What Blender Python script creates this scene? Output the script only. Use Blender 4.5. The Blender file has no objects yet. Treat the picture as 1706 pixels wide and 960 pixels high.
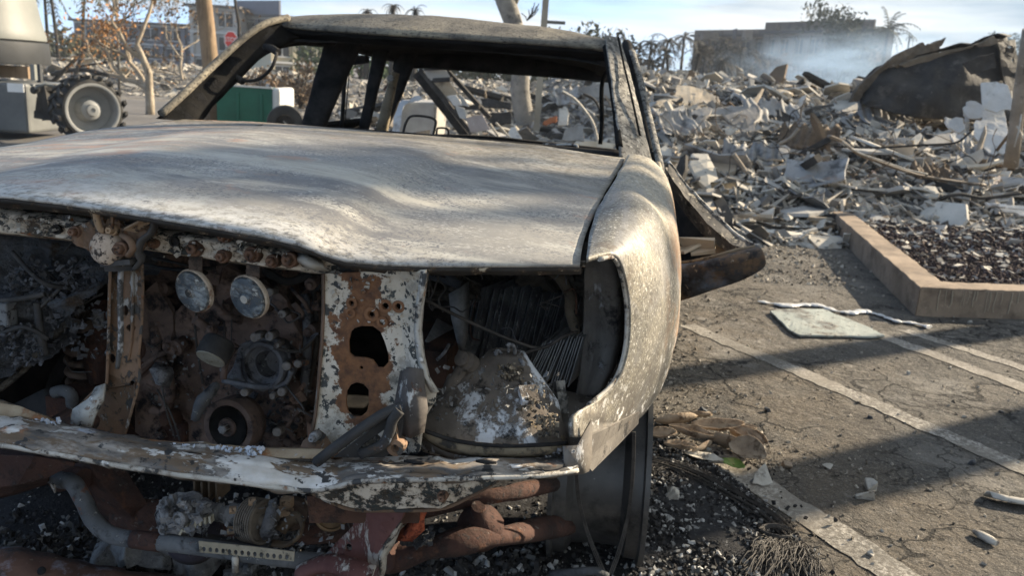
import bpy, bmesh, math, random
import numpy as np
from mathutils import Vector, Matrix, Quaternion, noise as mnoise
R = math.radians
random.seed(7)
scene = bpy.context.scene
COL = scene.collection

# ------------------------------------------------------------------ camera
FPX, PITCH, ROLL, EYE = 1400.0, R(14), R(3.5), 1.2
cam_d = bpy.data.cameras.new('camera'); cam = bpy.data.objects.new('camera', cam_d); COL.objects.link(cam)
scene.camera = cam
cam_d.sensor_width = 36.0; cam_d.lens = FPX / 1706 * 36; cam_d.clip_start = 0.05; cam_d.clip_end = 4000
_f = Vector((0, math.cos(PITCH), -math.sin(PITCH))); _r0 = Vector((1, 0, 0)); _u0 = _r0.cross(_f)
_r = _r0 * math.cos(ROLL) + _u0 * math.sin(ROLL); _u = _u0 * math.cos(ROLL) - _r0 * math.sin(ROLL)
CAM = Vector((0, 0, EYE))
m = Matrix((_r, _u, -_f)).transposed().to_4x4(); m.translation = CAM; cam.matrix_world = m
cam_d.dof.use_dof = True; cam_d.dof.focus_distance = 1.5; cam_d.dof.aperture_fstop = 7.5

# ------------------------------------------------------------------ sky, sun, exposure
SUN_AZ, SUN_EL = 29.0, 24.0          # azimuth counted from +X towards +Y
world = bpy.data.worlds.new('World'); scene.world = world; world.use_nodes = True
wn = world.node_tree; wn.nodes.clear()
wo = wn.nodes.new('ShaderNodeOutputWorld'); bg = wn.nodes.new('ShaderNodeBackground')
sky = wn.nodes.new('ShaderNodeTexSky'); sky.sky_type = 'NISHITA'; sky.sun_disc = False
sky.sun_elevation = R(SUN_EL); sky.sun_rotation = R(90 - SUN_AZ); sky.air_density = 1.0; sky.dust_density = .5; sky.ozone_density = 1.6
geo = wn.nodes.new('ShaderNodeTexCoord')
sep = wn.nodes.new('ShaderNodeSeparateXYZ'); wn.links.new(geo.outputs['Generated'], sep.inputs[0])
def wmath(op, a, b=None):
    n = wn.nodes.new('ShaderNodeMath'); n.operation = op
    for i, x in enumerate((a, b)):
        if x is None: continue
        if isinstance(x, (int, float)): n.inputs[i].default_value = x
        else: wn.links.new(x, n.inputs[i])
    return n.outputs[0]
up = wn.nodes.new('ShaderNodeVectorMath'); up.operation = 'ADD'; up.inputs[1].default_value = (0, 0, .22); wn.links.new(geo.outputs['Generated'], up.inputs[0])
nrm_ = wn.nodes.new('ShaderNodeVectorMath'); nrm_.operation = 'NORMALIZE'; wn.links.new(up.outputs[0], nrm_.inputs[0]); wn.links.new(nrm_.outputs[0], sky.inputs[0])
mp = wn.nodes.new('ShaderNodeMapping'); mp.inputs['Scale'].default_value = (1.8, 1.8, 15.0); mp.inputs['Location'].default_value = (2.1, 3.4, 0)
wn.links.new(geo.outputs['Generated'], mp.inputs[0])
cn = wn.nodes.new('ShaderNodeTexNoise'); cn.inputs['Scale'].default_value = 1.6; cn.inputs['Detail'].default_value = 7; cn.inputs['Roughness'].default_value = .56
wn.links.new(mp.outputs[0], cn.inputs['Vector'])
# more cloud towards the right (+X), clearer blue to the left
bias = wmath('ADD', cn.outputs[0], wmath('MULTIPLY', sep.outputs[0], .30))
mr = wn.nodes.new('ShaderNodeMapRange'); mr.inputs['From Min'].default_value = .30; mr.inputs['From Max'].default_value = .58
mr.inputs['To Max'].default_value = .93
wn.links.new(bias, mr.inputs['Value'])
mx = wn.nodes.new('ShaderNodeMix'); mx.data_type = 'RGBA'
wn.links.new(mr.outputs[0], mx.inputs[0]); wn.links.new(sky.outputs[0], mx.inputs[6])
cn2 = wn.nodes.new('ShaderNodeTexNoise'); cn2.inputs['Scale'].default_value = 2.4; cn2.inputs['Detail'].default_value = 6
wn.links.new(mp.outputs[0], cn2.inputs['Vector'])
mc = wn.nodes.new('ShaderNodeMix'); mc.data_type = 'RGBA'; mc.inputs[6].default_value = (1.35, 1.7, 1.95, 1); mc.inputs[7].default_value = (3.0, 3.05, 3.0, 1)
mr2 = wn.nodes.new('ShaderNodeMapRange'); mr2.inputs['From Min'].default_value = .38; mr2.inputs['From Max'].default_value = .60
wn.links.new(cn2.outputs[0], mr2.inputs['Value']); wn.links.new(mr2.outputs[0], mc.inputs[0])
wn.links.new(mc.outputs[2], mx.inputs[7]); wn.links.new(mx.outputs[2], bg.inputs[0])
bg.inputs[1].default_value = 0.125; wn.links.new(bg.outputs[0], wo.inputs[0])

sun_d = bpy.data.lights.new('sun', 'SUN'); sun = bpy.data.objects.new('sun', sun_d); COL.objects.link(sun)
sun_d.energy = 5.0; sun_d.angle = R(.6); sun_d.color = (1.0, .85, .64)
SDIR = Vector((math.cos(R(SUN_AZ)) * math.cos(R(SUN_EL)), math.sin(R(SUN_AZ)) * math.cos(R(SUN_EL)), math.sin(R(SUN_EL))))
sun.rotation_euler = SDIR.to_track_quat('Z', 'Y').to_euler(); sun.location = (0, 0, 30)
scene.view_settings.view_transform = 'Standard'; scene.view_settings.look = 'None'
scene.view_settings.exposure = 1.45; scene.view_settings.gamma = 1.0
scene.render.engine = 'CYCLES'
scene.cycles.max_bounces = 6; scene.cycles.diffuse_bounces = 4; scene.cycles.transparent_max_bounces = 6
scene.cycles.volume_step_rate = 3.0; scene.cycles.volume_max_steps = 128

# ------------------------------------------------------------------ where a view ray meets the place
def ray(px, py): return _f + _r * ((px - 853) / FPX) + _u * ((480 - py) / FPX)
def G(px, py, z=0.0):                # point of the ground (or of height z)
    d = ray(px, py); return CAM + d * ((z - EYE) / d.z)
def W(px, py, Y):                    # point at distance Y
    d = ray(px, py); return CAM + d * (Y / d.y)
YAW = R(8); TO = Vector((-.6, 1.25, 0))
TA = Vector((math.sin(YAW), math.cos(YAW), 0)); TL = Vector((math.cos(YAW), -math.sin(YAW), 0))
def T(px, py, v):                    # point of the truck's cross plane v metres behind its nose, in truck coordinates
    d = ray(px, py); p = CAM + d * ((v - (CAM - TO).dot(TA)) / d.dot(TA)) - TO
    return Vector((p.dot(TL), v, p.z))

# ------------------------------------------------------------------ object helpers
def tag(o, label=None, cat=None, group=None, kind=None):
    for k, x in (('label', label), ('category', cat), ('group', group), ('kind', kind or ('thing' if cat else None))):
        if x: o[k] = x
    return o
def empty(name, loc=(0, 0, 0), rz=0, label=None, cat=None, group=None):
    o = bpy.data.objects.new(name, None); COL.objects.link(o); o.location = loc; o.rotation_euler.z = rz; o.empty_display_size = .1
    return tag(o, label, cat, group)
def link(name, me, mat=None, parent=None, solid=0, bevel=0, sub=0, off=0):
    o = bpy.data.objects.new(name, me); COL.objects.link(o)
    if mat and not me.materials: me.materials.append(mat)
    if parent: o.parent = parent
    if sub: s = o.modifiers.new('sub', 'SUBSURF'); s.levels = s.render_levels = sub
    if solid: s = o.modifiers.new('solid', 'SOLIDIFY'); s.thickness = solid; s.offset = off
    if bevel: b = o.modifiers.new('bevel', 'BEVEL'); b.width = bevel; b.segments = 2; b.limit_method = 'ANGLE'; b.angle_limit = R(40)
    return o
def frame_of(d):
    d = Vector(d).normalized(); a = Vector((0, 0, 1)) if abs(d.z) < .9 else Vector((1, 0, 0))
    x = d.cross(a).normalized(); return x, d.cross(x).normalized(), d
def spline(pts, n):
    """Catmull-Rom through pts, n samples, with any tuple length"""
    P = np.array([list(p) for p in pts], float); k = len(P) - 1; out = []
    for t in np.linspace(0, k, n):
        i = min(int(t), k - 1); f = t - i
        p0, p1, p2, p3 = P[max(i - 1, 0)], P[i], P[i + 1], P[min(i + 2, k)]
        out.append(.5 * (2 * p1 + (p2 - p0) * f + (2 * p0 - 5 * p1 + 4 * p2 - p3) * f * f + (3 * p1 - p0 - 3 * p2 + p3) * f ** 3))
    return out
def fbm(p, s, o=4): return mnoise.fractal(Vector(p) * s, 1.0, 2.0, o)
class MB:
    def __init__(s): s.v = []; s.f = []; s.sm = []; s.tone = []
    def add(s, vs, fs, smooth=False, tone=None):
        b = len(s.v); s.v += [tuple(x) for x in vs]
        for q in fs: s.f.append(tuple(b + i for i in q)); s.sm.append(smooth); s.tone.append(0 if tone is None else tone)
        return s
    def box(s, c, size, rot=None, tone=None):
        c = Vector(c); h = Vector(size) / 2; rot = rot or Matrix.Identity(3)
        vs = [c + rot @ Vector((h.x * x, h.y * y, h.z * z)) for x in (-1, 1) for y in (-1, 1) for z in (-1, 1)]
        return s.add(vs, [(0, 1, 3, 2), (4, 6, 7, 5), (0, 4, 5, 1), (2, 3, 7, 6), (0, 2, 6, 4), (1, 5, 7, 3)], False, tone)
    def bar(s, a, b, w, h, up=(0, 0, 1), tone=None):
        a, b = Vector(a), Vector(b); d = (b - a); y = d.normalized(); x = y.cross(Vector(up)).normalized(); z = x.cross(y)
        return s.box((a + b) / 2, (w, d.length, h), Matrix((x, y, z)).transposed(), tone)
    def tube(s, pts, r, n=8, cap=True, smooth=True, flat=1.0, tone=None):
        pts = [Vector(p) for p in pts]; k = len(pts); vs = []; fs = []; px = None
        for i, p in enumerate(pts):
            d = (pts[min(i + 1, k - 1)] - pts[max(i - 1, 0)])
            if d.length < 1e-9: d = Vector((0, 0, 1))
            d.normalize()
            if px is None: x, y, _ = frame_of(d)
            else:
                x = px - d * px.dot(d)
                if x.length < 1e-6: x, y, _ = frame_of(d)
                x.normalize(); y = d.cross(x)
            px = x; rr = r[i] if isinstance(r, (list, tuple)) else r
            vs += [p + x * (rr * math.cos(2 * math.pi * j / n)) + y * (rr * flat * math.sin(2 * math.pi * j / n)) for j in range(n)]
        for i in range(k - 1):
            for j in range(n):
                q = (j + 1) % n; fs.append((i * n + j, i * n + q, (i + 1) * n + q, (i + 1) * n + j))
        s.add(vs, fs, smooth, tone)
        if cap:
            b = len(s.v) - len(vs); s.f.append(tuple(b + j for j in reversed(range(n)))); s.sm.append(False); s.tone.append(tone or 0)
            s.f.append(tuple(b + (k - 1) * n + j for j in range(n))); s.sm.append(False); s.tone.append(tone or 0)
        return s
    def lathe(s, c, axis, prof, n=28, smooth=True, wob=0, cap=True):
        c = Vector(c); x, y, d = frame_of(axis); vs = []; fs = []; pr = []; gap = set()
        for i, q in enumerate(prof):          # split the ring at sharp corners so that they shade crisp
            pr.append(q)
            if smooth and 0 < i < len(prof) - 1:
                a_, b_ = Vector((q[0] - prof[i - 1][0], q[1] - prof[i - 1][1])), Vector((prof[i + 1][0] - q[0], prof[i + 1][1] - q[1]))
                if a_.length > 1e-9 and b_.length > 1e-9 and a_.angle(b_) > R(38): gap.add(len(pr) - 1); pr.append(q)
        prof = pr; k = len(prof)
        for i, (r, h) in enumerate(prof):
            for j in range(n):
                a = 2 * math.pi * j / n; p = c + d * h + (x * math.cos(a) + y * math.sin(a)) * r
                if wob: p = p + Vector((fbm(p, 14), fbm(p + Vector((5, 0, 0)), 14), fbm(p + Vector((0, 9, 0)), 14))) * wob
                vs.append(p)
        for i in range(k - 1):
            if i in gap: continue
            for j in range(n):
                q = (j + 1) % n; fs.append((i * n + j, i * n + q, (i + 1) * n + q, (i + 1) * n + j))
        if cap and prof[0][0] > 1e-6: fs.append(tuple(reversed(range(n))))
        if cap and prof[-1][0] > 1e-6: fs.append(tuple((k - 1) * n + j for j in range(n)))
        return s.add(vs, fs, smooth)
    def sheet(s, rows, smooth=True, close=False):
        n = len(rows[0]); vs = [p for r_ in rows for p in r_]; fs = []
        for i in range(len(rows) - 1):
            for j in range(n if close else n - 1):
                q = (j + 1) % n; fs.append((i * n + j, i * n + q, (i + 1) * n + q, (i + 1) * n + j))
        return s.add(vs, fs, smooth)
    def chunk(s, c, size, rnd, tone=None, jit=.28):
        q = Quaternion((rnd.gauss(0, 1), rnd.gauss(0, 1), rnd.gauss(0, 1), rnd.gauss(0, 1))).normalized().to_matrix(); c = Vector(c)
        vs = []
        for x in (-.5, .5):
            for y in (-.5, .5):
                for z in (-.5, .5):
                    vs.append(c + q @ Vector(((x + rnd.uniform(-jit, jit)) * size[0], (y + rnd.uniform(-jit, jit)) * size[1], (z + rnd.uniform(-jit, jit)) * size[2])))
        return s.add(vs, [(0, 1, 3, 2), (4, 6, 7, 5), (0, 4, 5, 1), (2, 3, 7, 6), (0, 2, 6, 4), (1, 5, 7, 3)], False, tone)
    def flake(s, c, size, rnd, tone=None, tilt=.4, lean=0):
        az_ = R(SUN_AZ) + rnd.gauss(0, .8); q = Matrix.Rotation(lean * rnd.uniform(.2, 1.4), 3, Vector((-math.sin(az_), math.cos(az_), 0))) @ (Matrix.Rotation(rnd.uniform(0, 6.283), 3, 'Z') @ Matrix.Rotation(rnd.gauss(0, tilt), 3, 'X') @ Matrix.Rotation(rnd.gauss(0, tilt), 3, 'Y')); c = Vector(c); vs = []
        b = [(x + rnd.uniform(-.25, .25), y + rnd.uniform(-.25, .25)) for x, y in ((-.5, -.5), (.5, -.5), (.5, .5), (-.5, .5))]
        for z in (0, 1): vs += [c + q @ Vector((x * size[0], y * size[1], z * size[2] + rnd.uniform(-.1, .1) * size[0])) for x, y in b]
        return s.add(vs, [(3, 2, 1, 0), (4, 5, 6, 7), (0, 1, 5, 4), (1, 2, 6, 5), (2, 3, 7, 6), (3, 0, 4, 7)], False, tone)
    def mesh(s, name, tone=False):
        me = bpy.data.meshes.new(name); me.from_pydata(s.v, [], s.f)
        me.polygons.foreach_set('use_smooth', s.sm)
        if tone:
            at = me.attributes.new('tone', 'FLOAT', 'FACE'); at.data.foreach_set('value', s.tone)
        me.update(); return me
    def build(s, name, mat, parent=None, tone=False, **kw): return link(name, s.mesh(name, tone), mat, parent, **kw)
def dent(o, amp, scale, seed=0, axis=None):
    for v in o.data.vertices:
        p = v.co + Vector((seed * 3.7, seed * 1.3, 0))
        n = Vector((fbm(p, scale), fbm(p + Vector((11, 3, 5)), scale), fbm(p + Vector((2, 17, 9)), scale))) * amp
        v.co += n if axis is None else Vector(axis) * n.x
    return o
def plate(name, outline, to3, mat, parent=None, holes=(), solid=.004, bevel=.0012, step=0, amp=0, ascale=12):
    """sheet metal cut to an outline (with holes), given in picture pixels and set in depth by to3(px, py)"""
    bm = bmesh.new(); edges = []
    for loop in (outline,) + tuple(holes):
        vs = [bm.verts.new((x, y, 0)) for x, y in loop]
        for i in range(len(vs)): edges.append(bm.edges.new((vs[i], vs[(i + 1) % len(vs)])))
    bmesh.ops.triangle_fill(bm, use_beauty=True, use_dissolve=False, edges=edges)
    if step:
        for _ in range(4):
            long = [e for e in bm.edges if e.calc_length() > step]
            if not long: break
            bmesh.ops.subdivide_edges(bm, edges=long, cuts=1); bmesh.ops.triangulate(bm, faces=[f for f in bm.faces if len(f.verts) > 3])
    for v in bm.verts:
        p = Vector(to3(v.co.x, v.co.y))
        if amp: p += Vector((0, 1, 0)) * (amp * fbm(p, ascale))
        v.co = p
    bmesh.ops.recalc_face_normals(bm, faces=bm.faces)
    me = bpy.data.meshes.new(name); bm.to_mesh(me); bm.free()
    return link(name, me, mat, parent, solid=solid, bevel=bevel)
def circ(x, y, rx, ry=None, n=14, rot=0):
    ry = ry or rx; c, s_ = math.cos(rot), math.sin(rot)
    return [(x + rx * math.cos(2 * math.pi * i / n) * c - ry * math.sin(2 * math.pi * i / n) * s_, y + rx * math.cos(2 * math.pi * i / n) * s_ + ry * math.sin(2 * math.pi * i / n) * c) for i in range(n)]
def rag(poly, n=3, amp=4, seed=1):
    """a torn, slightly uneven version of an outline"""
    rn = random.Random(seed); out = []
    for i in range(len(poly)):
        a, b = poly[i], poly[(i + 1) % len(poly)]
        for k in range(n):
            f = k / n; j = 0 if k == 0 else amp
            out.append((a[0] + (b[0] - a[0]) * f + rn.uniform(-j, j), a[1] + (b[1] - a[1]) * f + rn.uniform(-j, j)))
    return out

# ------------------------------------------------------------------ materials
class NB:
    def __init__(s, name):
        s.m = bpy.data.materials.new(name); s.m.use_nodes = True; s.t = s.m.node_tree
        s.b = s.t.nodes['Principled BSDF']; s.tc = s.t.nodes.new('ShaderNodeTexCoord'); s.seed = 0
    def L(s, a, b): s.t.links.new(a, b)
    def put(s, x, inp):
        if hasattr(x, 'is_linked'): s.L(x, inp)
        elif isinstance(x, (tuple, list)): inp.default_value = tuple(x) + ((1,) if len(x) == 3 and len(inp.default_value) == 4 else ())
        else: inp.default_value = x
    def vec(s, scale=(1, 1, 1), rot=(0, 0, 0), src='Object'):
        mp_ = s.t.nodes.new('ShaderNodeMapping'); mp_.inputs['Scale'].default_value = scale; mp_.inputs['Rotation'].default_value = rot
        s.L(s.tc.outputs[src], mp_.inputs[0]); return mp_.outputs[0]
    def noise(s, scale, detail=5, rough=.6, vec=None, dist=0):
        n = s.t.nodes.new('ShaderNodeTexNoise'); n.noise_dimensions = '4D'; s.seed += 1.7; n.inputs['W'].default_value = s.seed
        n.inputs['Scale'].default_value = scale; n.inputs['Detail'].default_value = detail; n.inputs['Roughness'].default_value = rough; n.inputs['Distortion'].default_value = dist
        s.L(vec if vec is not None else s.tc.outputs['Object'], n.inputs['Vector']); return n.outputs[0]
    def voro(s, scale, feature='F1', vec=None, out='Distance'):
        n = s.t.nodes.new('ShaderNodeTexVoronoi'); n.feature = feature; n.inputs['Scale'].default_value = scale
        s.L(vec if vec is not None else s.tc.outputs['Object'], n.inputs['Vector']); return n.outputs[out]
    def mr(s, x, lo, hi, a=0, b=1):
        n = s.t.nodes.new('ShaderNodeMapRange'); n.inputs['From Min'].default_value = lo; n.inputs['From Max'].default_value = hi
        n.inputs['To Min'].default_value = a; n.inputs['To Max'].default_value = b; s.L(x, n.inputs['Value']); return n.outputs[0]
    def math(s, op, a, b=0.0):
        n = s.t.nodes.new('ShaderNodeMath'); n.operation = op; s.put(a, n.inputs[0]); s.put(b, n.inputs[1]); return n.outputs[0]
    def mix(s, f, a, b):
        n = s.t.nodes.new('ShaderNodeMix'); n.data_type = 'RGBA'; s.put(f, n.inputs[0]); s.put(a, n.inputs[6]); s.put(b, n.inputs[7]); return n.outputs[2]
    def xyz(s, i, src='Object'):
        n = s.t.nodes.new('ShaderNodeSeparateXYZ'); s.L(s.tc.outputs[src], n.inputs[0]); return n.outputs[i]
    def attr(s, name):
        n = s.t.nodes.new('ShaderNodeAttribute'); n.attribute_name = name; return n.outputs['Fac']
    def rnd(s):
        return s.t.nodes.new('ShaderNodeObjectInfo').outputs['Random']
    def bump(s, h, strength, dist=.01, prev=None):
        n = s.t.nodes.new('ShaderNodeBump'); n.inputs['Strength'].default_value = strength; n.inputs['Distance'].default_value = dist
        s.L(h, n.inputs['Height'])
        if prev is not None: s.L(prev, n.inputs['Normal'])
        return n.outputs[0]
    def done(s, col, rough=.85, metal=0, normal=None, spec=None):
        s.put(col, s.b.inputs['Base Color']); s.put(rough, s.b.inputs['Roughness']); s.put(metal, s.b.inputs['Metallic'])
        if normal is not None: s.L(normal, s.b.inputs['Normal'])
        if spec is not None: s.b.inputs['Specular IOR Level'].default_value = spec
        return s.m
def burnt(name, c1, c2, bs=8, layers=(), rough=.85, metal=0, bumps=((70, .35, .004),), spec=.3, vary=0, flake=True):
    """fire-worn surface: two mottled base tones and layers (colour, scale, lo, hi[, stretch][, (axis, at0, at1)]) of flakes, rust, ash, soot"""
    n = NB(name); col = n.mix(n.mr(n.noise(bs, 6, .65), .35, .65), c1, c2); h = None
    for ly in layers:
        c, sc, lo, hi = ly[:4]; st = ly[4] if len(ly) > 4 and ly[4] else (1, 1, 1)
        f = n.noise(sc, 8, .70, n.vec(st))
        if len(ly) > 5:
            ax, a0, a1 = ly[5]; f = n.math('ADD', f, n.math('MULTIPLY', n.math('SUBTRACT', n.mr(n.xyz(ax), a0, a1), 1.0), .35))
        if hi - lo < .035: col = n.mix(n.math('MULTIPLY', n.mr(f, lo - .06, lo), .5), col, (.13, .085, .05))
        f = n.mr(f, lo, hi); col = n.mix(f, col, c)
        if flake: h = f if h is None else n.math('ADD', h, f)
    if vary:
        v = n.mr(n.rnd(), 0, 1, 1 - vary, 1 + vary)
        hs = n.t.nodes.new('ShaderNodeHueSaturation'); n.L(col, hs.inputs['Color']); n.L(v, hs.inputs['Value']); col = hs.outputs[0]
    nrm = None
    for sc, st, d in bumps: nrm = n.bump(n.noise(sc, 5, .65), st, d, nrm)
    if h is not None: nrm = n.bump(h, .8, .0022, nrm)
    return n.done(col, rough, metal, nrm, spec)
# ------------------------------------------------------------------ the materials
WHITE_ASH = (.62, .62, .60); RUST = (.26, .105, .045); RUST_DARK = (.12, .055, .035); SOOT = (.018, .018, .02)
M = {}
def hood_mat():
    n = NB('burnt_hood_steel')
    st = n.vec((1.0, 2.6, 1.0), (0, 0, R(12)))
    big = n.noise(2.2, 5, .6, st, .6)
    col = n.mix(n.mr(big, .36, .64), (.145, .142, .14), (.275, .26, .23))
    col = n.mix(n.mr(n.noise(4.5, 6, .65, st, .8), .50, .66), col, (.41, .395, .35))
    fine = n.noise(170, 3, .65, n.vec((.6, 1.6, 1)))
    col = n.mix(n.math('MULTIPLY', n.mr(fine, .54, .62), n.mr(n.noise(5, 5, .6, st), .46, .64)), col, (.46, .445, .41))
    col = n.mix(n.math('MULTIPLY', n.mr(n.noise(150, 3, .7), .51, .57), n.mr(n.noise(5, 4, .6), .40, .58)), col, (.125, .125, .13))
    col = n.mix(n.math('MULTIPLY', n.mr(n.noise(1.7, 6, .6, n.vec((.6, 3.0, 1), (0, 0, R(-8))), 1.2), .54, .66), .7), col, (.47, .44, .37))
    # pink rust bloom on the far left of the bonnet
    rl = n.math('MULTIPLY', n.mr(n.noise(6, 6, .6, n.vec((.8, 3.2, 1))), .52, .64), n.mr(n.xyz(0), -.05, -.45))
    col = n.mix(n.math('MULTIPLY', rl, .75), col, (.36, .19, .12))
    col = n.mix(n.math('MULTIPLY', n.mr(n.noise(9, 6, .6), .60, .68), .6), col, (.33, .20, .14))
    # soot specks thicken towards the windscreen
    back = n.mr(n.xyz(1), .60, 1.35); sp = n.mr(n.noise(60, 5, .75), .50, .56)
    col = n.mix(n.math('MULTIPLY', sp, n.math('MULTIPLY', back, .9)), col, (.035, .033, .03))
    col = n.mix(n.math('MULTIPLY', n.mr(n.noise(11, 6, .65), .36, .60), n.math('MULTIPLY', back, .8)), col, (.15, .125, .085))
    lip = n.math('MULTIPLY', n.mr(n.xyz(1), .14, .02), n.mr(n.noise(55, 4, .7), .44, .54))
    col = n.mix(n.math('MULTIPLY', lip, .6), col, (.60, .595, .575))
    nr = n.bump(n.noise(220, 2, .6), .16, .0015); nr = n.bump(n.noise(7, 3, .5, st), .12, .02, nr)
    return n.done(col, n.mr(n.noise(14, 4), .3, .7, .5, .75), .1, nr, .3)
def fender_mat():
    n = NB('burnt_fender_steel'); st = n.vec((1.4, .8, .8), (R(35), 0, 0))
    col = n.mix(n.mr(n.noise(4.5, 6, .65, st, .8), .36, .64), (.145, .138, .118), (.30, .27, .21))
    col = n.mix(n.mr(n.noise(3.4, 5, .6, st, .8), .52, .64), col, (.40, .335, .225))
    col = n.mix(n.math('MULTIPLY', n.mr(n.noise(190, 4, .72), .51, .58), .65), col, (.06, .056, .05))
    col = n.mix(n.math('MULTIPLY', n.mr(n.noise(150, 3, .7), .56, .62), .7), col, (.62, .60, .54))
    col = n.mix(n.math('MULTIPLY', n.mr(n.noise(3.6, 7, .62, n.vec((2.2, .5, .6), (R(30), 0, 0)), 2.2), .52, .62), .8), col, (.20, .195, .19))
    col = n.mix(n.math('MULTIPLY', n.mr(n.noise(14, 6, .65), .60, .66), .8), col, (.13, .105, .08))
    col = n.mix(n.math('MULTIPLY', n.mr(n.noise(75, 5, .78), .535, .575), .75), col, (.085, .078, .068))
    rz = n.math('MULTIPLY', n.mr(n.noise(8, 6, .65), .46, .60), n.mr(n.xyz(0), .84, .88))
    col = n.mix(n.math('MULTIPLY', rz, .8), col, (.36, .175, .07))
    low = n.math('MULTIPLY', n.mr(n.xyz(2), .74, .62), n.mr(n.noise(28, 5, .7), .42, .56))
    col = n.mix(n.math('MULTIPLY', low, .75), col, (.11, .10, .09))
    col = n.mix(n.math('MULTIPLY', n.mr(n.noise(38, 5, .7), .57, .62), n.mr(n.xyz(2), .72, .62)), col, (.72, .71, .68))
    nr = n.bump(n.noise(220, 2, .6), .2, .0018); nr = n.bump(n.noise(7, 3, .5, st), .14, .012, nr)
    return n.done(col, .62, .1, nr, .4)
M['hood'] = hood_mat(); M['fender'] = fender_mat()
M['roof'] = burnt('burnt_roof_steel', (.075, .068, .057), (.215, .19, .145), 7, [((.29, .25, .175), 3.5, .52, .66), ((.05, .045, .04), 90, .53, .6), ((.04, .038, .035), 16, .56, .68)], .75)
M['pillar'] = burnt('burnt_pillar_steel', (.12, .115, .105), (.30, .28, .24), 9, [((.045, .043, .04), 55, .50, .57), ((.03, .03, .03), 14, .54, .66), ((.60, .58, .52), 60, .58, .63)], .75)
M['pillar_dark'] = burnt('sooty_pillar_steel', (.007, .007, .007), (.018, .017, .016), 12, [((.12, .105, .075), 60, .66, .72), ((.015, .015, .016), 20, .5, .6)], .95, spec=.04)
M['soot'] = burnt('soot_black_steel', (.014, .014, .015), (.042, .04, .038), 14, [((.10, .095, .09), 60, .66, .72)], .95, spec=.05)
M['primer'] = burnt('peeling_white_primer', (.50, .43, .33), (.68, .62, .53), 10, [((.16, .11, .07), 60, .60, .66), ((.042, .047, .045), 26, .535, .55), ((.052, .052, .048), 60, .565, .58), ((.24, .095, .035), 12, .595, .62)], .75)
M['primer_rusty'] = burnt('rusty_peeling_primer', (.40, .34, .26), (.56, .51, .43), 10, [((.05, .055, .052), 22, .545, .56), ((.15, .066, .034), 7, .62, .635), ((.24, .12, .055), 20, .60, .68), ((.05, .05, .05), 55, .59, .61)], .75)
M['rusty_post'] = burnt('rusty_mottled_steel', (.11, .072, .05), (.22, .14, .09), 14, [((.30, .295, .28), 18, .575, .60, (1.4, 1, .6)), ((.06, .058, .055), 34, .56, .58), ((.05, .05, .05), 20, .58, .61), ((.22, .10, .045), 30, .60, .68)], .8)
M['beam'] = burnt('ash_streaked_beam_steel', (.045, .042, .04), (.12, .11, .10), 10, [((.30, .27, .23), 16, .53, .60, (.6, 1, 1.4)), ((.60, .60, .60), 20, .55, .585, (.55, 1, 1.2)), ((.28, .13, .06), 14, .63, .68), ((.50, .56, .68), 9, .63, .67)], .7)
M['beam_pale'] = burnt('pale_ash_steel', (.33, .31, .27), (.50, .48, .43), 16, [((.05, .05, .05), 24, .54, .565), ((.26, .12, .05), 15, .60, .64), ((.66, .65, .62), 40, .58, .62)], .75)
M['rust'] = burnt('red_rust_steel', (.042, .023, .019), (.080, .041, .031), 12, [((.028, .02, .018), 12, .50, .62), ((.20, .17, .15), 30, .60, .66), ((.045, .04, .04), 60, .56, .63), ((.13, .06, .035), 18, .56, .66)], .9, bumps=((30, .5, .008), (90, .5, .004)))
M['rust_dark'] = burnt('dark_rust_steel', (.045, .025, .018), (.10, .05, .032), 16, [((.02, .018, .017), 18, .5, .62), ((.18, .15, .13), 55, .63, .68)], .9)
M['engine'] = burnt('scorched_engine_casting', (.095, .070, .060), (.25, .168, .13), 14, [((.022, .02, .022), 20, .5, .6), ((.17, .085, .05), 30, .6, .68), ((.21, .2, .19), 70, .64, .68)], .85)
M['grey_pipe'] = burnt('grey_scaled_pipe', (.075, .08, .085), (.15, .155, .16), 14, [((.40, .40, .38), 80, .60, .64), ((.20, .08, .045), 8, .60, .64), ((.03, .03, .032), 20, .55, .65)], .85)
M['bolt'] = burnt('rusty_bolt_steel', (.09, .05, .035), (.19, .11, .07), 60, [((.03, .028, .026), 60, .55, .62)], .8)
M['alu'] = burnt('melted_grey_aluminium', (.14, .14, .145), (.30, .30, .30), 30, [((.05, .05, .052), 40, .52, .62), ((.50, .50, .49), 90, .6, .66)], .8, bumps=((60, .8, .01), (160, .5, .004)))
M['horn'] = burnt('blue_grey_horn_face', (.055, .075, .095), (.12, .145, .165), 22, [((.36, .40, .41), 26, .47, .60, (1, 1, 2.2)), ((.50, .52, .50), 60, .57, .60), ((.20, .22, .15), 24, .60, .65), ((.03, .04, .05), 40, .6, .64)], .38, .3, ((90, .15, .002),), .5)
M['horn_rim'] = burnt('scorched_pale_horn_rim', (.36, .28, .21), (.52, .45, .36), 40, [((.18, .08, .045), 26, .52, .60), ((.05, .05, .05), 60, .6, .64)], .7)
M['housing'] = burnt('melted_lamp_housing', (.075, .063, .054), (.20, .17, .138), 9, [((.54, .55, .56), 12, .515, .55, (1, 1, .6)), ((.26, .20, .12), 45, .60, .65), ((.02, .02, .02), 24, .56, .64), ((.62, .62, .62), 50, .645, .67)], .85, bumps=((18, .3, .012), (140, .5, .003)))
M['housing_lip'] = burnt('scorched_lamp_rim', (.09, .075, .05), (.22, .175, .115), 12, [((.03, .028, .025), 30, .52, .62), ((.33, .27, .17), 40, .61, .66)], .8)
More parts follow.
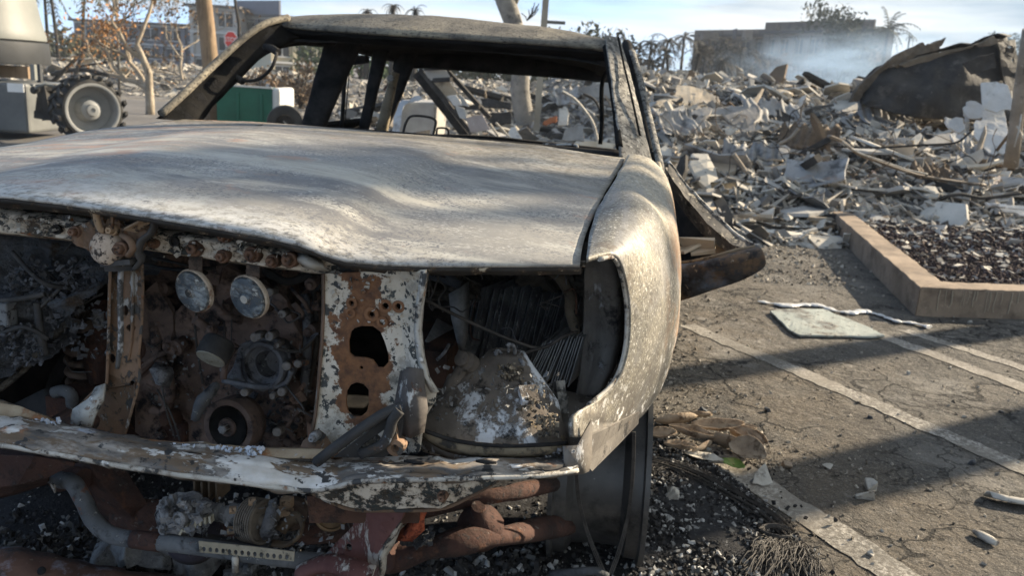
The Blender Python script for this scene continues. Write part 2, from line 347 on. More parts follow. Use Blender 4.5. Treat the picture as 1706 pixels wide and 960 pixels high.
M['rim'] = burnt('bare_blackened_rim', (.045, .045, .045), (.095, .092, .087), 6, [((.17, .15, .125), 4, .50, .70, (.3, 1, 1)), ((.20, .19, .18), 110, .64, .68), ((.012, .012, .013), 9, .52, .66)], .45, .25, ((80, .12, .002),), .5, flake=False)
M['wire'] = burnt('burnt_wire', (.035, .032, .03), (.09, .08, .07), 30, [((.20, .18, .15), 90, .6, .66)], .7)
M['lead'] = burnt('charred_thin_sheet', (.06, .063, .07), (.15, .155, .16), 22, [((.34, .34, .33), 60, .57, .62, (1, 1, .25))], .8, flake=False)
M['char'] = burnt('charred_lumpy_residue', (.034, .037, .043), (.11, .114, .12), 9, [((.10, .105, .11), 30, .54, .64), ((.075, .052, .036), 16, .57, .66), ((.23, .23, .22), 90, .64, .68)], .95, bumps=((26, 1, .02), (90, .8, .006)))
M['strip'] = burnt('tan_perforated_steel', (.24, .21, .15), (.36, .31, .23), 30, [((.07, .06, .05), 50, .58, .64)], .75)
M['flake_red'] = burnt('bright_red_rust_scale', (.30, .06, .025), (.48, .13, .06), 60, [((.12, .03, .02), 60, .5, .6)], .9, bumps=((120, 1, .006),))
M['maroon'] = burnt('maroon_streaked_bracket', (.085, .035, .032), (.16, .075, .066), 12, [((.40, .37, .34), 18, .54, .58, (1.3, 1, .35)), ((.05, .02, .02), 30, .58, .65)], .85)
M['door'] = burnt('burnt_door_skin', (.022, .023, .027), (.065, .066, .072), 6, [((.13, .085, .05), 9, .50, .60), ((.016, .016, .017), 16, .52, .60), ((.15, .20, .28), 4, .56, .70), ((.34, .31, .25), 50, .63, .66)], .7, .1, ((70, .35, .004),), .3, flake=False)  # the bluish layer paints a blue reflection into the skin colour
M['door_frame'] = burnt('burnt_door_frame', (.045, .042, .04), (.15, .135, .115), 20, [((.44, .39, .30), 42, .57, .61), ((.018, .018, .018), 18, .53, .62)], .85)
# --- ground
def asphalt_mat():
    n = NB('burnt_asphalt'); big = n.noise(.55, 6, .6)
    col = n.mix(n.mr(big, .36, .64), (.125, .112, .094), (.205, .182, .150))
    col = n.mix(n.mr(n.noise(2.2, 7, .7, None, .5), .48, .64), col, (.055, .05, .046))
    col = n.mix(n.math('MULTIPLY', n.mr(n.noise(26, 6, .75), .54, .62), .7), col, (.05, .046, .042))
    col = n.mix(n.mr(n.noise(3.1, 6, .68, None, .6), .54, .68), col, (.215, .185, .147))
    tan = n.math('MULTIPLY', n.mr(n.math('ADD', n.xyz(0), n.math('MULTIPLY', n.noise(1.3, 5, .6), 1.6)), 3.0, 1.7), .75)
    col = n.mix(n.math('MULTIPLY', tan, n.mr(n.noise(2.7, 6, .65), .38, .58)), col, (.225, .172, .115))
    ag = n.voro(150); col = n.mix(n.mr(ag, .10, .45), col, n.mix(.5, col, (.045, .043, .04)))
    col = n.mix(n.math('MULTIPLY', n.mr(n.noise(120, 2, .5), .62, .68), .6), col, (.28, .245, .2))
    col = n.mix(n.math('MULTIPLY', n.mr(n.noise(90, 4, .8), .50, .60), .55), col, (.06, .055, .048)); col = n.mix(n.math('MULTIPLY', n.mr(n.noise(70, 5, .8), .54, .62), .5), col, (.34, .31, .265))
    col = n.mix(n.math('MULTIPLY', n.mr(n.noise(1.6, 7, .72), .52, .66), .55), col, (.25, .235, .21))
    col = n.mix(n.math('MULTIPLY', n.mr(n.noise(13, 5, .7), .56, .66), n.mr(n.noise(.8, 4), .42, .6)), col, (.27, .245, .215))
    wv = n.t.nodes.new('ShaderNodeVectorMath'); wv.operation = 'ADD'
    nz = n.t.nodes.new('ShaderNodeTexNoise'); nz.inputs['Scale'].default_value = 3.2; nz.inputs['Detail'].default_value = 8; n.L(n.tc.outputs['Object'], nz.inputs['Vector'])
    sc = n.t.nodes.new('ShaderNodeVectorMath'); sc.operation = 'SCALE'; sc.inputs['Scale'].default_value = .75; n.L(nz.outputs['Color'], sc.inputs[0])
    n.L(n.tc.outputs['Object'], wv.inputs[0]); n.L(sc.outputs[0], wv.inputs[1])
    ed = n.voro(1.6, 'DISTANCE_TO_EDGE', wv.outputs[0]); ed2 = n.voro(5.5, 'DISTANCE_TO_EDGE', wv.outputs[0])
    gate = n.mr(n.noise(1.1, 3), .38, .48); gate2 = n.mr(n.noise(1.5, 3), .50, .58)
    cr = n.math('MULTIPLY', n.mr(ed, .020, .006), gate); cr2 = n.math('MULTIPLY', n.mr(ed2, .035, .01), gate2); cr = n.math('MAXIMUM', cr, n.math('MULTIPLY', cr2, .75))
    col = n.mix(n.math('MULTIPLY', cr, .9), col, (.018, .017, .016))
    h = n.math('SUBTRACT', n.noise(60, 5, .7), n.math('MULTIPLY', cr, 3.0))
    nr = n.bump(h, .9, .016); nr = n.bump(n.noise(13, 7, .68), .9, .05, nr)
    return n.done(col, .9, 0, nr, .25)
def paint_mat():
    n = NB('worn_white_road_paint')
    f = n.mr(n.noise(60, 9, .85), .49, .54); f = n.math('MULTIPLY', f, n.mr(n.noise(3.5, 7, .75), .40, .56)); f = n.math('MULTIPLY', f, .62)
    base = n.mix(n.mr(n.noise(3, 6), .4, .6), (.115, .104, .088), (.19, .168, .138))
    col = n.mix(f, base, n.mix(n.mr(n.noise(9, 4), .4, .6), (.40, .37, .32), (.56, .525, .465)))
    return n.done(col, .9, 0, n.bump(n.noise(70, 5, .7), .6, .008), .25)
M['asphalt'] = asphalt_mat(); M['paint'] = paint_mat()
M['earth'] = burnt('ashy_earth', (.10, .09, .078), (.20, .18, .15), .25, [((.30, .28, .25), 1.4, .52, .66), ((.045, .042, .04), .9, .53, .66)], .95, bumps=((3, .5, .1),))
M['concrete'] = burnt('scorched_kerb_concrete', (.175, .13, .092), (.28, .215, .155), 3, [((.12, .09, .065), 5, .48, .64), ((.42, .34, .25), 30, .60, .68), ((.10, .085, .07), 40, .64, .70)], .92, bumps=((90, .4, .006),), flake=False)
M['drip'] = burnt('pale_dried_drip', (.36, .30, .22), (.44, .38, .28), 30, (), .9)
M['lava'] = burnt('dark_cinder_gravel', (.03, .018, .016), (.075, .042, .036), 6, (), .95)
def tone_mat(name, stops, nz=30, rough=.95):
    n = NB(name); r_ = n.t.nodes.new('ShaderNodeValToRGB'); cr = r_.color_ramp
    while len(cr.elements) < len(stops): cr.elements.new(.5)
    for e, (p, c) in zip(cr.elements, stops): e.position = p; e.color = (*c, 1)
    cr.interpolation = 'LINEAR'
    n.L(n.attr('tone'), r_.inputs[0])
    col = n.mix(n.mr(n.noise(nz, 5, .7), .35, .7, 0, .4), r_.outputs[0], (.09, .082, .072))
    return n.done(col, rough, 0, n.bump(n.noise(nz * 2, 4, .7), .5, .01), .2)
M['char_bits'] = tone_mat('charcoal_and_glass_bits', [(0, (.008, .008, .010)), (.55, (.022, .022, .024)), (.75, (.14, .14, .136)), (.9, (.45, .44, .42)), (1, (.62, .61, .58))], 60)
M['grit'] = tone_mat('pale_grit', [(0, (.06, .052, .045)), (.3, (.20, .17, .13)), (1, (.52, .47, .39))], 60)
M['cinder'] = tone_mat('cinder_pieces', [(0, (.018, .012, .012)), (.7, (.06, .036, .032)), (.9, (.12, .085, .075)), (1, (.45, .42, .38))], 40)
M['rubble_bits'] = tone_mat('mixed_rubble_bits', [(0, (.045, .042, .04)), (.2, (.17, .16, .145)), (.5, (.36, .335, .295)), (.85, (.50, .46, .39)), (1, (.58, .53, .45))], 14)
M['rubble_base'] = burnt('ash_bed', (.09, .085, .08), (.23, .215, .195), 2.2, [((.028, .026, .027), 2.8, .50, .60), ((.36, .34, .31), 6, .55, .64), ((.17, .11, .07), 3, .6, .68)], .95, bumps=((9, .8, .06), (40, .6, .02)))
def frag(name, a, b, bs=4, lay=()): return burnt(name, a, b, bs, list(lay) + [((.05, .048, .046), 5, .58, .70), ((.5, .47, .42), 16, .62, .68)], .92, vary=.22, bumps=((26, .5, .012),), flake=False)
M['plaster'] = frag('scorched_pale_plaster', (.36, .335, .285), (.50, .465, .40))
M['plaster_grey'] = frag('ash_grey_board', (.22, .21, .195), (.37, .355, .325))
M['plaster_tan'] = frag('heat_tanned_plaster', (.34, .27, .19), (.48, .41, .31))
M['brown_board'] = frag('brown_scorched_board', (.10, .07, .046), (.21, .15, .095))
M['pink'] = frag('pinkish_tile', (.30, .20, .165), (.42, .31, .26))
M['tin'] = burnt('dull_grey_sheet_metal', (.17, .17, .165), (.32, .31, .295), 3, [((.20, .12, .07), 5, .54, .66), ((.06, .06, .06), 6, .54, .66)], .85, .0, ((20, .3, .01),), .5, vary=.15)
M['char_wood'] = burnt('charred_timber', (.016, .015, .014), (.05, .045, .04), 8, [((.16, .15, .14), 20, .6, .68)], .9, vary=.2)
M['tarpaper'] = burnt('blackened_crumpled_sheet', (.022, .021, .020), (.052, .048, .044), 2, [((.10, .09, .078), 4, .54, .68), ((.018, .019, .021), 3, .52, .64), ((.16, .14, .115), 22, .63, .68)], .8, bumps=((5, .4, .05), (30, .5, .015)))
M['glass_slab'] = burnt('clouded_greenish_glass', (.24, .26, .235), (.34, .36, .325), 3, [((.15, .155, .14), 6, .52, .60), ((.07, .065, .06), 26, .58, .62), ((.05, .05, .048), 4, .595, .605), ((.42, .40, .36), 40, .60, .66)], .6, bumps=((14, .2, .01),))
M['molten'] = burnt('frozen_white_metal', (.42, .42, .42), (.58, .58, .57), 14, [((.22, .21, .2), 26, .54, .62)], .5, .2)
# --- far things
def plain(name, c1, c2, bs=1, rough=.8, metal=0, lay=()): return burnt(name, c1, c2, bs, lay, rough, metal, ((30, .15, .01),), flake=False)
M['wall_blue'] = plain('slate_blue_stucco', (.115, .12, .15), (.155, .16, .19), .25)
M['wall_pale'] = plain('pale_grey_stucco', (.33, .325, .32), (.42, .41, .40), .25)
M['wall_cream'] = plain('cream_stucco', (.42, .36, .25), (.52, .46, .33), .25)
M['wall_scorched'] = plain('smoke_stained_stucco', (.095, .078, .066), (.165, .137, .113), .12, lay=[((.05, .045, .042), .5, .52, .66), ((.20, .165, .135), .35, .56, .66)])
M['wall_tan'] = plain('tan_stucco_parapet', (.17, .14, .115), (.23, .19, .155), .2)
M['roof_dark'] = plain('dark_roof', (.06, .055, .06), (.09, .085, .085), .4)
M['window'] = plain('dark_window_glass', (.012, .013, .016), (.03, .032, .038), .5, .5)
M['trim'] = plain('pale_trim', (.42, .42, .42), (.5, .5, .49), .5)
M['bark'] = burnt('pale_scorched_bark', (.20, .165, .125), (.38, .325, .25), 6, [((.09, .075, .06), 5, .54, .66, (2, 2, .5)), ((.42, .24, .13), 4, .62, .70)], .9, bumps=((25, .5, .02),))
M['bark_mottled'] = burnt('mottled_grey_bark', (.15, .14, .125), (.30, .275, .235), 5, [((.40, .26, .15), 3.5, .60, .66, (1.5, 1.5, .6)), ((.07, .065, .06), 7, .55, .64), ((.45, .42, .36), 9, .62, .68)], .9, bumps=((25, .5, .02),))
M['bark_dark'] = burnt('charred_bark', (.022, .02, .019), (.06, .053, .046), 5, (), .95)
M['timber'] = burnt('weathered_timber', (.17, .115, .07), (.29, .205, .13), 3, [((.08, .055, .04), 5, .53, .65, (4, 4, .25))], .9)
def leafm(name, a, b): return burnt(name, a, b, 2, (), .8, vary=.3, flake=False, bumps=())
M['leaf_rust'] = leafm('dry_orange_leaves', (.20, .095, .035), (.36, .20, .085))
M['leaf_brown'] = leafm('dry_brown_leaves', (.09, .06, .036), (.19, .13, .08))
M['leaf_green'] = leafm('dull_green_leaves', (.045, .07, .03), (.085, .11, .05))
M['frond_dark'] = leafm('burnt_fronds', (.025, .022, .018), (.065, .055, .042))
M['frond_olive'] = leafm('dusty_olive_fronds', (.07, .075, .045), (.12, .12, .075))
M['lift_grey'] = plain('light_grey_machine_paint', (.15, .157, .147), (.195, .20, .185), 1.5, .5)
M['lift_dark'] = plain('dark_grey_machine_paint', (.028, .03, .033), (.05, .053, .057), 2, .55)
M['lift_body'] = plain('mid_grey_machine_paint', (.10, .105, .105), (.15, .155, .15), 2, .5)
M['rubber'] = plain('dusty_black_rubber', (.022, .022, .022), (.05, .048, .045), 6, .85)
M['wheel_grey'] = plain('dusty_grey_wheel_paint', (.20, .205, .20), (.28, .28, .27), 4, .6)
M['label_white'] = plain('white_sticker', (.62, .62, .6), (.7, .7, .68), 4, .5)
M['pole_metal'] = plain('dull_grey_pole', (.10, .095, .085), (.17, .16, .14), 2, .6, .3)
M['pole_tan'] = plain('heat_tanned_pole', (.25, .22, .17), (.36, .32, .25), 2, .6, .3)
M['sign_red'] = plain('sign_red', (.50, .035, .03), (.58, .05, .04), 2, .5)
M['sign_white'] = plain('sign_white', (.7, .7, .68), (.76, .76, .74), 2, .5)
M['bin_green'] = plain('green_ribbed_plastic', (.008, .085, .055), (.014, .12, .078), 3, .5)
M['bin_white'] = plain('white_plastic_and_highlight', (.48, .48, .45), (.56, .56, .53), 3, .55)
M['tub'] = plain('scorched_enamel', (.30, .28, .25), (.42, .40, .36), 3, .6, lay=[((.10, .085, .07), 4, .55, .68)])
M['dead_leaf'] = burnt('curled_dead_leaf', (.20, .145, .10), (.40, .315, .225), 18, [((.10, .065, .04), 22, .56, .66)], .85, bumps=((60, .5, .006),))
M['live_leaf'] = burnt('fresh_green_leaf', (.10, .17, .03), (.19, .27, .06), 20, [((.36, .33, .11), 14, .58, .66)], .5, flake=False)
M['shard'] = burnt('chalky_white_shard', (.36, .33, .28), (.50, .47, .41), 18, [((.16, .14, .12), 26, .52, .62)], .9)
M['hood_inner'] = burnt('chipped_black_underside', (.018, .017, .016), (.05, .045, .04), 16, [((.42, .36, .27), 24, .60, .63), ((.16, .10, .05), 30, .62, .68)], .85)
M['plaster_grey_dark'] = burnt('scorched_seal', (.09, .09, .085), (.17, .165, .15), 20, (), .9)
M['upright'] = burnt('streaked_inner_wing_steel', (.09, .08, .07), (.21, .19, .165), 9, [((.42, .42, .42), 20, .58, .63, (1.5, 1, .5)), ((.03, .028, .027), 16, .55, .65), ((.15, .075, .04), 10, .6, .68)], .85)
M['liner'] = burnt('tan_scorched_liner', (.20, .16, .105), (.33, .27, .18), 12, [((.07, .055, .04), 20, .56, .64)], .85)
M['pillar_tan'] = burnt('tan_scorched_ledge', (.11, .085, .055), (.26, .205, .14), 14, [((.05, .042, .035), 22, .55, .64)], .85)
M['brown_panel'] = burnt('brown_scorched_panel', (.06, .045, .03), (.14, .10, .065), 10, (), .9)
M['post_grey'] = burnt('dark_grey_post_paint', (.06, .062, .062), (.12, .12, .118), 14, [((.42, .43, .44), 20, .52, .57), ((.22, .11, .05), 18, .6, .66)], .75)
M['latch_pale'] = burnt('speckled_pale_latch', (.40, .30, .22), (.55, .45, .35), 40, [((.05, .04, .035), 130, .54, .58), ((.22, .11, .05), 30, .56, .64)], .8)
M['latch_tan'] = burnt('tan_rusted_latch', (.26, .17, .10), (.40, .29, .19), 40, [((.07, .05, .04), 60, .55, .6)], .8)
M['soot_grey'] = burnt('sooty_grey_steel', (.03, .03, .03), (.085, .08, .076), 20, [((.26, .25, .23), 60, .62, .66)], .8)
M['tie'] = burnt('rust_edged_tie_bar', (.20, .14, .085), (.36, .29, .20), 14, [((.24, .11, .05), 10, .52, .6), ((.45, .50, .56), 9, .58, .64), ((.045, .042, .04), 22, .58, .62)], .8)
M['ash_blue'] = burnt('bluish_white_ash', (.34, .38, .44), (.56, .58, .62), 30, (), .95)
M['collar'] = burnt('rust_ring', (.14, .066, .034), (.22, .11, .055), 40, (), .9)
M['mount'] = burnt('blistered_lamp_mount', (.05, .045, .042), (.13, .115, .105), 18, [((.50, .49, .46), 24, .56, .60), ((.18, .09, .05), 20, .6, .66)], .85)
M['stay'] = burnt('sooty_stay_bracket', (.022, .022, .023), (.06, .058, .056), 16, [((.32, .37, .42), 34, .59, .63), ((.12, .07, .04), 14, .58, .66)], .8)
M['crust_tan'] = burnt('tan_ash_crust', (.10, .078, .055), (.30, .25, .18), 50, [((.03, .028, .026), 70, .5, .58)], .95)
M['lead_grey'] = burnt('grey_charred_sheet', (.12, .125, .13), (.28, .285, .285), 26, [((.36, .36, .35), 60, .6, .66)], .85, flake=False)
M['hose_tan'] = burnt('tan_charred_hose', (.07, .055, .04), (.16, .13, .09), 18, [((.025, .023, .022), 30, .55, .62)], .9)
M['char_tan'] = burnt('tan_charred_residue', (.045, .042, .038), (.15, .128, .10), 8, [((.17, .135, .095), 16, .60, .68), ((.012, .012, .013), 9, .5, .6)], .95, bumps=((26, 1, .02), (90, .8, .006)))
M['pulley'] = burnt('brown_scorched_pulley', (.08, .056, .05), (.17, .12, .095), 24, [((.03, .028, .028), 30, .54, .64), ((.20, .17, .15), 90, .63, .68)], .8)
M['casting'] = burnt('dark_blue_grey_casting', (.09, .094, .105), (.21, .215, .225), 18, [((.02, .02, .024), 22, .52, .62), ((.26, .28, .30), 60, .62, .67)], .75)
M['bolt_pale'] = burnt('ash_covered_bolt', (.17, .155, .14), (.28, .26, .24), 60, [((.06, .045, .035), 60, .55, .65)], .8)
M['idler'] = burnt('pale_scorched_idler_face', (.30, .27, .20), (.42, .39, .31), 30, [((.17, .14, .09), 40, .55, .62)], .75)
M['strap'] = burnt('brown_strap_steel', (.06, .045, .036), (.12, .09, .07), 24, [((.028, .026, .025), 30, .52, .62)], .8)
M['box_grey'] = burnt('pale_burnt_box', (.16, .165, .17), (.24, .245, .245), 30, [((.06, .06, .06), 60, .55, .6)], .85)
M['alu_dark'] = burnt('dark_melted_aluminium', (.06, .062, .068), (.14, .142, .15), 30, [((.03, .03, .032), 40, .55, .65), ((.30, .30, .30), 80, .62, .67)], .8, bumps=((60, .8, .01),))
M['strut'] = burnt('brown_grey_strut_steel', (.06, .042, .034), (.14, .105, .085), 20, [((.03, .027, .026), 26, .55, .64)], .85)
M['pulley_tan'] = burnt('tan_grey_ribbed_pulley', (.09, .075, .06), (.18, .155, .125), 26, [((.035, .032, .03), 40, .57, .64)], .8)
M['rust_tan'] = burnt('tan_rust_steel', (.085, .06, .04), (.16, .115, .075), 20, [((.035, .03, .027), 30, .54, .64)], .85)
M['rusty_tan'] = burnt('ochre_rust_steel', (.13, .075, .035), (.24, .15, .075), 22, [((.05, .038, .03), 30, .55, .64)], .85)
M['soot_violet'] = burnt('violet_black_case', (.026, .024, .034), (.055, .05, .066), 20, [((.12, .11, .12), 60, .6, .67)], .75)
M['asphalt_far'] = burnt('far_grey_asphalt', (.09, .085, .08), (.15, .14, .13), .6, [((.22, .21, .19), 3, .58, .68)], .92, bumps=((30, .4, .01),), flake=False)
M['ashbed'] = burnt('black_ash_bed', (.012, .012, .014), (.034, .034, .036), 5, [((.17, .17, .175), 60, .60, .66), ((.10, .10, .105), 7, .58, .70)], .95, bumps=((50, 1, .012), (140, .7, .004)))
M['splinter'] = frag('splintered_brown_board', (.075, .06, .045), (.16, .13, .095))
M['panel_white'] = frag('dirty_white_panel', (.36, .355, .34), (.46, .455, .435))
M['post_grey_tan'] = frag('scorched_grey_tan_wood', (.17, .14, .105), (.30, .255, .20))
M['slab_grey'] = frag('brown_grey_slab', (.20, .185, .165), (.28, .26, .235))
M['tin_pale'] = burnt('bluish_white_sheet_metal', (.32, .35, .385), (.44, .47, .50), 4, [((.22, .22, .22), 6, .58, .68)], .6, .1)
M['pink_grey'] = frag('pinkish_grey_board', (.30, .255, .235), (.42, .37, .345))
M['brown_block'] = burnt('scorched_brown_insulation', (.13, .09, .045), (.28, .20, .11), 7, [((.05, .04, .03), 9, .54, .66)], .95)
M['strip_brown'] = burnt('brown_scorched_strip', (.11, .085, .06), (.24, .19, .14), 5, [((.40, .37, .32), 6, .58, .66), ((.05, .045, .04), 6, .55, .66)], .7)
M['strip_grey'] = burnt('grey_brown_scorched_pole', (.17, .155, .14), (.32, .305, .285), 1.6, [((.11, .08, .055), 2.0, .52, .64), ((.47, .48, .50), 1.8, .58, .68)], .65)
M['rust_bright'] = burnt('rust_red_scrap', (.26, .09, .04), (.38, .15, .07), 8, (), .9)
M['fallen'] = burnt('rust_and_ash_bar', (.075, .04, .028), (.16, .085, .058), 12, [((.30, .30, .35), 6, .50, .60), ((.06, .05, .045), 18, .56, .66), ((.34, .27, .18), 24, .6, .68)], .85)
M['ashcake'] = burnt('grey_ash_cake', (.10, .10, .10), (.24, .24, .235), 20, [((.03, .03, .03), 24, .54, .64), ((.44, .44, .43), 60, .6, .68)], .95, bumps=((50, 1, .012),))

def panel_mat():
    n = NB('rusting_primer_panel')
    col = n.mix(n.mr(n.noise(10, 6, .65), .35, .65), (.44, .38, .29), (.62, .57, .485))
    col = n.mix(n.mr(n.noise(30, 7, .68), .55, .575), col, (.055, .06, .057)); col = n.mix(n.math('MULTIPLY', n.mr(n.noise(18, 7, .7), .54, .62), .7), col, (.22, .20, .165)); col = n.mix(n.math('MULTIPLY', n.mr(n.noise(90, 4, .75), .55, .62), .7), col, (.20, .15, .10))
    col = n.mix(n.mr(n.noise(60, 5, .6), .57, .585), col, (.05, .05, .048))
    # rust stain spread round the two big openings
    dx = n.math('SUBTRACT', n.xyz(0), .352); dz = n.math('SUBTRACT', n.xyz(2), .755)
    r2 = n.math('ADD', n.math('POWER', n.math('DIVIDE', dx, .052), 2.0), n.math('POWER', n.math('DIVIDE', dz, .125), 2.0))
    f = n.mr(n.math('ADD', n.math('SUBTRACT', 1.0, n.math('MULTIPLY', r2, .5)), n.math('MULTIPLY', n.math('SUBTRACT', n.noise(22, 6, .65), .5), 3.2)), .42, .52)
    col = n.mix(f, col, n.mix(n.mr(n.noise(50, 5, .7), .36, .64), (.085, .043, .026), (.22, .105, .048)))
    nr = n.bump(n.noise(70, 5, .65), .35, .004); nr = n.bump(f, -.4, .0015, nr)
    return n.done(col, .8, 0, nr, .3)
M['panel_rusting'] = panel_mat()

def beam_mat():
    n = NB('ash_and_scale_beam'); st = n.vec((.5, 1, 1.3))
    col = n.mix(n.mr(n.noise(9, 6, .65), .35, .65), (.05, .045, .042), (.13, .12, .11))
    col = n.mix(n.mr(n.noise(13, 7, .68, st), .50, .60), col, (.30, .27, .235))
    # burnt paint hangs on round the bend in the middle and out at the left end
    c = n.math('POWER', n.math('DIVIDE', n.math('SUBTRACT', n.xyz(0), .26), .085), 2.0); mid = n.math('SUBTRACT', .30, n.math('MULTIPLY', c, .25)); left = n.mr(n.xyz(0), -.10, -.17, -.35, .22)
    reg = n.math('MAXIMUM', n.math('MAXIMUM', mid, left), -.06)
    f = n.mr(n.math('ADD', n.noise(20, 8, .68, st), n.math('MULTIPLY', reg, .32)), .53, .555)
    col = n.mix(n.mr(n.math('ADD', n.noise(20, 8, .68, st), n.math('MULTIPLY', reg, .32)), .47, .53), col, (.15, .11, .075))
    col = n.mix(f, col, n.mix(n.mr(n.noise(30, 5), .35, .65), (.46, .44, .40), (.62, .61, .59)))
    col = n.mix(n.mr(n.noise(44, 6, .6), .60, .62), col, (.045, .045, .045))
    col = n.mix(n.mr(n.noise(12, 6, .6), .64, .69), col, (.26, .12, .055)); col = n.mix(n.mr(n.noise(8, 6, .6), .635, .67), col, (.48, .53, .62))
    nr = n.bump(n.noise(70, 5, .65), .4, .004); nr = n.bump(f, .7, .002, nr)
    return n.done(col, .75, 0, nr, .3)
M['beam_mix'] = beam_mat()
# ------------------------------------------------------------------ the setting: ground, asphalt, markings, kerbs, gravel bed
def S(name, mb, mat, kind='structure', **kw): return tag(mb.build(name, M[mat], None, **kw), kind=kind)
def sstep(x, a, b): t = min(1, max(0, (x - a) / (b - a))); return t * t * (3 - 2 * t)
def heap(x, y):
    """height of the rubble over the lot"""
    r_ = sstep(x, .6, 1.8) * (sstep(y, 7.2 + .12 * max(0, x - 2), 9.6 + .12 * max(0, x - 2)) * .52 + .45 * sstep(y, 9, 13) + .40 * sstep(y, 12, 18))
    c_ = sstep(x, -5, -2.5) * (1 - sstep(x, .6, 1.8)) * (.25 * sstep(y, 9, 11) + .25 * sstep(y, 12, 18) + .45 * sstep(y, 18, 30))
    l_ = (1 - sstep(x, -5, -2.5)) * .75 * sstep(y, 25, 33)
    h = r_ + c_ + l_
    h *= 1 - .5 * sstep(y, 45, 70)
    return h + (.16 * fbm((x, y, 2), .8, 4) + .05 * fbm((x, y, 7), 3, 3)) * min(1, h * 3)
B0 = MB(); B0.add([(-900, -60, -.02), (900, -60, -.02), (900, 1500, -.02), (-900, 1500, -.02)], [(0, 1, 2, 3)]); S('ground', B0, 'earth')
def gridsheet(x0, x1, y0, y1, nx, ny, fz):
    return MB().sheet([[(x0 + (x1 - x0) * i / nx, y0 + (y1 - y0) * j / ny, fz(x0 + (x1 - x0) * i / nx, y0 + (y1 - y0) * j / ny)) for i in range(nx + 1)] for j in range(ny + 1)])
def az(x, y):
    h = .006 * fbm((x, y, 1), .9, 4) + .0035 * fbm((x, y, 5), 5, 4) + .0015 * fbm((x, y, 9), 18, 3)
    return h - .006
S('parking_lot', gridsheet(-6, 7, -.5, 10, 330, 270, az), 'asphalt')
S('parking_lot', gridsheet(-40, -6.0, -.5, 24, 60, 50, lambda x, y: -.006), 'asphalt_far')
S('parking_lot', gridsheet(-6, 1.0, 10, 24, 20, 40, lambda x, y: -.008), 'asphalt_far')
def line(a, b, w):
    a, b = Vector(a), Vector(b); d = (b - a).normalized(); x = Vector((-d.y, d.x, 0)); n = int((b - a).length / .03); rows = []
    for i in range(n + 1):
        c = a + d * ((b - a).length * i / n); k = [1 + .32 * fbm((c.x, c.y, s_ * 5), 14, 5) for s_ in (1, 2)]
        rows.append([Vector((p.x, p.y, az(p.x, p.y) + .003)) for p in [c + x * (w * f * k[0 if f < 0 else 1]) for f in (-.5, -.25, 0, .25, .5)]])
    return S('painted_line', MB().sheet(rows), 'paint')
line((.93, 4.26, 0), (1.85, 2.64, 0), .10)
line((1.95, 4.3, 0), (2.62, 2.9, 0), .10); line((2.15, 4.42, 0), (2.9, 3.1, 0), .09)
line((.70, 2.72, 0), (1.35, 1.35, 0), .12)
# kerbs round the planting bed
KC = Vector((2.36, 4.76, 0)); KD = Vector((.19, .982, 0)); KF = Vector((.99, .10, 0))
def kerb(a, b, na, nb, h=.165, w=.19):
    """a,b along the outer foot, na,nb inner offsets"""
    a, b, na, nb = map(Vector, (a, b, na, nb)); mb = MB(); n = 40; rows = []
    prof = [(0, -.03), (0, h * .5), (.004, h - .018), (.012, h - .006), (.026, h), (.5, h + .001), (.9, h), (.985, h - .008), (1, h - .03), (1, -.03)]
    for i in range(n + 1):
        f = i / n; o = a + (b - a) * f; wv = na + (nb - na) * f; row = []
        for t, z in prof:
            p = o + wv * t + Vector((0, 0, z)); k = .0035 * fbm(p, 5) + .0035 * fbm(p, 34); row.append(p + Vector((k, k, k * .6)))
        rows.append(row)
    mb.sheet(rows, False)
    for e, fl in ((0, 1), (n, 0)):
        q = rows[e]; mb.add(q, [tuple(range(len(q)))[::1 if fl else -1]])
    return mb.build('kerb_stone', M['concrete'], None)
IN = KC + KF * .20 + KD * .21
k1 = kerb(KC, KC + KD * 3.2, IN - KC, KF * .20); k2 = kerb(KC + KF * .006, KC + KF * 1.35, (IN - KC) - KF * .006, Vector((-.04, .20, 0))); k3 = kerb(KC + KF * 1.358, KC + KF * 4.5, Vector((-.04, .20, 0)), Vector((-.04, .20, 0)))
tag(k1, 'tan scorched kerb stone running back along the left of the cinder bed', 'kerb', 'kerb stones round the cinder bed'); tag(k2, 'tan kerb stone with pale drip marks at the front corner of the cinder bed', 'kerb', 'kerb stones round the cinder bed')
tag(k3, 'shaded kerb stone at the right end of the front kerb', 'kerb', 'kerb stones round the cinder bed')
dm = MB(); rd = random.Random(4)
for k in range(26):
    f = rd.uniform(.06, 1.32); o = KC + KF * f; L_ = rd.uniform(.05, .13); pts = [];
    for i in range(6): pts.append(o + Vector((0, -.0035, .155 - L_ * i / 5)) + KF * (.0025 * math.sin(i * .9 + k) + .0007 * i * rd.uniform(-1, 1)))
    dm.tube(pts, rd.uniform(.0015, .0035), 4, False)
o = link('drip_marks', dm.mesh('drip_marks'), M['drip'], k2); o['kind'] = 'stuff'
S('planting_bed', gridsheet(2.5, 9, 4.9, 9.5, 90, 70, lambda x, y: (.10 + .02 * fbm((x, y, 3), 3)) if (x - (2.36 + .19 * (y - 4.76))) > .13 else -.05), 'lava')
rn = random.Random(17)
gb = MB()
for _ in range(9000):
    y = 4.98 + 3.2 * rn.random() ** 1.3; x0 = 2.36 + .195 * (y - 4.76) + .2; x = rn.uniform(x0, min(x0 + 2.6, .64 * y + .6)); s_ = rn.uniform(.012, .034)
    if x < x0: continue
    gb.chunk((x, y, .10 + .02 * fbm((x, y, 3), 3) + rn.uniform(0, .015)), (s_, s_ * rn.uniform(.6, 1), s_ * .7), rn, rn.random() ** 1.2)
S('cinder_gravel', gb, 'cinder', 'stuff', tone=True)
lt_ = MB()
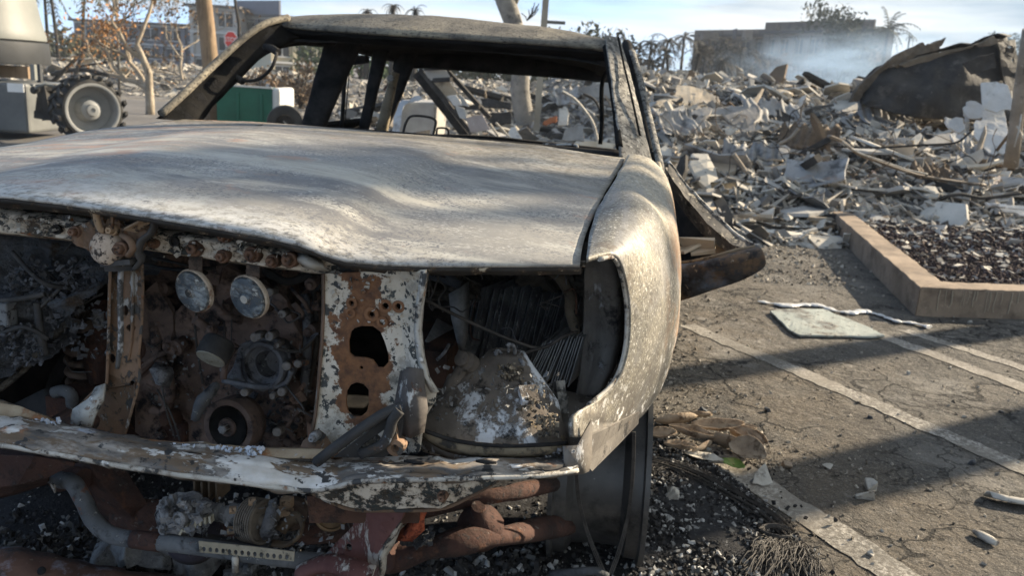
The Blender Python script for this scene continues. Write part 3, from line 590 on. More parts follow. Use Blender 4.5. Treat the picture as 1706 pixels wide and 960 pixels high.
for _ in range(420):
    y = 5.1 + 3.0 * rn.random() ** .6; x0 = 2.36 + .195 * (y - 4.76) + .22; x = rn.uniform(x0, min(x0 + 2.6, .64 * y + .6)); s_ = rn.uniform(.02, .07)
    lt_.flake((x, y, .125 + .02 * fbm((x, y, 3), 3)), (s_, s_ * rn.uniform(.3, .9), .006), rn, rn.uniform(.3, 1), .25)
S('bed_litter', lt_, 'rubble_bits', 'stuff', tone=True)
# burnt bed of charcoal, ash and glass crumbs under and beside the truck
def edge_x(y): return np.interp(y, [.3, 1.4, 1.9, 2.15, 2.45, 2.75, 3.1, 3.8, 5.2], [.95, .86, .82, .84, .76, .62, .42, .40, .5]) + .05 * fbm((0, y, 3), 5, 3)
S('ash_bed', MB().sheet([[((-1.9 + (edge_x(y) + 1.9) * i / 60), y, az(-1.9 + (edge_x(y) + 1.9) * i / 60, y) + .003 + (.018 * abs(fbm((i * .05, y, 4), 2.2)) if i < 58 else 0)) for i in range(61)] for y in np.linspace(.3, 5.4, 130)]), 'ashbed')
cb = MB()
for _ in range(40000):
    y = 1.15 + 3.2 * rn.random() ** 1.5; xm = edge_x(y) + .10 * rn.gauss(0, 1) * (rn.random() < .25); x = rn.uniform(-1.3, xm) if rn.random() < .5 else rn.uniform(.1, xm)
    if y > 3 and rn.random() < .4: continue
    s_ = .0028 + .0085 * rn.random() ** 2.4
    cb.chunk((x, y, az(x, y) + .004 + .02 * abs(fbm((x, y, 4), 3)) + s_ * .3), (s_ * rn.uniform(.8, 1.8), s_, s_ * rn.uniform(.5, .9)), rn, rn.random())
S('charcoal_crumbs', cb, 'char_bits', 'stuff', tone=True)
gr = MB()
for _ in range(15000):
    k = rn.random()
    if k < .6: y = 2.55 + 2.9 * rn.random(); x = edge_x(y) + .26 * abs(rn.gauss(0, 1)) - .03
    elif k < .8: y = 1.6 + 5.5 * rn.random() ** 1.4; x = rn.uniform(.6, .62 * y + .4)
    else: y = rn.uniform(5.4, 7.4); x = rn.uniform(1.1, 2.2 + .19 * (y - 4.8))
    s_ = (.0012 + .006 * rn.random() ** 5) * (1 + .12 * y) * (1.5 if k > .8 else 1)
    gr.chunk((x, y, az(x, y) + s_ * .3), (s_ * rn.uniform(.8, 2), s_, s_ * .6), rn, rn.random())
S('ground_grit', gr, 'grit', 'stuff', tone=True)
ga = MB()
for _ in range(5000):
    px, py = rn.choice(((rn.uniform(0, 340), rn.uniform(905, 965)), (rn.uniform(100, 400), rn.uniform(880, 965)), (rn.uniform(420, 640), rn.uniform(920, 975)), (rn.uniform(640, 900), rn.uniform(925, 965))))
    p = G(px, py); s_ = rn.uniform(.004, .015); z = .02 + .05 * abs(fbm((p.x, p.y, 1), 5))
    ga.chunk((p.x, p.y, rn.uniform(0, z)), (s_ * rn.uniform(.8, 2), s_, s_ * .7), rn, .3 + .62 * rn.random() ** 2)
S('ash_lumps', ga, 'char_bits', 'stuff', tone=True)
# rubble ground: one displaced bed over which the pieces lie
def rz(x, y): return heap(x, y) - .03
S('rubble_bed', gridsheet(.9, 34, 6.9, 60, 230, 260, rz), 'rubble_base'); S('rubble_bed', gridsheet(-5, .9, 9, 60, 60, 230, rz), 'rubble_base'); S('rubble_bed', gridsheet(-45, -5, 24, 60, 130, 110, rz), 'rubble_base')
rb = MB()
for _ in range(44000):
    k = rn.random()
    if k < .66: y = 6.9 + 22 * rn.random() ** 2.0; x = rn.uniform(1.1, .64 * y + .8)
    elif k < .9: y = 9.3 + 24 * rn.random() ** 1.6; x = rn.uniform(-.30 * y, .14 * y)
    else: y = rn.uniform(26, 44); x = rn.uniform(-.62 * y, -.20 * y)
    h = heap(x, y)
    if h < .015 and rn.random() < .75: continue
    s_ = (.016 + .07 * rn.random() ** 2.6) * (1 + .02 * y)
    if rn.random() < .25: rb.chunk((x, y, h + s_ * .1), (s_ * rn.uniform(.7, 1.4), s_ * .7, s_ * rn.uniform(.3, .6)), rn, rn.random(), .22)
    else: rb.flake((x, y, h - .01 + .05 * rn.random()), (s_ * rn.uniform(1, 3.6), s_ * rn.uniform(.6, 1.7), .008 + s_ * .08), rn, rn.random() ** .7, .5, .30)
S('small_rubble', rb, 'rubble_bits', 'stuff', tone=True)
# ------------------------------------------------------------------ the burnt pickup
TR = empty('burnt_pickup_truck', TO, -YAW, 'burnt out pickup truck without glass, grille or tyres, filling the foreground', 'truck')
def P(name, mb, mat, parent=TR, **kw): return mb.build(name, M[mat], parent, **kw)
def interp(x, tab):
    xs = [t_[0] for t_ in tab]
    return [float(np.interp(x, xs, [t_[k] for t_ in tab])) for k in range(1, len(tab[0]))]
def path(pts, n=0):
    q = [T(*p) for p in pts]; return [Vector(p) for p in spline(q, n)] if n else q

# --- outlines of the front wing, from the lamp opening back to the pillar
def sect(pts, n=26): return spline(pts, n)
secs = [[T(*p) for p in s_] for s_ in (
    ((977, 438, .16), (1000, 431, .19), (1019, 429, .22), (1030, 446, .255), (1040, 490, .29), (1043, 535, .30), (1038, 590, .29), (1020, 637, .26), (985, 670, .20), (954, 690, .13), (947, 706, .11), (948, 728, .11)),
    ((980, 410, .28), (1010, 404, .29), (1038, 408, .31), (1056, 430, .335), (1070, 480, .36), (1073, 535, .37), (1068, 585, .36), (1050, 635, .33), (1018, 672, .27), (988, 693, .2), (976, 706, .175), (978, 727, .17)),
    ((988, 380, .42), (1028, 372, .43), (1062, 384, .44), (1084, 420, .46), (1102, 480, .49), (1104, 535, .5), (1098, 585, .49), (1082, 632, .45), (1052, 674, .38), (1026, 694, .31), (1014, 704, .28), (1014, 716, .27)),
    ((1003, 345, .60), (1045, 335, .60), (1080, 350, .60), (1104, 395, .61), (1121, 470, .62), (1121, 535, .62), (1113, 590, .61), (1100, 640, .58), (1080, 672, .53), (1062, 688, .48), (1053, 694, .45), (1050, 700, .44)))]
for px, py, v in ((1018, 313, .85), (1034, 286, 1.12), (1047, 262, 1.4)):
    a = T(px, py, v); k = (v - .85) / .55; low = .62 - .32 * k
    secs.append([(a.x, a.y, a.z), (a.x + .03, v, a.z + .002), (a.x + .07, v, a.z - .012), (.848, v - .01, a.z - .055), (.872, v - .02, a.z - .12), (.884, v - .03, a.z - .19), (.888, v - .04, a.z - .25), (.889, v - .05, .69 - .03 * k), (.888, v - .07, .665 - .07 * k), (.886, v - .09, .645 - .13 * k), (.883, v - .11, .63 - .2 * k), (.878, v - .13, low)])
wing_tab = sorted((p[1], p[0], p[2]) for p in spline([tuple(q[0]) for q in secs], 40))
# --- bonnet
lip = [T(*p) for p in ((0, 323, 0), (100, 335, 0), (210, 351, 0), (330, 371, .0), (430, 388, .005), (500, 404, .015), (540, 420, .03), (575, 430, .04), (640, 435, .06), (720, 437, .08), (800, 437, .1), (900, 437, .13), (973, 436, .16))]
lip_tab = [(-.74, .17, .945), (-.6, .1, .95), (-.42, .05, .955), (-.33, .02, .97)] + [tuple(p) for p in lip]
rear_tab = [tuple(p) for p in sorted([T(*p)[:] for p in ((278, 197, 1.5), (400, 201, 1.49), (500, 208, 1.48), (650, 221, 1.46), (800, 233, 1.445), (900, 242, 1.43), (1044, 261, 1.4))])]
NU, NV = 90, 60; rows = []
uf_l = lambda t: lip_tab[0][0] + (rear_tab[0][0] - lip_tab[0][0]) * t
uf_r = lambda t: lip_tab[-1][0] + (rear_tab[-1][0] - lip_tab[-1][0]) * t
for j in range(NV + 1):
    t = j / NV; row = []
    for i in range(NU + 1):
        s = i / NU; uf = lip_tab[0][0] + (lip_tab[-1][0] - lip_tab[0][0]) * s; ur = rear_tab[0][0] + (rear_tab[-1][0] - rear_tab[0][0]) * s
        vf, zf = interp(uf, lip_tab); vr, zr = interp(ur, rear_tab); tt = t ** .9
        u = uf + (ur - uf) * t; v = vf + (vr - vf) * tt; z = zf + (zr - zf) * t
        z += .030 * math.sin(math.pi * min(1, t * 1.02)) * (1 - .6 * abs(2 * s - 1) ** 3)
        ue, ze = interp(v, wing_tab); ue -= .010; u = -ue - .03 + (2 * ue + .03) * ((u - uf_l(t)) / (uf_r(t) - uf_l(t)))
        w = max(0, (s - .8) / .2) ** 2 * (1 if v > .2 else max(0, (v - .15) / .05)); z = z * (1 - w) + (ze - .003) * w
        b = 1 - min(1, max(0, (abs(u + .02) - .24 + .05 * t) / .30)); b = b * b * (3 - 2 * b); z += .010 * b * math.sin(math.pi * min(1, t * 1.1 + .08))
        if t < .06: z -= .004 * (1 - t / .06) ** 2
        p = Vector((u, v, z)); k = math.sin(math.pi * t)
        z += (.005 * fbm((u * 1.1, v * 2.2, 3), 1.6, 3) + .002 * fbm((u, v * 1.6, 8), 6, 3)) * k
        row.append((u, v, z))
    rows.append(row)
hood = P('hood', MB().sheet(rows), 'hood', solid=.005, off=-1)
edge = [Vector(p) for p in rows[0]]
f_ = MB(); f_.sheet([[p + Vector((0, .003, -.005)) for p in edge], [p + Vector((0, .006, -.012 + .002 * fbm(p, 30))) for p in edge], [p + Vector((0, .04, -.013)) for p in edge], [p + Vector((0, .045, -.026 + .002 * fbm(p, 22))) for p in edge], [p + Vector((0, .09, -.03)) for p in edge], [p + Vector((0, .3, -.02)) for p in edge]])
P('hood_inner_panel', f_, 'hood_inner', hood, solid=.003)
# leaf-like flap of scorched seal at the bonnet's rear edge
sc = [T(*p) for p in ((318, 214, 1.30), (340, 218, 1.24), (400, 217, 1.22), (438, 211, 1.28), (400, 210, 1.32), (345, 210, 1.33))]
P('seal_strip', MB().add([p + Vector((0, 0, .006)) for p in sc], [(0, 1, 2, 3, 4, 5)]), 'plaster_grey_dark', hood, solid=.004)

# --- front wings (fenders)
secs = [sect(s_, 40) for s_ in secs]
grid = []
for j in range(40): grid.append([Vector(p) for p in spline([s_[j] for s_ in secs], 44)])
for r_ in grid:
    for i, p in enumerate(r_):
        w = min(1, i / 6, (43 - i) / 6); dn = .006 * fbm(p + Vector((3, 0, 0)), 4.5) * w; p.x += dn; p.z += .5 * dn
fender = P('fender', MB().sheet(grid), 'fender', solid=.008, off=-1)
grid2 = [[Vector((-p.x - .015, p.y, p.z - .022)) for p in reversed(r_)] for r_ in grid]
P('fender', MB().sheet(grid2), 'hood', solid=.008, off=-1)
P('lamp_opening_edge', MB().tube([r_[0] + Vector((.0015, -.001, 0)) for r_ in grid[3:30]], .0042, 6), 'beam_pale', fender)
P('fender_flange', MB().add([T(*p) for p in ((972, 730, .13), (1004, 716, .2), (1064, 686, .42), (1062, 706, .42), (1030, 740, .32), (985, 785, .2), (972, 770, .15))], [(0, 1, 2, 3, 4, 5, 6)]), 'upright', fender, solid=.004)
ft = MB()
for q in ((1075, 676, .50),): ft.chunk(T(*q), (.03, .02, .045), random.Random(3))
P('wing_wall', MB().sheet([[Vector((-.70, v_, z_)) for v_ in (.25, .8, 1.45)] for z_ in (.92, .6, .35)]), 'soot', TR, solid=.01)
P('fender_liner', MB().sheet([[Vector((.60 + .26 * k / 6, .86 - .33 * math.cos(a), .34 + .36 * math.sin(a))) for k in range(7)] for a in np.linspace(.95, math.pi - .6, 12)]), 'soot', TR, solid=.004)
# upright plate inside the empty lamp opening
P('wing_inner_panel', MB().sheet([[T(x0 + (x1 - x0) * k / 5, y, vv + .02 * math.sin(k * 1.3)) for k in range(6)] for y, x0, x1, vv in ((432, 977, 1024, .40), (470, 975, 1034, .42), (520, 974, 1037, .44), (570, 972, 1034, .44), (615, 968, 1022, .42), (655, 962, 1002, .38), (690, 945, 985, .33))]), 'upright', TR, solid=.006)
P('wing_bracket', MB().bar(T(931, 635, .26), T(938, 690, .24), .018, .012).bar(T(918, 640, .28), T(922, 700, .25), .012, .01), 'pillar', TR)

# --- cab: pillars, roof, rear wall
def rect_loft(st, mat, name, parent=TR, smooth=True, amp=.003):
    """ring per station: (left point, right point, depth) as a flattened tube"""
    rings = []
    for a, b, d in st:
        a, b = Vector(a), Vector(b); c = (a + b) / 2; x = (b - a) / 2; y = Vector(d)
        rings.append([c + x * (math.copysign(abs(math.cos(t)) ** .55, math.cos(t))) + y * (math.copysign(abs(math.sin(t)) ** .55, math.sin(t))) for t in np.linspace(0, 2 * math.pi, 16, endpoint=False)])
    n = len(rings); dense = [list(map(Vector, zip(*[iter(r_)] * 3))) for r_ in spline([sum([list(p) for p in r_], []) for r_ in rings], n * 6)]
    for r_ in dense:
        for p in r_: p += Vector((fbm(p, 14), fbm(p + Vector((4, 4, 4)), 14), fbm(p + Vector((9, 1, 2)), 14))) * amp
    return P(name, MB().sheet(dense, smooth, True), mat, parent)
pr = rect_loft([(T(1010, 58, 2.08), T(1031, 62, 2.14), (.01, .035, 0)), (T(1015, 95, 1.94), T(1042, 100, 2.0), (.01, .035, 0)), (T(1022, 150, 1.78), T(1056, 155, 1.84), (.01, .035, 0)), (T(1029, 205, 1.6), T(1070, 210, 1.66), (.01, .04, 0)), (T(1034, 262, 1.44), T(1086, 275, 1.5), (.01, .04, 0)), (T(1040, 320, 1.4), T(1100, 330, 1.45), (.01, .04, 0))], 'pillar', 'windscreen_pillar')
P('pillar_flange', MB().tube(path([(1009, 78, 2.02), (1016, 120, 1.9), (1025, 180, 1.7), (1032, 245, 1.46)], 16), .012, 6), 'pillar_dark', pr)
P('pillar_gutter', MB().tube(path([(1030, 62, 2.05), (1040, 110, 1.9), (1052, 160, 1.74), (1066, 225, 1.56)], 16), .004, 6), 'pillar_dark', pr)
P('door_pillar', MB().tube(path([(1053, 84, 2.4), (1066, 130, 2.2), (1080, 190, 2.0), (1097, 262, 1.7), (1105, 310, 1.6)], 20), .013, 8, flat=.6), 'pillar', TR)
P('door_gap_shade', MB().tube(path([(1044, 72, 2.5), (1056, 125, 2.3), (1070, 190, 2.1), (1086, 262, 1.8)], 20), .020, 8), 'soot', TR)  # dark tube paints the shade of the gap between pillar and door frame
dpo = MB()
for k in range(3): dpo.tube(path([(1096 + 3 * k, 272 + 6 * k, 1.5), (1103 + 3 * k, 330, 1.4), (1108 + 3 * k, 395, 1.36), (1113 + 3 * k, 470, 1.3)], 14), .010 - .002 * k, 6)
P('hinge_pillar', dpo, 'fender', TR)
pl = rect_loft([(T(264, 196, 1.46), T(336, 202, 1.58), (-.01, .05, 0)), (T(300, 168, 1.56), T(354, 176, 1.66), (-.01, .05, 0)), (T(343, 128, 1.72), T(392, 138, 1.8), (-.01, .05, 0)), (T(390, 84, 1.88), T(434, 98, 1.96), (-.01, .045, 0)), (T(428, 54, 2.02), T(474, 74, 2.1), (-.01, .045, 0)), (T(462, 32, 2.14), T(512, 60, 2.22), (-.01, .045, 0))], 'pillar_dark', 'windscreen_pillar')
P('pillar_gutter', MB().tube(path([(268, 190, 1.44), (304, 158, 1.53), (352, 112, 1.7), (400, 68, 1.87), (440, 40, 2.0), (480, 29, 2.12)], 24), .014, 8), 'roof', pl)
mirr = MB().tube(path([(380, 112, 1.8), (392, 124, 1.8), (404, 134, 1.8), (430, 132, 1.78), (450, 116, 1.78), (458, 100, 1.8), (461, 88, 1.84)], 22), .006, 6).tube(path([(372, 118, 1.82), (392, 128, 1.81), (405, 136, 1.8)], 8), .013, 6).tube(path([(442, 78, 1.9), (452, 80, 1.88), (463, 87, 1.86)], 8), .014, 6)
P('sun_visor_arm', mirr, 'soot', TR)
# roof skin
rf = [tuple(T(*p)) for p in ((455, 40, 2.12), (500, 45, 2.08), (560, 49, 2.04), (700, 58, 2.0), (850, 67, 1.99), (960, 75, 2.0), (1012, 82, 2.04))]
rt = [tuple(T(*p)) for p in ((462, 32, 2.2), (520, 25, 2.26), (620, 22, 2.32), (735, 27, 2.34), (850, 38, 2.32), (950, 51, 2.26), (1010, 68, 2.16))]
N = 60; r0, r1 = spline(rf, N), spline(rt, N); rows = []
for t in np.linspace(0, 1, 9):
    rows.append([Vector(a) * (1 - t) + Vector(b) * t + Vector((0, 0, .014 * math.sin(math.pi * t) ** .8)) for a, b in zip(r0, r1)])
for vv, dz in ((2.7, .006), (3.1, -.004), (3.5, -.02), (3.85, -.045)):
    rows.append([Vector((p[0] * (1 - .06 * (vv - 2.3)) - .02 * (vv - 2.3), vv, p[2] + dz + .012 * fbm((p[0], vv, 0), 3))) for p in r1])
for r_ in rows[1:]:
    for p in r_: p.z += .004 * fbm(p, 5)
P('roof', MB().sheet(rows), 'roof', solid=.012, off=-1)
hd = spline([(a[0], a[1] + .02, a[2] - .006) for a in rf], 40)
P('windscreen_header', MB().sheet([[Vector(p) + Vector(o) for p in hd] for o in ((0, 0, 0), (0, -.012, -.008), (0, .0, -.020), (0, .05, -.026), (0, .05, -.034), (0, .12, -.03))]), 'pillar_dark', TR, solid=.004)
hl = MB().sheet([[Vector((p.x * .97, p.y, p.z - .055 - (.02 if i > 0 else 0))) for p in rows[i]] for i in (2, 8, 9, 10, 11, 12)])
P('roof_lining', hl, 'soot', TR, solid=.006)
for k in (1, -2): P('roof_rail', MB().tube([Vector((rows[i][k].x, rows[i][k].y, rows[i][k].z - .05)) for i in (4, 8, 9, 10, 11, 12)], .045, 8), 'soot', TR)
def pil(q, v, name='door_pillar', mat='soot', d=.06):
    (ax, ay), (bx, by), (cx, cy), (dx, dy) = q
    return rect_loft([(T(ax, ay, v), T(bx, by, v), (0, d, 0)), (T((ax + dx) / 2, (ay + dy) / 2, v), T((bx + cx) / 2, (by + cy) / 2, v), (0, d, 0)), (T(dx, dy, v), T(cx, cy, v), (0, d, 0))], mat, name, amp=.004)
pil(((548, 50), (604, 70), (540, 216), (502, 213)), 2.5, d=.03)
pil(((624, 75), (648, 84), (612, 224), (597, 222)), 3.2, d=.02)
pil(((668, 80), (698, 90), (640, 232), (622, 228)), 3.5, d=.02)
pil(((652, 118), (664, 122), (644, 224), (624, 222)), 3.38, 'lock_pillar_liner', 'liner', .02)
P('lock_striker', MB().lathe(T(652, 130, 3.36), (0, -1, 0), [(.0, 0), (.018, 0), (.018, .02), (0, .02)], 10), 'beam_pale', TR)
P('window_channel', MB().tube(path([(578, 108, 2.9), (573, 150, 2.9), (569, 220, 2.9)]), .010, 6).tube(path([(583, 108, 2.95), (574, 215, 2.95)]), .003, 5), 'soot', TR)
# left door top rail above its window
P('door_window_frame', MB().tube(path([(452, 76, 2.1), (478, 69, 2.2), (510, 66, 2.3), (546, 67, 2.42), (552, 75, 2.44)], 16), .022, 8).tube(path([(460, 66, 2.12), (500, 54, 2.24), (560, 52, 2.46)], 12), .035, 8), 'soot', TR)
for q in (((575, 92), (614, 92), (614, 104), (575, 110)),): pil(q, 2.95, 'rear_door_frame', 'soot', .03)
# rear wall below and header above the rear window
bw = [T(600, 216, 3.6), T(640, 222, 3.6), T(800, 226, 3.62), T(900, 236, 3.62), T(1034, 250, 3.6)]
P('cab_rear_wall', MB().sheet([[p for p in spline(bw, 20)], [(p[0], p[1] + .01, p[2] - .06) for p in spline(bw, 20)], [(p[0], p[1], .25) for p in spline(bw, 20)]]), 'soot', TR, solid=.03)
hh = [T(655, 116, 3.6), T(700, 112, 3.62), T(760, 116, 3.63), T(900, 126, 3.63), T(1026, 137, 3.6), T(1040, 140, 3.6)]
P('rear_window_header', MB().sheet([[p for p in spline(hh, 24)], [(p[0], p[1] + .02, p[2] + .05) for p in spline(hh, 24)], [(p[0] * .98, p[1] + .12, p[2] + .14) for p in spline(hh, 24)]]), 'soot', TR, solid=.03)
P('dashboard_bar', MB().tube(path([(560, 222, 1.72), (640, 228, 1.7), (760, 238, 1.68), (900, 251, 1.66), (1034, 263, 1.62)], 24), .022, 8), 'soot', TR)
P('cowl_panel', MB().sheet([[Vector((u, v_, z_)) for u in np.linspace(-.8, .8, 9)] for v_, z_ in ((1.42, .955), (1.55, .94), (1.6, .80), (1.6, .3))]), 'soot', TR, solid=.006)
def hoop(pts, r): return MB().tube(path(pts, 26), r, 6)
P('seat_frame_hoop', hoop([(671, 224, 2.6), (676, 205, 2.6), (684, 194, 2.6), (700, 193, 2.6), (718, 196, 2.6), (726, 202, 2.6), (724, 215, 2.6), (720, 232, 2.6)], .006), 'wire', TR)
P('seat_frame_hoop', hoop([(727, 232, 2.7), (728, 216, 2.7), (732, 213, 2.7), (744, 214, 2.7), (747, 219, 2.7), (746, 232, 2.7)], .005), 'wire', TR)
P('bent_wire', hoop([(905, 240, 1.8), (930, 241, 1.75), (957, 241, 1.7), (963, 246, 1.68), (964, 256, 1.66)], .004), 'beam_pale', TR)
P('belt_strap', hoop([(1012, 118, 2.4), (1004, 135, 2.4), (1002, 160, 2.4), (1003, 200, 2.4), (1000, 240, 2.4)], .010), 'pillar_dark', TR)
# cab floor, bed and rear quarters
P('cab_floor', MB().box((0, 2.6, .28), (1.6, 2.2, .05)), 'soot', TR)
P('cargo_bed', MB().sheet([[Vector((u, v_, z_)) for v_ in np.linspace(3.75, 5.2, 5)] for u, z_ in ((-.84, .78), (-.86, .5), (-.8, .38), (.76, .38), (.82, .5), (.80, .74))]), 'soot', TR, solid=.02)
P('sill_panel', MB().bar((-.85, 1.5, .36), (-.85, 3.6, .36), .08, .18).bar((.84, 1.5, .36), (.82, 3.6, .36), .08, .18), 'soot', TR)
for sgn, tp in ((-1, .93), (1, .90)):
    P('door', MB().sheet([[Vector((sgn * uu, v_, z_)) for v_ in ((2.62, 3.0, 3.55) if sgn > 0 else (1.62, 2.1, 2.6, 3.1, 3.6))] for uu, z_ in ((.74, tp), (.84, tp - .06), (.87, .7), (.85, .4))]), 'pillar_dark', TR, solid=.03)

# --- the front door hanging open on the near flank
dr = bpy.data.objects.new('front_door', bpy.data.meshes.new('front_door')); 
def D(px, py, v): return T(px, py, v)
skin = [[D(*p) for p in r_] for r_ in (
    ((1116, 438, 1.42), (1140, 440, 1.36), (1175, 434, 1.32), (1210, 424, 1.30), (1240, 416, 1.30), (1262, 410, 1.30)),
    ((1118, 446, 1.37), (1145, 446, 1.31), (1182, 439, 1.27), (1220, 431, 1.25), (1252, 422, 1.25), (1270, 418, 1.26)),
    ((1120, 476, 1.38), (1148, 472, 1.31), (1188, 462, 1.28), (1225, 452, 1.26), (1256, 443, 1.26), (1275, 437, 1.27)),
    ((1121, 505, 1.40), (1148, 496, 1.34), (1188, 483, 1.31), (1222, 471, 1.29), (1250, 458, 1.28), (1268, 447, 1.28)))]
skin = [[Vector(p) for p in spline(r_, 20)] for r_ in skin]
skin = [list(map(Vector, zip(*[iter(r_)] * 3))) for r_ in spline([sum([list(p) for p in r_], []) for r_ in skin], 14)]
for r_ in skin:
    for p in r_: p.y += .012 * fbm(p, 9)
door = link('open_front_door', MB().sheet(skin).mesh('open_front_door'), M['door'], TR, solid=.006)
rl = [[D(*p) for p in r_] for r_ in (
    ((1113, 272, 1.62), (1135, 300, 1.60), (1165, 335, 1.56), (1200, 370, 1.52), (1232, 396, 1.46), (1254, 410, 1.40), (1266, 414, 1.34)),
    ((1113, 286, 1.56), (1130, 312, 1.53), (1158, 348, 1.50), (1190, 384, 1.46), (1222, 408, 1.40), (1246, 420, 1.34), (1258, 424, 1.30)),
    ((1114, 312, 1.60), (1128, 334, 1.58), (1152, 366, 1.55), (1180, 396, 1.50), (1210, 417, 1.44), (1236, 428, 1.38), (1250, 430, 1.33)))]
rl = [[Vector(p) for p in spline(r_, 26)] for r_ in rl]
for r_ in rl:
    for p in r_: p.z += .006 * fbm(p, 18); p.y += .006 * fbm(p + Vector((3, 3, 3)), 16)
P('door_waist_rail', MB().sheet(rl, False), 'door_frame', door, solid=.008)
P('door_waist_rail_edge', MB().tube([p + Vector((0, 0, .004)) for p in rl[0]], .006, 6), 'beam_pale', door)
P('door_inner_panel', MB().sheet([[D(*p) for p in r_] for r_ in (((1112, 300, 1.72), (1150, 350, 1.66), (1200, 400, 1.58), (1250, 424, 1.48)), ((1116, 400, 1.72), (1150, 420, 1.66), (1200, 425, 1.58), (1250, 432, 1.46)), ((1118, 470, 1.7), (1150, 470, 1.6), (1200, 455, 1.5), (1250, 440, 1.44)))]), 'soot', door, solid=.006)
P('door_ledge', MB().tube(path([(1117, 440, 1.42), (1150, 437, 1.35), (1190, 428, 1.31), (1225, 418, 1.30), (1258, 412, 1.30)], 30), .012, 7, flat=.6), 'pillar_tan', door)
q = MB(); rn = random.Random(5)
for px, py, s_ in ((1160, 408, .05), (1150, 415, .045), (1172, 416, .04), (1140, 418, .035)): q.flake(D(px, py, 1.46), (s_ * 1.6, s_ * 1.2, .006), rn, None, .7)
P('plaster_chips', q, 'plaster_tan', door)
P('door_inner_brace', MB().add([D(*p) for p in ((1168, 425, 1.50), (1172, 400, 1.54), (1182, 388, 1.55), (1205, 402, 1.52), (1230, 420, 1.44), (1225, 430, 1.42))], [(0, 1, 2, 3, 4, 5)]), 'brown_panel', door, solid=.02)
# ------------------------------------------------------------------ the open front end
rn = random.Random(11)
def bolt(px, py, v, rpx, parent=TR, mat='bolt', ax=(0, -1, .1), washer=True):
    c = T(px, py, v); s = (T(px + rpx, py, v) - c).length
    mb = MB()
    if washer: mb.lathe(c, ax, [(s * 1.0, -.012), (s * 1.0, .004), (s * .93, .006), (0, .006)], 14)
    mb.lathe(c, ax, [(s * .72, .002), (s * .72, .013), (s * .6, .016), (s * .25, .016), (0, .012)], 6, False)
    return P('bolt', mb, mat, parent)
# upper crossmember: pressed channel with a rolled upper lip
def channel(st, name, mat, prof, n=60, parent=TR, amp=.0015, smooth=True, **kw):
    """st: (px, top, bottom, v); prof: list of (depth, 0..1 down the face)"""
    q = spline(st, n); rows = []
    for d, h in prof:
        rows.append([T(p[0], p[1] + (p[2] - p[1]) * h, p[3] + d) for p in q])
    for r_ in rows:
        for p in r_: p += Vector((0, fbm(p, 20), fbm(p + Vector((5, 5, 5)), 20))) * amp
    return P(name, MB().sheet(rows, smooth), mat, parent, **kw)
cross = channel([(-60, 344, 378, .07), (0, 354, 386, .07), (120, 369, 398, .08), (250, 387, 414, .08), (400, 408, 436, .09), (480, 420, 446, .1), (550, 432, 454, .115), (640, 440, 453, .14), (720, 440, 449, .16), (850, 440, 446, .2), (975, 438, 444, .24)], 'radiator_crossmember', 'primer',
        [(.05, -.42), (.03, -.25), (.006, .02), (0, .22), (.008, .5), (.004, .85), (.0, 1.0), (.02, 1.06), (.05, 1.1)], 90, solid=.003)
for px, py, r_ in ((325, 414, 13), (372, 427, 11), (421, 424, 13), (455, 435, 11), (483, 433, 13), (375, 394, 10), (259, 406, 8)): bolt(px, py, .085, r_, cross)
for px, py in ((95, 382), (291, 403)): P('hole_rim', MB().lathe(T(px, py, .078), (0, -1, 0), [(.0085, -.002), (.0085, .003), (.0055, .003), (.0055, -.006), (0, -.006)], 14), 'soot', cross)
P('torn_tab', MB().sheet([[T(*p) for p in r_] for r_ in (((488, 422, .1), (510, 424, .09), (535, 434, .1)), ((492, 432, .085), (514, 436, .075), (540, 446, .09)), ((505, 444, .09), (522, 449, .085), (550, 452, .1)))]), 'beam_pale', cross, solid=.003)
# centre post
pv = lambda x, y: T(x, y, .085 + (.02 if y > 640 else 0))
PO = [(183, 440), (236, 438), (238, 480), (235, 540), (231, 590), (233, 628), (226, 660), (215, 705), (206, 735), (150, 726), (120, 712), (118, 690), (130, 676), (150, 656), (160, 646), (174, 648), (178, 620), (180, 560), (181, 500)]
post = plate('radiator_post', PO, pv, M['rusty_post'], TR, (circ(210, 517, 5, 9), circ(219, 546, 8, 6), circ(188, 597, 5, 8), circ(158, 704, 9, 13, rot=.4), circ(221, 638, 4)), .004, .0012)
for pts in (((184, 440), (182, 500), (181, 560), (178, 640)), ((237, 440), (238, 480), (236, 540), (231, 590), (233, 628), (226, 660), (206, 732))):
    P('post_flange', MB().sheet([[T(x, y, .07) for x, y in pts], [T(x, y, .10) for x, y in pts]]), 'rusty_post', post, solid=.005, bevel=.001)
P('post_rib', MB().tube(path([(203, 448, .084), (202, 500, .084), (203, 560, .084), (198, 612, .086)], 20), .009, 8, flat=.5), 'post_grey', post)
P('post_rib', MB().tube(path([(222, 448, .084), (223, 500, .084), (221, 560, .084), (216, 600, .086)], 20), .006, 8, flat=.5), 'rusty_post', post)
P('post_foot_tab', MB().sheet([[T(*p) for p in r_] for r_ in (((160, 646, .10), (176, 640, .08)), ((150, 664, .07), (172, 668, .06)), ((122, 682, .06), (160, 690, .05)), ((118, 706, .05), (150, 722, .05)))]), 'beam_pale', post, solid=.004)
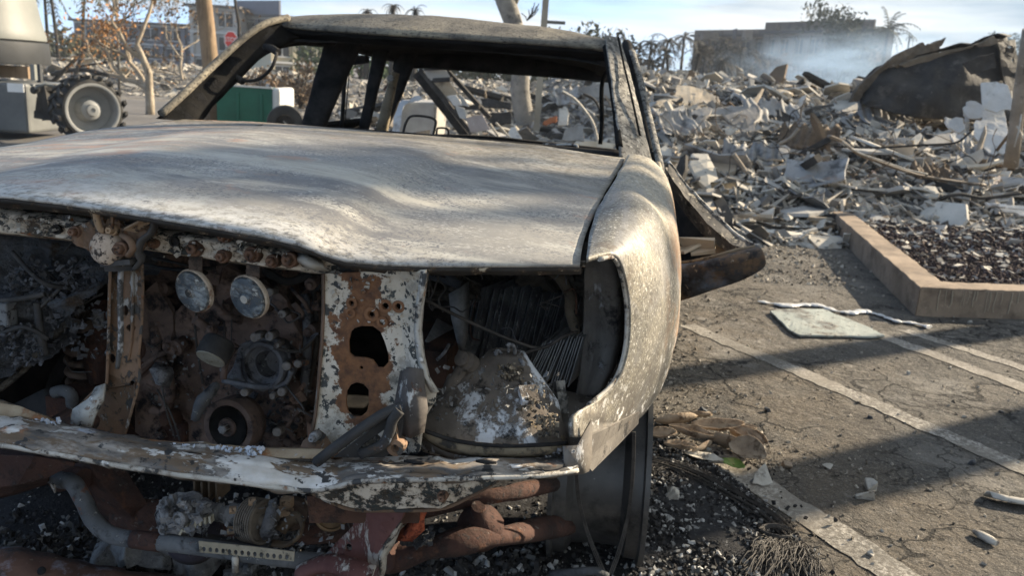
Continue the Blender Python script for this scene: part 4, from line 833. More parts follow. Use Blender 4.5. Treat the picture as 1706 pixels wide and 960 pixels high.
# bonnet latch
lt = plate('hood_latch', rag([(122, 386), (140, 372), (156, 366), (162, 352), (172, 350), (180, 372), (190, 350), (200, 352), (204, 378), (222, 384), (246, 362), (259, 364), (256, 392), (240, 404), (232, 424), (226, 436), (206, 440), (176, 436), (160, 424), (140, 412), (124, 398)], 2, 1.5), lambda x, y: T(x, y, .05), M['rusty_post'], TR, (), .012, .002, 10, .006, 40)
P('latch_spring_housing', MB().lathe(T(184, 412, .05), (-.1, -1, .1), [(.028, -.01), (.029, .008), (.026, .018), (.018, .024), (0, .026)], 20, wob=.003), 'latch_pale', lt)
bolt(203, 415, .028, 12, lt); bolt(190, 383, .042, 9, lt, 'latch_tan'); bolt(128, 386, .045, 9, lt)
P('latch_hook', MB().tube(path([(160, 352, .03), (162, 368, .03), (168, 382, .032), (174, 384, .034)], 12), .0055, 7), 'latch_tan', lt)
P('latch_lever', MB().tube(path([(258, 368, .04), (252, 388, .035), (236, 402, .03), (230, 420, .03), (236, 432, .035), (226, 446, .04)], 22), .009, 7, flat=.5), 'soot_grey', lt)
P('latch_lever', MB().tube(path([(204, 392, .03), (216, 400, .022), (222, 414, .02), (214, 426, .022)], 16), .007, 7, flat=.6), 'rusty_post', lt)
P('latch_plate', MB().add([T(*p) for p in ((206, 382, .03), (236, 366, .02), (258, 364, .03), (228, 386, .04))], [(0, 1, 2, 3)]), 'latch_tan', lt, solid=.004)
P('latch_plate', MB().add([T(*p) for p in ((186, 352, .02), (190, 350, .02), (189, 384, .035), (184, 384, .035))], [(0, 1, 2, 3)]), 'rusty_post', lt, solid=.006)
P('latch_plate', MB().bar(T(178, 438, .05), T(228, 434, .04), .03, .008).bar(T(180, 446, .06), T(226, 444, .06), .02, .01), 'soot_grey', lt)

# bumper beam and the lower tie bar
bs = [(-70, 684, 740, -.05), (0, 692, 742, -.05), (50, 700, 750, -.05), (100, 708, 758, -.05), (200, 726, 777, -.045), (300, 739, 792, -.04), (400, 749, 804, -.03), (470, 757, 814, -.02), (520, 766, 818, -.012), (560, 770, 812, -.01), (600, 767, 803, -.01), (700, 765, 800, .0), (800, 765, 797, .02), (900, 763, 793, .06), (962, 753, 784, .11)]
beam = channel(bs, 'bumper_beam', 'beam_mix', [(.075, -.04), (.06, .0), (.03, .22), (.008, .38), (.002, .48), (.008, .62), (.004, .74), (-.004, .86), (-.003, .97), (.008, 1.03), (.04, 1.06)], 110, amp=.006, solid=.004)
P('beam_lower_edge', MB().tube([T(p[0], p[2], p[3] - .004) for p in spline(bs, 60)], .0045, 6), 'beam_pale', beam)
for i, (px, py) in enumerate(((215, 741), (318, 757), (690, 770), (810, 770))):
    vv = .022 if px > 500 else -.018; P('beam_slot', MB().tube([T(px - 17, py - 1.4, vv), T(px, py, vv - .001), T(px + 17, py + 1.4, vv)], [.0022, .0042, .0022], 8), 'soot', beam)
P('beam_end_bracket', MB().sheet([[T(*p) for p in r_] for r_ in (((938, 744, .10), (962, 742, .12), (985, 700, .14)), ((940, 770, .09), (966, 768, .11), (985, 760, .14)), ((945, 792, .1), (970, 790, .12), (980, 785, .15)))]), 'upright', beam, solid=.004)
tie = channel([(-60, 672, 690, .02), (0, 672, 692, .02), (60, 690, 712, .02), (115, 712, 730, .02), (215, 728, 740, .02), (300, 738, 750, .02), (400, 746, 758, .02), (500, 750, 764, .025), (545, 752, 768, .03)], 'tie_bar', 'tie', [(.03, -.1), (0, 0), (-.004, .5), (-.01, 1.0)], 60, amp=.003, solid=.003)
def lumps(name, boxes, mat, parent, seed=1, n=60, s=(.006, .018)):
    r_ = random.Random(seed); mb = MB()
    for _ in range(n):
        x0, y0, x1, y1, v0, v1 = r_.choice(boxes); q = r_.uniform(*s)
        mb.chunk(T(r_.uniform(x0, x1), r_.uniform(y0, y1), r_.uniform(v0, v1)), (q * r_.uniform(.6, 1.6), q, q * r_.uniform(.4, 1)), r_)
    o = P(name, mb, mat, parent); o['kind'] = 'stuff'; return o
lumps('ash_crust', [(250, 741, 330, 752, .005, .03), (350, 745, 440, 758, .005, .03), (20, 700, 100, 722, .0, .02)], 'ash_blue', beam, 3, 420, (.002, .0055))
lumps('ash_crust', [(640, 800, 700, 800, .0, .0), (900, 750, 960, 765, .1, .12)], 'alu', beam, 4, 60, (.002, .005))
val = plate('lower_valance', rag([(518, 818), (560, 812), (600, 804), (700, 801), (830, 797), (812, 812), (790, 822), (760, 836), (735, 846), (700, 846), (660, 848), (620, 850), (585, 846), (560, 838), (535, 832)], 2, 1.2), lambda x, y: T(x, y, .015 + max(0, (x - 600)) * .00012 + max(0, (y - 815)) * .0006), M['primer'], TR, (), .004, .0012, 22, .006, 16)
bolt(738, 826, .03, 9, val)
P('valance_flange', MB().tube(path([(520, 822, .02), (580, 848, .05), (650, 851, .05), (735, 848, .06), (790, 824, .05), (830, 800, .05)], 30), .0035, 6), 'rusty_post', val)
# dark lower lip behind the left half of the beam
P('crossmember_lower', MB().bar(T(520, 838, .10), T(700, 838, .12), .05, .05), 'rust_dark', TR)

# headlamp side panel, full of holes
def bvf(x, y):
    d = .10
    if x > 676: d -= .022 * min(1, (x - 676) / 18)
    if 600 < y: d += .0
    return T(x, y, d)
BO = [(540, 456), (620, 452), (711, 449), (709, 470), (703, 500), (699, 530), (700, 560), (704, 595), (712, 628), (728, 652), (726, 668), (706, 700), (700, 752), (560, 764), (503, 755), (500, 746), (515, 740), (523, 722), (527, 690), (532, 640), (537, 580), (540, 520)]
H1 = [(586, 552), (592, 546), (604, 543), (622, 544), (634, 553), (642, 570), (648, 590), (648, 603), (640, 612), (630, 612), (622, 600), (612, 596), (590, 595), (583, 588), (582, 568)]
H2 = [(578, 652), (584, 642), (594, 638), (606, 641), (614, 650), (615, 672), (612, 686), (602, 694), (590, 694), (581, 686), (577, 672)]
br = plate('headlamp_side_panel', BO, bvf, M['panel_rusting'], TR, (H1, H2, circ(642, 510, 5.5), circ(664, 511, 4.5, 7), circ(619, 524, 4), circ(637, 537, 4.5), circ(586, 505, 3), circ(602, 613, 3)), .0045, .0012, 26, .004, 14)
for hx, hy, rr_ in ((642, 510, 12), (664, 511, 11), (619, 524, 13), (637, 537, 10), (586, 505, 10), (584, 522, 9)):
    P('hole_collar', MB().lathe(T(hx, hy, .0965), (0, -1, 0), [(rr_ * .00095, .0012), (rr_ * .0008, .0016), (rr_ * .0005, .0016), (rr_ * .00045, -.006)], 16, True, 0, False), 'collar', br)
P('panel_flange', MB().sheet([[T(x + dx, y, v) for x, y in ((540, 456), (540, 520), (537, 580), (532, 640), (527, 690), (521, 722))] for dx, v in ((0, .095), (-3, .11), (-3, .16))]), 'rusty_post', br, solid=.003)
P('panel_flange', MB().sheet([[T(x + dx, y, v) for x, y in ((710, 452), (701, 510), (698, 550), (703, 595), (711, 628), (727, 654))] for dx, v in ((-8, .074), (0, .07), (3, .09), (4, .13))]), 'beam_pale', br, solid=.003)
P('lamp_mount', MB().sheet([[T(*p) for p in r_] for r_ in (((668, 622, .09), (682, 612, .06), (704, 616, .07)), ((662, 655, .085), (682, 650, .035), (708, 650, .06)), ((655, 690, .08), (684, 690, .03), (712, 680, .05)), ((650, 720, .08), (684, 730, .04), (706, 720, .06)))]), 'mount', br, solid=.004)
P('panel_tab', MB().sheet([[T(*p) for p in r_] for r_ in (((505, 735, .07), (530, 715, .08), (540, 722, .085)), ((498, 752, .06), (525, 745, .07), (560, 752, .08)), ((515, 764, .05), (545, 764, .06), (570, 764, .07)))]), 'rusty_post', br, solid=.004)
bolt(524, 728, .066, 8, br, 'alu')
# diagonal stay
st_ = P('diagonal_stay', MB().tube(path([(528, 770, .0), (556, 748, .0), (600, 716, .01), (640, 690, .02), (668, 679, .03)], 30), .0125, 8, flat=.7), 'stay', TR)
plate('stay_web', [(556, 762), (600, 728), (640, 700), (668, 684), (672, 704), (668, 730), (656, 752), (640, 762)], lambda x, y: T(x, y, .03), M['stay'], st_, ([(602, 744), (640, 716), (648, 724), (640, 744), (612, 752)],), .006, .0015)
P('stay_rib', MB().tube(path([(666, 684, .02), (654, 700, .015), (648, 722, .015), (636, 742, .015), (600, 758, .01)], 20), .009, 7), 'stay', st_)
P('stay_ring', MB().lathe(T(622, 737, .05), (0, -1, .1), [(.015, 0), (.016, .012), (.010, .014), (.009, .0)], 16), 'beam_pale', st_)
P('stay_lug', MB().lathe(T(662, 742, .028), (0, -1, 0), [(.014, -.01), (.014, .012), (.007, .014), (.006, 0)], 14).bar(T(655, 690, .03), T(662, 735, .03), .024, .01), 'rusty_post', st_)

# melted headlamp housing lying in its opening
hs = [(845, 584, 26, 10, .26), (846, 596, 34, 14, .25), (842, 612, 50, 24, .24), (838, 634, 72, 40, .23), (832, 660, 92, 55, .215), (822, 690, 112, 72, .20), (816, 714, 126, 84, .19), (812, 732, 132, 88, .185), (810, 742, 128, 84, .185)]
rows = []
for cx, cy, rx, rv, v in hs:
    c = T(cx, cy, v); a = (T(cx + rx, cy, v) - c).length; b_ = rv * .00098; row = []
    for j in range(64):
        th = 2 * math.pi * j / 64; k = 1 + .10 * fbm((math.cos(th) * 1.3, math.sin(th) * 1.3, 3), 1.5) + .09 * (abs((th * 3.5 / math.pi) % 1 - .5)) + .03 * fbm((math.cos(th) * 1.3, math.sin(th) * 1.3, cy * .02), 2.5)
        p = c + Vector((math.cos(th) * a * k, math.sin(th) * b_ * k, 0)); p += Vector((fbm(p, 26), fbm(p + Vector((3, 3, 3)), 26), fbm(p + Vector((7, 1, 2)), 26))) * .0035
        p.z -= (.020 if cx < 900 else 0) * max(0, -math.cos(th)) * (-.6) if cy > 700 else 0
        row.append(p)
    rows.append(row)
hw = P('melted_headlamp_housing', MB().sheet(rows, True, True), 'housing', TR, solid=.004)
P('lamp_rim', MB().sheet([[Vector(p) for p in spline([T(*p) for p in r_], 30)] for r_ in (((671, 702, .16), (705, 716, .10), (760, 734, .085), (830, 742, .085), (900, 741, .1), (944, 738, .14)), ((672, 708, .155), (708, 728, .092), (762, 748, .077), (830, 755, .077), (900, 753, .092), (946, 748, .135)), ((690, 716, .16), (730, 744, .11), (770, 757, .09), (830, 761, .09), (900, 760, .105), (944, 754, .14)))]), 'housing_lip', hw, solid=.005)
P('lamp_rim_crease', MB().tube(path([(671, 703, .155), (705, 717, .097), (760, 735, .082), (830, 743, .082), (900, 742, .097), (944, 739, .137)], 40), .0035, 6), 'soot', hw)
P('bulb_socket', MB().lathe(T(775, 602, .22), (-.4, -.7, .55), [(.0, -.03), (.017, -.03), (.019, 0), (.013, .006), (.014, .014), (.006, .018), (0, .018)], 16).tube(path([(772, 612, .22), (762, 630, .22), (752, 655, .22)], 8), [.012] * 4 + [.018] * 4, 8), 'housing', hw)
P('bulb_socket_clip', MB().tube(path([(846, 588, .24), (849, 578, .23), (845, 574, .23), (856, 577, .23), (858, 590, .24)], 16), .0035, 6).tube(path([(826, 592, .24), (830, 584, .24), (836, 590, .24)], 8), .003, 6).tube(path([(866, 600, .24), (872, 606, .23), (868, 612, .24)], 8), .004, 6), 'alu', hw)
P('housing_rib', MB().bar(T(877, 645, .168), T(884, 672, .145), .03, .012), 'housing', hw)
lumps('ash_crust', [(862, 650, 915, 720, .135, .15), (835, 606, 872, 640, .2, .21), (895, 690, 930, 728, .13, .14)], 'crust_tan', hw, 8, 170, (.002, .006))
P('lamp_panel_skirt', MB().sheet([[T(*p) for p in r_] for r_ in (((700, 690, .22), (760, 700, .2), (830, 720, .2)), ((704, 752, .14), (760, 766, .1), (840, 766, .1)))]), 'primer', TR, solid=.004)
P('lower_lamp_panel', MB().sheet([[T(*p) for p in r_] for r_ in (((880, 640, .30), (930, 650, .32), (985, 662, .34)), ((900, 700, .26), (945, 690, .26), (985, 690, .28)), ((930, 765, .2), (955, 760, .2), (975, 760, .2)))]), 'upright', TR, solid=.004)

# what is left of the battery behind the lamp opening
bt = P('battery_tray', MB().box((T(845, 645, .6) + Vector((0, 0, -.03))), (.34, .26, .03)), 'soot', TR)
for k in range(44):
    f = k / 43; x0 = 778 + 190 * f; sl = -26 - 12 * f; yt = 487 + 10 * math.sin(k * 1.7) + (26 if f > .55 else 0) * (f - .4); yb = 618 + 18 * math.sin(k * .9)
    a, b_ = T(x0, yt, .66 + .03 * rn.random()), T(x0 + sl, yb, .52 + .02 * rn.random()); w = Vector((.06, .16, .0)).normalized() * rn.uniform(.09, .14)
    j = lambda: Vector((rn.uniform(-.003, .003), 0, rn.uniform(-.006, .006)))
    o = MB().add([a + j(), a + w + j(), b_ + w + j(), b_ + j()], [(0, 1, 2, 3)]).build('battery_plate', M['lead'], bt, solid=.0022)
for k in range(20):
    f = k / 19; a = T(708 + 10 * f, 566 + 60 * f + rn.uniform(-4, 4), .45); b_ = T(772 + rn.uniform(-12, 14), 598 + 24 * f + rn.uniform(-4, 4), .5); w = Vector((0, .1, .02))
    MB().add([a, a + w, b_ + w, b_], [(0, 1, 2, 3)]).build('battery_plate', M['lead_grey'], bt, solid=.0025)
for k in range(16):
    f = k / 15; a = T(905 + 66 * f, 572 - 14 * f + rn.uniform(-4, 4), .42); b_ = T(872 + 74 * f, 634 + 8 * f + rn.uniform(-5, 5), .38); w = Vector((.02, .1, 0))
    MB().add([a, a + w, b_ + w, b_], [(0, 1, 2, 3)]).build('battery_plate', M['lead_grey'], bt, solid=.002)
P('warped_side_sheet', MB().sheet([[T(*p) for p in r_] for r_ in (((748, 490, .5), (766, 480, .5), (780, 470, .54)), ((752, 530, .48), (768, 526, .48), (782, 500, .54)), ((764, 580, .47), (772, 590, .46), (778, 560, .5)))]), 'lead_grey', TR, solid=.003)
P('burnt_cable', MB().tube(path([(700, 495, .30), (740, 516, .30), (790, 540, .31), (850, 566, .32), (902, 580, .34), (940, 560, .36), (962, 553, .4)], 40), .0032, 6), 'wire', TR)
P('burnt_cable', MB().tube(path([(902, 580, .33), (860, 594, .34), (866, 600, .36)], 10), .003, 6), 'wire', TR)
P('bracket_rod', MB().tube(path([(728, 600, .34), (740, 588, .34), (748, 574, .36)], 6), .0035, 6), 'alu', TR)
P('burnt_hose', MB().tube(path([(905, 446, .55), (930, 460, .5), (948, 490, .47), (950, 520, .47), (962, 560, .46)], 30), .011, 8), 'hose_tan', TR)
P('burnt_hose', MB().tube(path([(745, 452, .6), (756, 470, .56), (770, 476, .55)], 12), .010, 8).tube(path([(715, 462, .6), (740, 468, .58), (760, 474, .56)], 12), .007, 8), 'char', TR)
def crust(name, x0, y0, x1, y1, v, amp, mat, nx=40, ny=30, parent=TR, sc=11, tilt=0, edge=None):
    rows = []
    for j in range(ny + 1):
        row = []
        for i in range(nx + 1):
            px, py = x0 + (x1 - x0) * i / nx, y0 + (y1 - y0) * j / ny
            if edge: px, py = edge(i / nx, j / ny)
            p = T(px, py, v + tilt * j / ny); k = fbm(p, sc, 5); k2 = fbm(p + Vector((9, 4, 2)), sc * 2.7, 4)
            row.append(p + Vector((.25 * amp * k2, -amp * (k + .5 * abs(k2)), .25 * amp * k)))
        rows.append(row)
    return P(name, MB().sheet(rows), mat, parent)
crust('charred_crust', 700, 436, 985, 500, .72, .10, 'char_tan', 70, 26)
crust('inner_wing_wall', 690, 440, 1000, 690, .95, .05, 'soot', 30, 30)
P('rusty_inner_box', MB().box(T(722, 620, .5), (.10, .2, .16)), 'rust_dark', TR)
# ------------------------------------------------------------------ engine bay
AX = Vector((-.12, -1, .12))
eng = P('engine_block', MB().box(T(400, 560, .72), (.36, .30, .50)).box(T(300, 560, .74), (.2, .3, .44)).box(T(500, 540, .8), (.2, .2, .4)), 'engine', TR, bevel=.02)
plate('timing_cover', rag([(300, 520), (330, 470), (380, 440), (440, 470), (480, 500), (505, 560), (500, 640), (490, 700), (460, 745), (300, 745), (280, 690), (285, 600)], 3, 3), lambda x, y: T(x, y, .52), M['engine'], eng, (), .02, .004, 30, .02, 9)
P('crank_pulley', MB().lathe(T(380, 712, .36), AX, [(.058, -.05), (.060, -.03), (.0590, -.004), (.0575, 0), (.046, .0), (.044, -.004), (.0435, -.022), (.020, -.022), (.020, .004), (.018, .007), (.009, .007), (.009, .018), (.006, .02), (0, .02)], 40), 'pulley', eng)
P('pulley_gap', MB().lathe(T(380, 712, .36) + AX.normalized() * .0012, AX, [(.0445, 0), (.0437, .0010), (.043, 0)], 40), 'soot', eng)
P('pulley_bolt', MB().lathe(T(380, 712, .36) + AX.normalized() * .008, AX, [(.0095, 0), (.0095, .014), (.007, .016), (0, .016)], 6, False), 'alu', eng)
for a in (.5, 2.4, 4.4): P('pulley_hole', MB().lathe(T(380 + 36 * math.cos(a), 712 + 36 * math.sin(a), .375), AX, [(.0045, 0), (.0045, .001), (0, .001)], 10), 'soot', eng)
P('molten_drip', MB().tube(path([(325, 700, .34), (334, 675, .33), (350, 655, .33), (362, 640, .35)], 14), [.006, .010, .010, .012, .013, .014, .015, .013, .012, .012, .011, .010, .009, .006], 7), 'grey_pipe', eng)
# water inlet with its open bore
P('water_outlet', MB().lathe(T(437, 610, .42), AX, [(.052, -.06), (.052, -.01), (.050, .002), (.045, .004), (.041, .002), (.040, -.01), (.031, -.018), (.028, -.018), (.027, -.06), (0, -.06)], 36, wob=.003), 'casting', eng)
plate('outlet_flange', rag([(372, 636), (390, 610), (400, 575), (430, 560), (470, 566), (487, 600), (490, 622), (474, 640), (440, 652), (400, 648)], 2, 1), lambda x, y: T(x, y, .445), M['casting'], eng, (circ(437, 612, 34),), .012, .003)
P('outlet_lip', MB().tube(path([(372, 634, .42), (400, 640, .41), (440, 646, .41), (474, 640, .42), (486, 618, .42)], 20), .006, 7), 'casting', eng)
for px, py, r_ in ((425, 562, 9), (432, 560, 7), (450, 560, 9), (478, 610, 9), (462, 575, 6), (497, 606, 8), (470, 653, 9), (408, 654, 8), (455, 660, 7), (471, 523, 8), (450, 487, 8), (462, 720, 9)):
    c = T(px, py, .40); P('bolt', MB().lathe(c, (.1, -1, .1), [(r_ * .0011, -.03), (r_ * .0011, .004), (r_ * .0009, .006), (r_ * .0005, .006), (0, .004)], 8), 'bolt_pale', eng)
P('outlet_stud', MB().tube(path([(488, 606, .42), (500, 606, .41), (512, 604, .40)], 6), [.008, .008, .008, .006, .006, .005], 8), 'bolt', eng)
P('idler_pulley', MB().lathe(T(351, 598, .33), (-.12, -.72, -.66), [(.030, -.042), (.033, -.036), (.033, -.004), (.030, .0)], 32).lathe(T(351, 598, .33), (-.12, -.72, -.66), [(.030, .0), (.0, -.001)], 32), 'soot_grey', eng)
P('idler_face', MB().lathe(T(351, 598, .33), (-.12, -.72, -.66), [(.0305, -.001), (.029, .002), (.018, .001), (.010, .003), (.004, .003), (0, .002)], 32), 'idler', eng)
P('idler_stud', MB().lathe(T(352, 560, .36), (0, -.3, 1), [(.012, -.02), (.012, .01), (.007, .012), (.006, .022), (0, .022)], 10), 'engine', eng)
rr_ = random.Random(21)
ec = MB()
for _ in range(70):
    px, py = rr_.choice(((rr_.uniform(232, 300), rr_.uniform(470, 740)), (rr_.uniform(300, 520), rr_.uniform(440, 560)), (rr_.uniform(480, 530), rr_.uniform(480, 740)), (rr_.uniform(420, 500), rr_.uniform(650, 745))))
    v = rr_.uniform(.44, .62); c = T(px, py, v); s_ = rr_.uniform(.010, .032)
    k = rr_.random()
    if k < .4: ec.chunk(c, (s_ * rr_.uniform(.7, 2), s_, s_ * rr_.uniform(.6, 1.6)), rr_, jit=.15)
    elif k < .75:
        d = Vector((rr_.uniform(-1, 1), rr_.uniform(-.6, .3), rr_.uniform(-1, 1))).normalized() * rr_.uniform(.03, .09)
        ec.tube([c, c + d * .5 + Vector((rr_.uniform(-.01, .01), 0, rr_.uniform(-.02, .01))), c + d], rr_.uniform(.004, .011), 7)
    else: ec.lathe(c, (rr_.uniform(-.3, .3), -1, rr_.uniform(-.2, .4)), [(s_ * .7, -.03), (s_ * .7, 0), (s_ * .45, .004), (s_ * .4, .012), (0, .012)], 10)
P('engine_fittings', ec, 'engine', eng)['kind'] = 'stuff'
for pts, r_, mt in ((((258, 545, .5), (262, 590, .48), (280, 630, .46), (282, 665, .46)), .013, 'engine'), (((235, 470, .55), (242, 540, .52), (238, 620, .5)), .008, 'rust_dark'), (((520, 470, .6), (528, 560, .56), (515, 640, .55), (500, 700, .55)), .006, 'wire'), (((508, 490, .55), (512, 580, .52), (504, 660, .5)), .010, 'casting'), (((340, 480, .5), (325, 540, .48), (338, 640, .46)), .0025, 'wire'), (((372, 500, .5), (375, 570, .48)), .002, 'wire'), (((270, 640, .42), (276, 680, .40), (292, 730, .40)), .002, 'wire'), (((262, 650, .42), (285, 690, .4), (300, 735, .40)), .002, 'wire'),
                    (((232, 440, .35), (300, 450, .33), (360, 446, .36)), .004, 'soot'), (((255, 430, .3), (310, 442, .3), (345, 455, .34)), .003, 'soot'), (((440, 450, .5), (480, 470, .5), (520, 455, .5)), .009, 'soot'), (((455, 580, .40), (500, 585, .42), (525, 560, .45)), .004, 'wire'), (((372, 632, .40), (378, 600, .41), (395, 575, .42)), .007, 'engine')):
    P('engine_pipe', MB().tube(path(pts, 16), r_, 7), mt, eng)
plate('front_cover_plate', rag([(228, 500), (262, 470), (290, 520), (292, 600), (282, 700), (250, 740), (226, 720)], 3, 3), lambda x, y: T(x, y, .50), M['engine'], eng, (circ(236, 582, 9, 15), circ(262, 600, 8, 14)), .012, .003, 24, .012, 14)
P('front_boss', MB().lathe(T(278, 700, .46), (-.3, -1, 0), [(.018, -.03), (.020, 0), (.014, .01), (0, .012)], 14, wob=.004), 'rust_dark', eng)
P('engine_mount', MB().box(T(295, 720, .55), (.10, .1, .10)).box(T(250, 715, .6), (.1, .12, .16)), 'rust', eng, bevel=.01)
P('ash_clump', MB().lathe(T(265, 628, .42), (0, -1, .2), [(.022, -.01), (.020, .01), (.010, .018), (0, .02)], 14, wob=.02), 'alu', eng)
lumps('engine_ash', [(420, 650, 500, 745, .5, .56), (480, 440, 530, 560, .62, .7), (240, 440, 330, 480, .6, .7)], 'char', eng, 31, 200, (.005, .014))
crust('bay_back_wall', 215, 420, 545, 760, .95, .06, 'soot', 30, 30)
# twin horns on their straps
for hx, hy, bx, by in ((319, 487, 326, 420), (411, 497, 422, 428)):
    c = T(hx, hy, .10); ax = Vector((-.30, -1, -.16)); A = ax.normalized()
    h = P('horn', MB().lathe(c, ax, [(.0, -.03), (.018, -.03), (.030, -.016), (.0375, -.012), (.0385, -.006), (.0375, -.003)], 36), 'horn_rim', TR)
    P('horn_face', MB().lathe(c, ax, [(.0368, -.004), (.034, .001), (.022, .0045), (.010, .003), (.008, .006), (.0065, .0075), (.003, .007), (0, .0075)], 36), 'horn', h)
    P('horn_hub', MB().lathe(c + A * .0055, ax, [(.0078, 0), (.007, .002), (.005, .0025), (.003, .0022), (0, .0026)], 16), 'beam_pale', h)
    P('horn_strap', MB().sheet([[T(bx - 11, by, .095), T(bx + 11, by, .095)], [T(bx - 11, by + 30, .10), T(bx + 11, by + 30, .10)], [T(hx - 4, hy - 20, .125), T(hx + 18, hy - 20, .125)], [T(hx - 4, hy, .13), T(hx + 16, hy, .13)]], False), 'strap', h, solid=.003)
# left of the post: burnt loom, insulation, spring
def lefte(a, b):
    yb = 656 - 10 * a if a < .1 else np.interp(a, [0, .2, .45, .62, .72, .85, 1], [650, 636, 590, 535, 500, 470, 455])
    return -60 + 300 * a, 382 + (yb - 382) * b
crust('charred_insulation', 0, 0, 0, 0, .42, .085, 'char', 64, 50, edge=lefte, sc=9, tilt=-.10)
P('insulation_edge', MB().tube(path([(0, 648, .33), (40, 615, .33), (70, 580, .34), (105, 545, .35), (128, 520, .36), (140, 500, .38)], 30), .008, 7), 'char_tan', TR)
for pts, r_ in ((((-10, 503, .30), (40, 497, .30), (75, 490, .31)), .006), (((62, 505, .32), (68, 560, .31), (76, 590, .32)), .008), (((-5, 520, .3), (15, 505, .3), (30, 496, .3)), .003), (((20, 420, .33), (70, 470, .3), (120, 480, .34)), .005), (((140, 430, .36), (110, 470, .33), (60, 520, .32)), .004), (((-5, 560, .3), (40, 545, .29), (80, 565, .31)), .005)): P('burnt_loom', MB().tube(path(pts, 14), r_, 6), 'soot_grey', TR)
P('fuse_box', MB().box(T(6, 522, .30), (.04, .03, .05)), 'box_grey', TR, bevel=.004)
lumps('loom_residue', [(-20, 540, 70, 610, .28, .32), (10, 430, 160, 500, .32, .36), (60, 470, 140, 520, .32, .35)], 'alu_dark', TR, 41, 420, (.003, .009))
P('strut_bush', MB().lathe(T(131, 535, .42), (-.5, -1, .2), [(.0, -.03), (.018, -.03), (.026, -.01), (.027, 0), (.020, .003), (.016, .0), (.006, .006), (0, .006)], 20), 'strut', TR)
P('white_tag', MB().sheet([[T(150, 522, .41), T(172, 520, .41)], [T(155, 540, .405), T(174, 538, .41)], [T(164, 552, .41), T(170, 548, .41)]]), 'alu', TR, solid=.003)
P('coil_spring', MB().tube([T(131, 606, .52) + Vector((.024 * math.cos(a), .024 * math.sin(a), .055 - .11 * a / (8 * math.pi))) for a in np.linspace(0, 8 * math.pi, 90)], .008, 7), 'strut', TR)
P('spring_tower', MB().sheet([[T(*p) for p in r_] for r_ in (((136, 520, .5), (165, 500, .48), (186, 500, .5)), ((134, 580, .5), (160, 575, .47), (186, 570, .5)), ((150, 640, .5), (168, 640, .47), (186, 640, .5)))]), 'rust', TR, solid=.006)
P('pipe_end', MB().tube(path([(90, 655, .36), (104, 651, .36), (118, 658, .36), (120, 674, .38)], 16), .013, 9), 'grey_pipe', TR)
P('inner_frame_rail', MB().sheet([[T(*p) for p in r_] for r_ in (((75, 705, .4), (150, 655, .42), (186, 640, .45)), ((84, 712, .34), (150, 680, .36), (190, 660, .4)), ((90, 740, .32), (150, 720, .34), (200, 720, .4)))]), 'rust_dark', TR, solid=.008)
crust('bay_back_wall', -80, 430, 220, 740, 1.0, .06, 'soot', 24, 24)
# ------------------------------------------------------------------ below the bumper
P('frame_horn', MB().sheet([[T(*p) for p in r_] for r_ in (((-60, 742, .12), (60, 752, .12), (128, 765, .14)), ((-60, 758, .06), (60, 762, .06), (124, 775, .08)), ((-60, 815, .06), (30, 805, .06), (84, 792, .08)), ((-60, 840, .10), (20, 818, .10), (80, 798, .12)), ((-60, 842, .3), (30, 820, .3), (90, 800, .3)))], False), 'rust', TR, solid=.01, bevel=.003)
P('frame_leg', MB().sheet([[T(*p) for p in r_] for r_ in (((98, 776, .26), (150, 770, .2), (205, 778, .24)), ((104, 800, .24), (165, 800, .18), (226, 812, .22)), ((150, 842, .24), (200, 838, .18), (250, 846, .22)), ((185, 872, .26), (230, 868, .2), (272, 872, .26)))]), 'rust', TR, solid=.012, bevel=.004)
P('frame_crossmember', MB().tube(path([(205, 862, .24), (262, 862, .22), (330, 872, .24), (400, 880, .26), (520, 880, .3), (640, 868, .34)], 30), .034, 10), 'rust', TR)
P('rail_bracket', MB().tube(path([(100, 802, .2), (118, 796, .18), (140, 800, .17)], 10), .022, 10), 'rust', TR)
P('stabiliser_bar', MB().tube(path([(84, 790, .17), (100, 800, .15), (122, 806, .13), (140, 836, .11), (156, 868, .10), (186, 892, .09), (240, 902, .085), (300, 908, .08), (360, 916, .08), (430, 926, .08), (500, 934, .1), (600, 940, .14)], 90), .0155, 12), 'grey_pipe', TR)
P('rusty_sleeve', MB().tube(path([(222, 899, .086), (268, 905, .083)], 6), .0166, 12), 'rust', TR)
P('bar_clip', MB().add([T(*p) for p in ((84, 806, .11), (92, 808, .10), (92, 822, .12))], [(0, 1, 2)]), 'beam_pale', TR, solid=.003)
def pulley(name, c, ax, r, h, ribs, mat, n=32):
    prof = [(r * .3, -h / 2), (r * .96, -h / 2)]
    for k in range(ribs):
        x = -h / 2 + h * (k + .1) / ribs; d = h / ribs
        prof += [(r, x), (r, x + d * .5), (r * .93, x + d * .6), (r * .93, x + d * .85)]
    prof += [(r, h / 2), (r * .9, h / 2 + .001), (r * .8, h / 2 - .006), (r * .3, h / 2 - .006), (r * .28, h / 2 + .006), (0, h / 2 + .006)]
    return P(name, MB().lathe(c, ax, prof, n, False), mat, TR)
pu = pulley('ribbed_pulley', T(428, 868, .12), (.97, -.30, .14), .040, .036, 7, 'pulley_tan')
P('pulley_shaft', MB().lathe(T(408, 862, .14), (-.97, .2, -.1), [(.034, -.004), (.03, .0), (.022, .004), (.022, .03), (.016, .034), (.013, .05), (.017, .055), (.014, .07), (0, .072)], 18, wob=.003), 'alu', pu)
for dx, dy in ((-30, -22), (-34, 12), (2, -36)): P('shaft_bolt', MB().lathe(T(424 + dx, 872 + dy, .11), (-.9, -.4, 0), [(.007, 0), (.007, .012), (0, .012)], 6, False), 'latch_tan', pu)
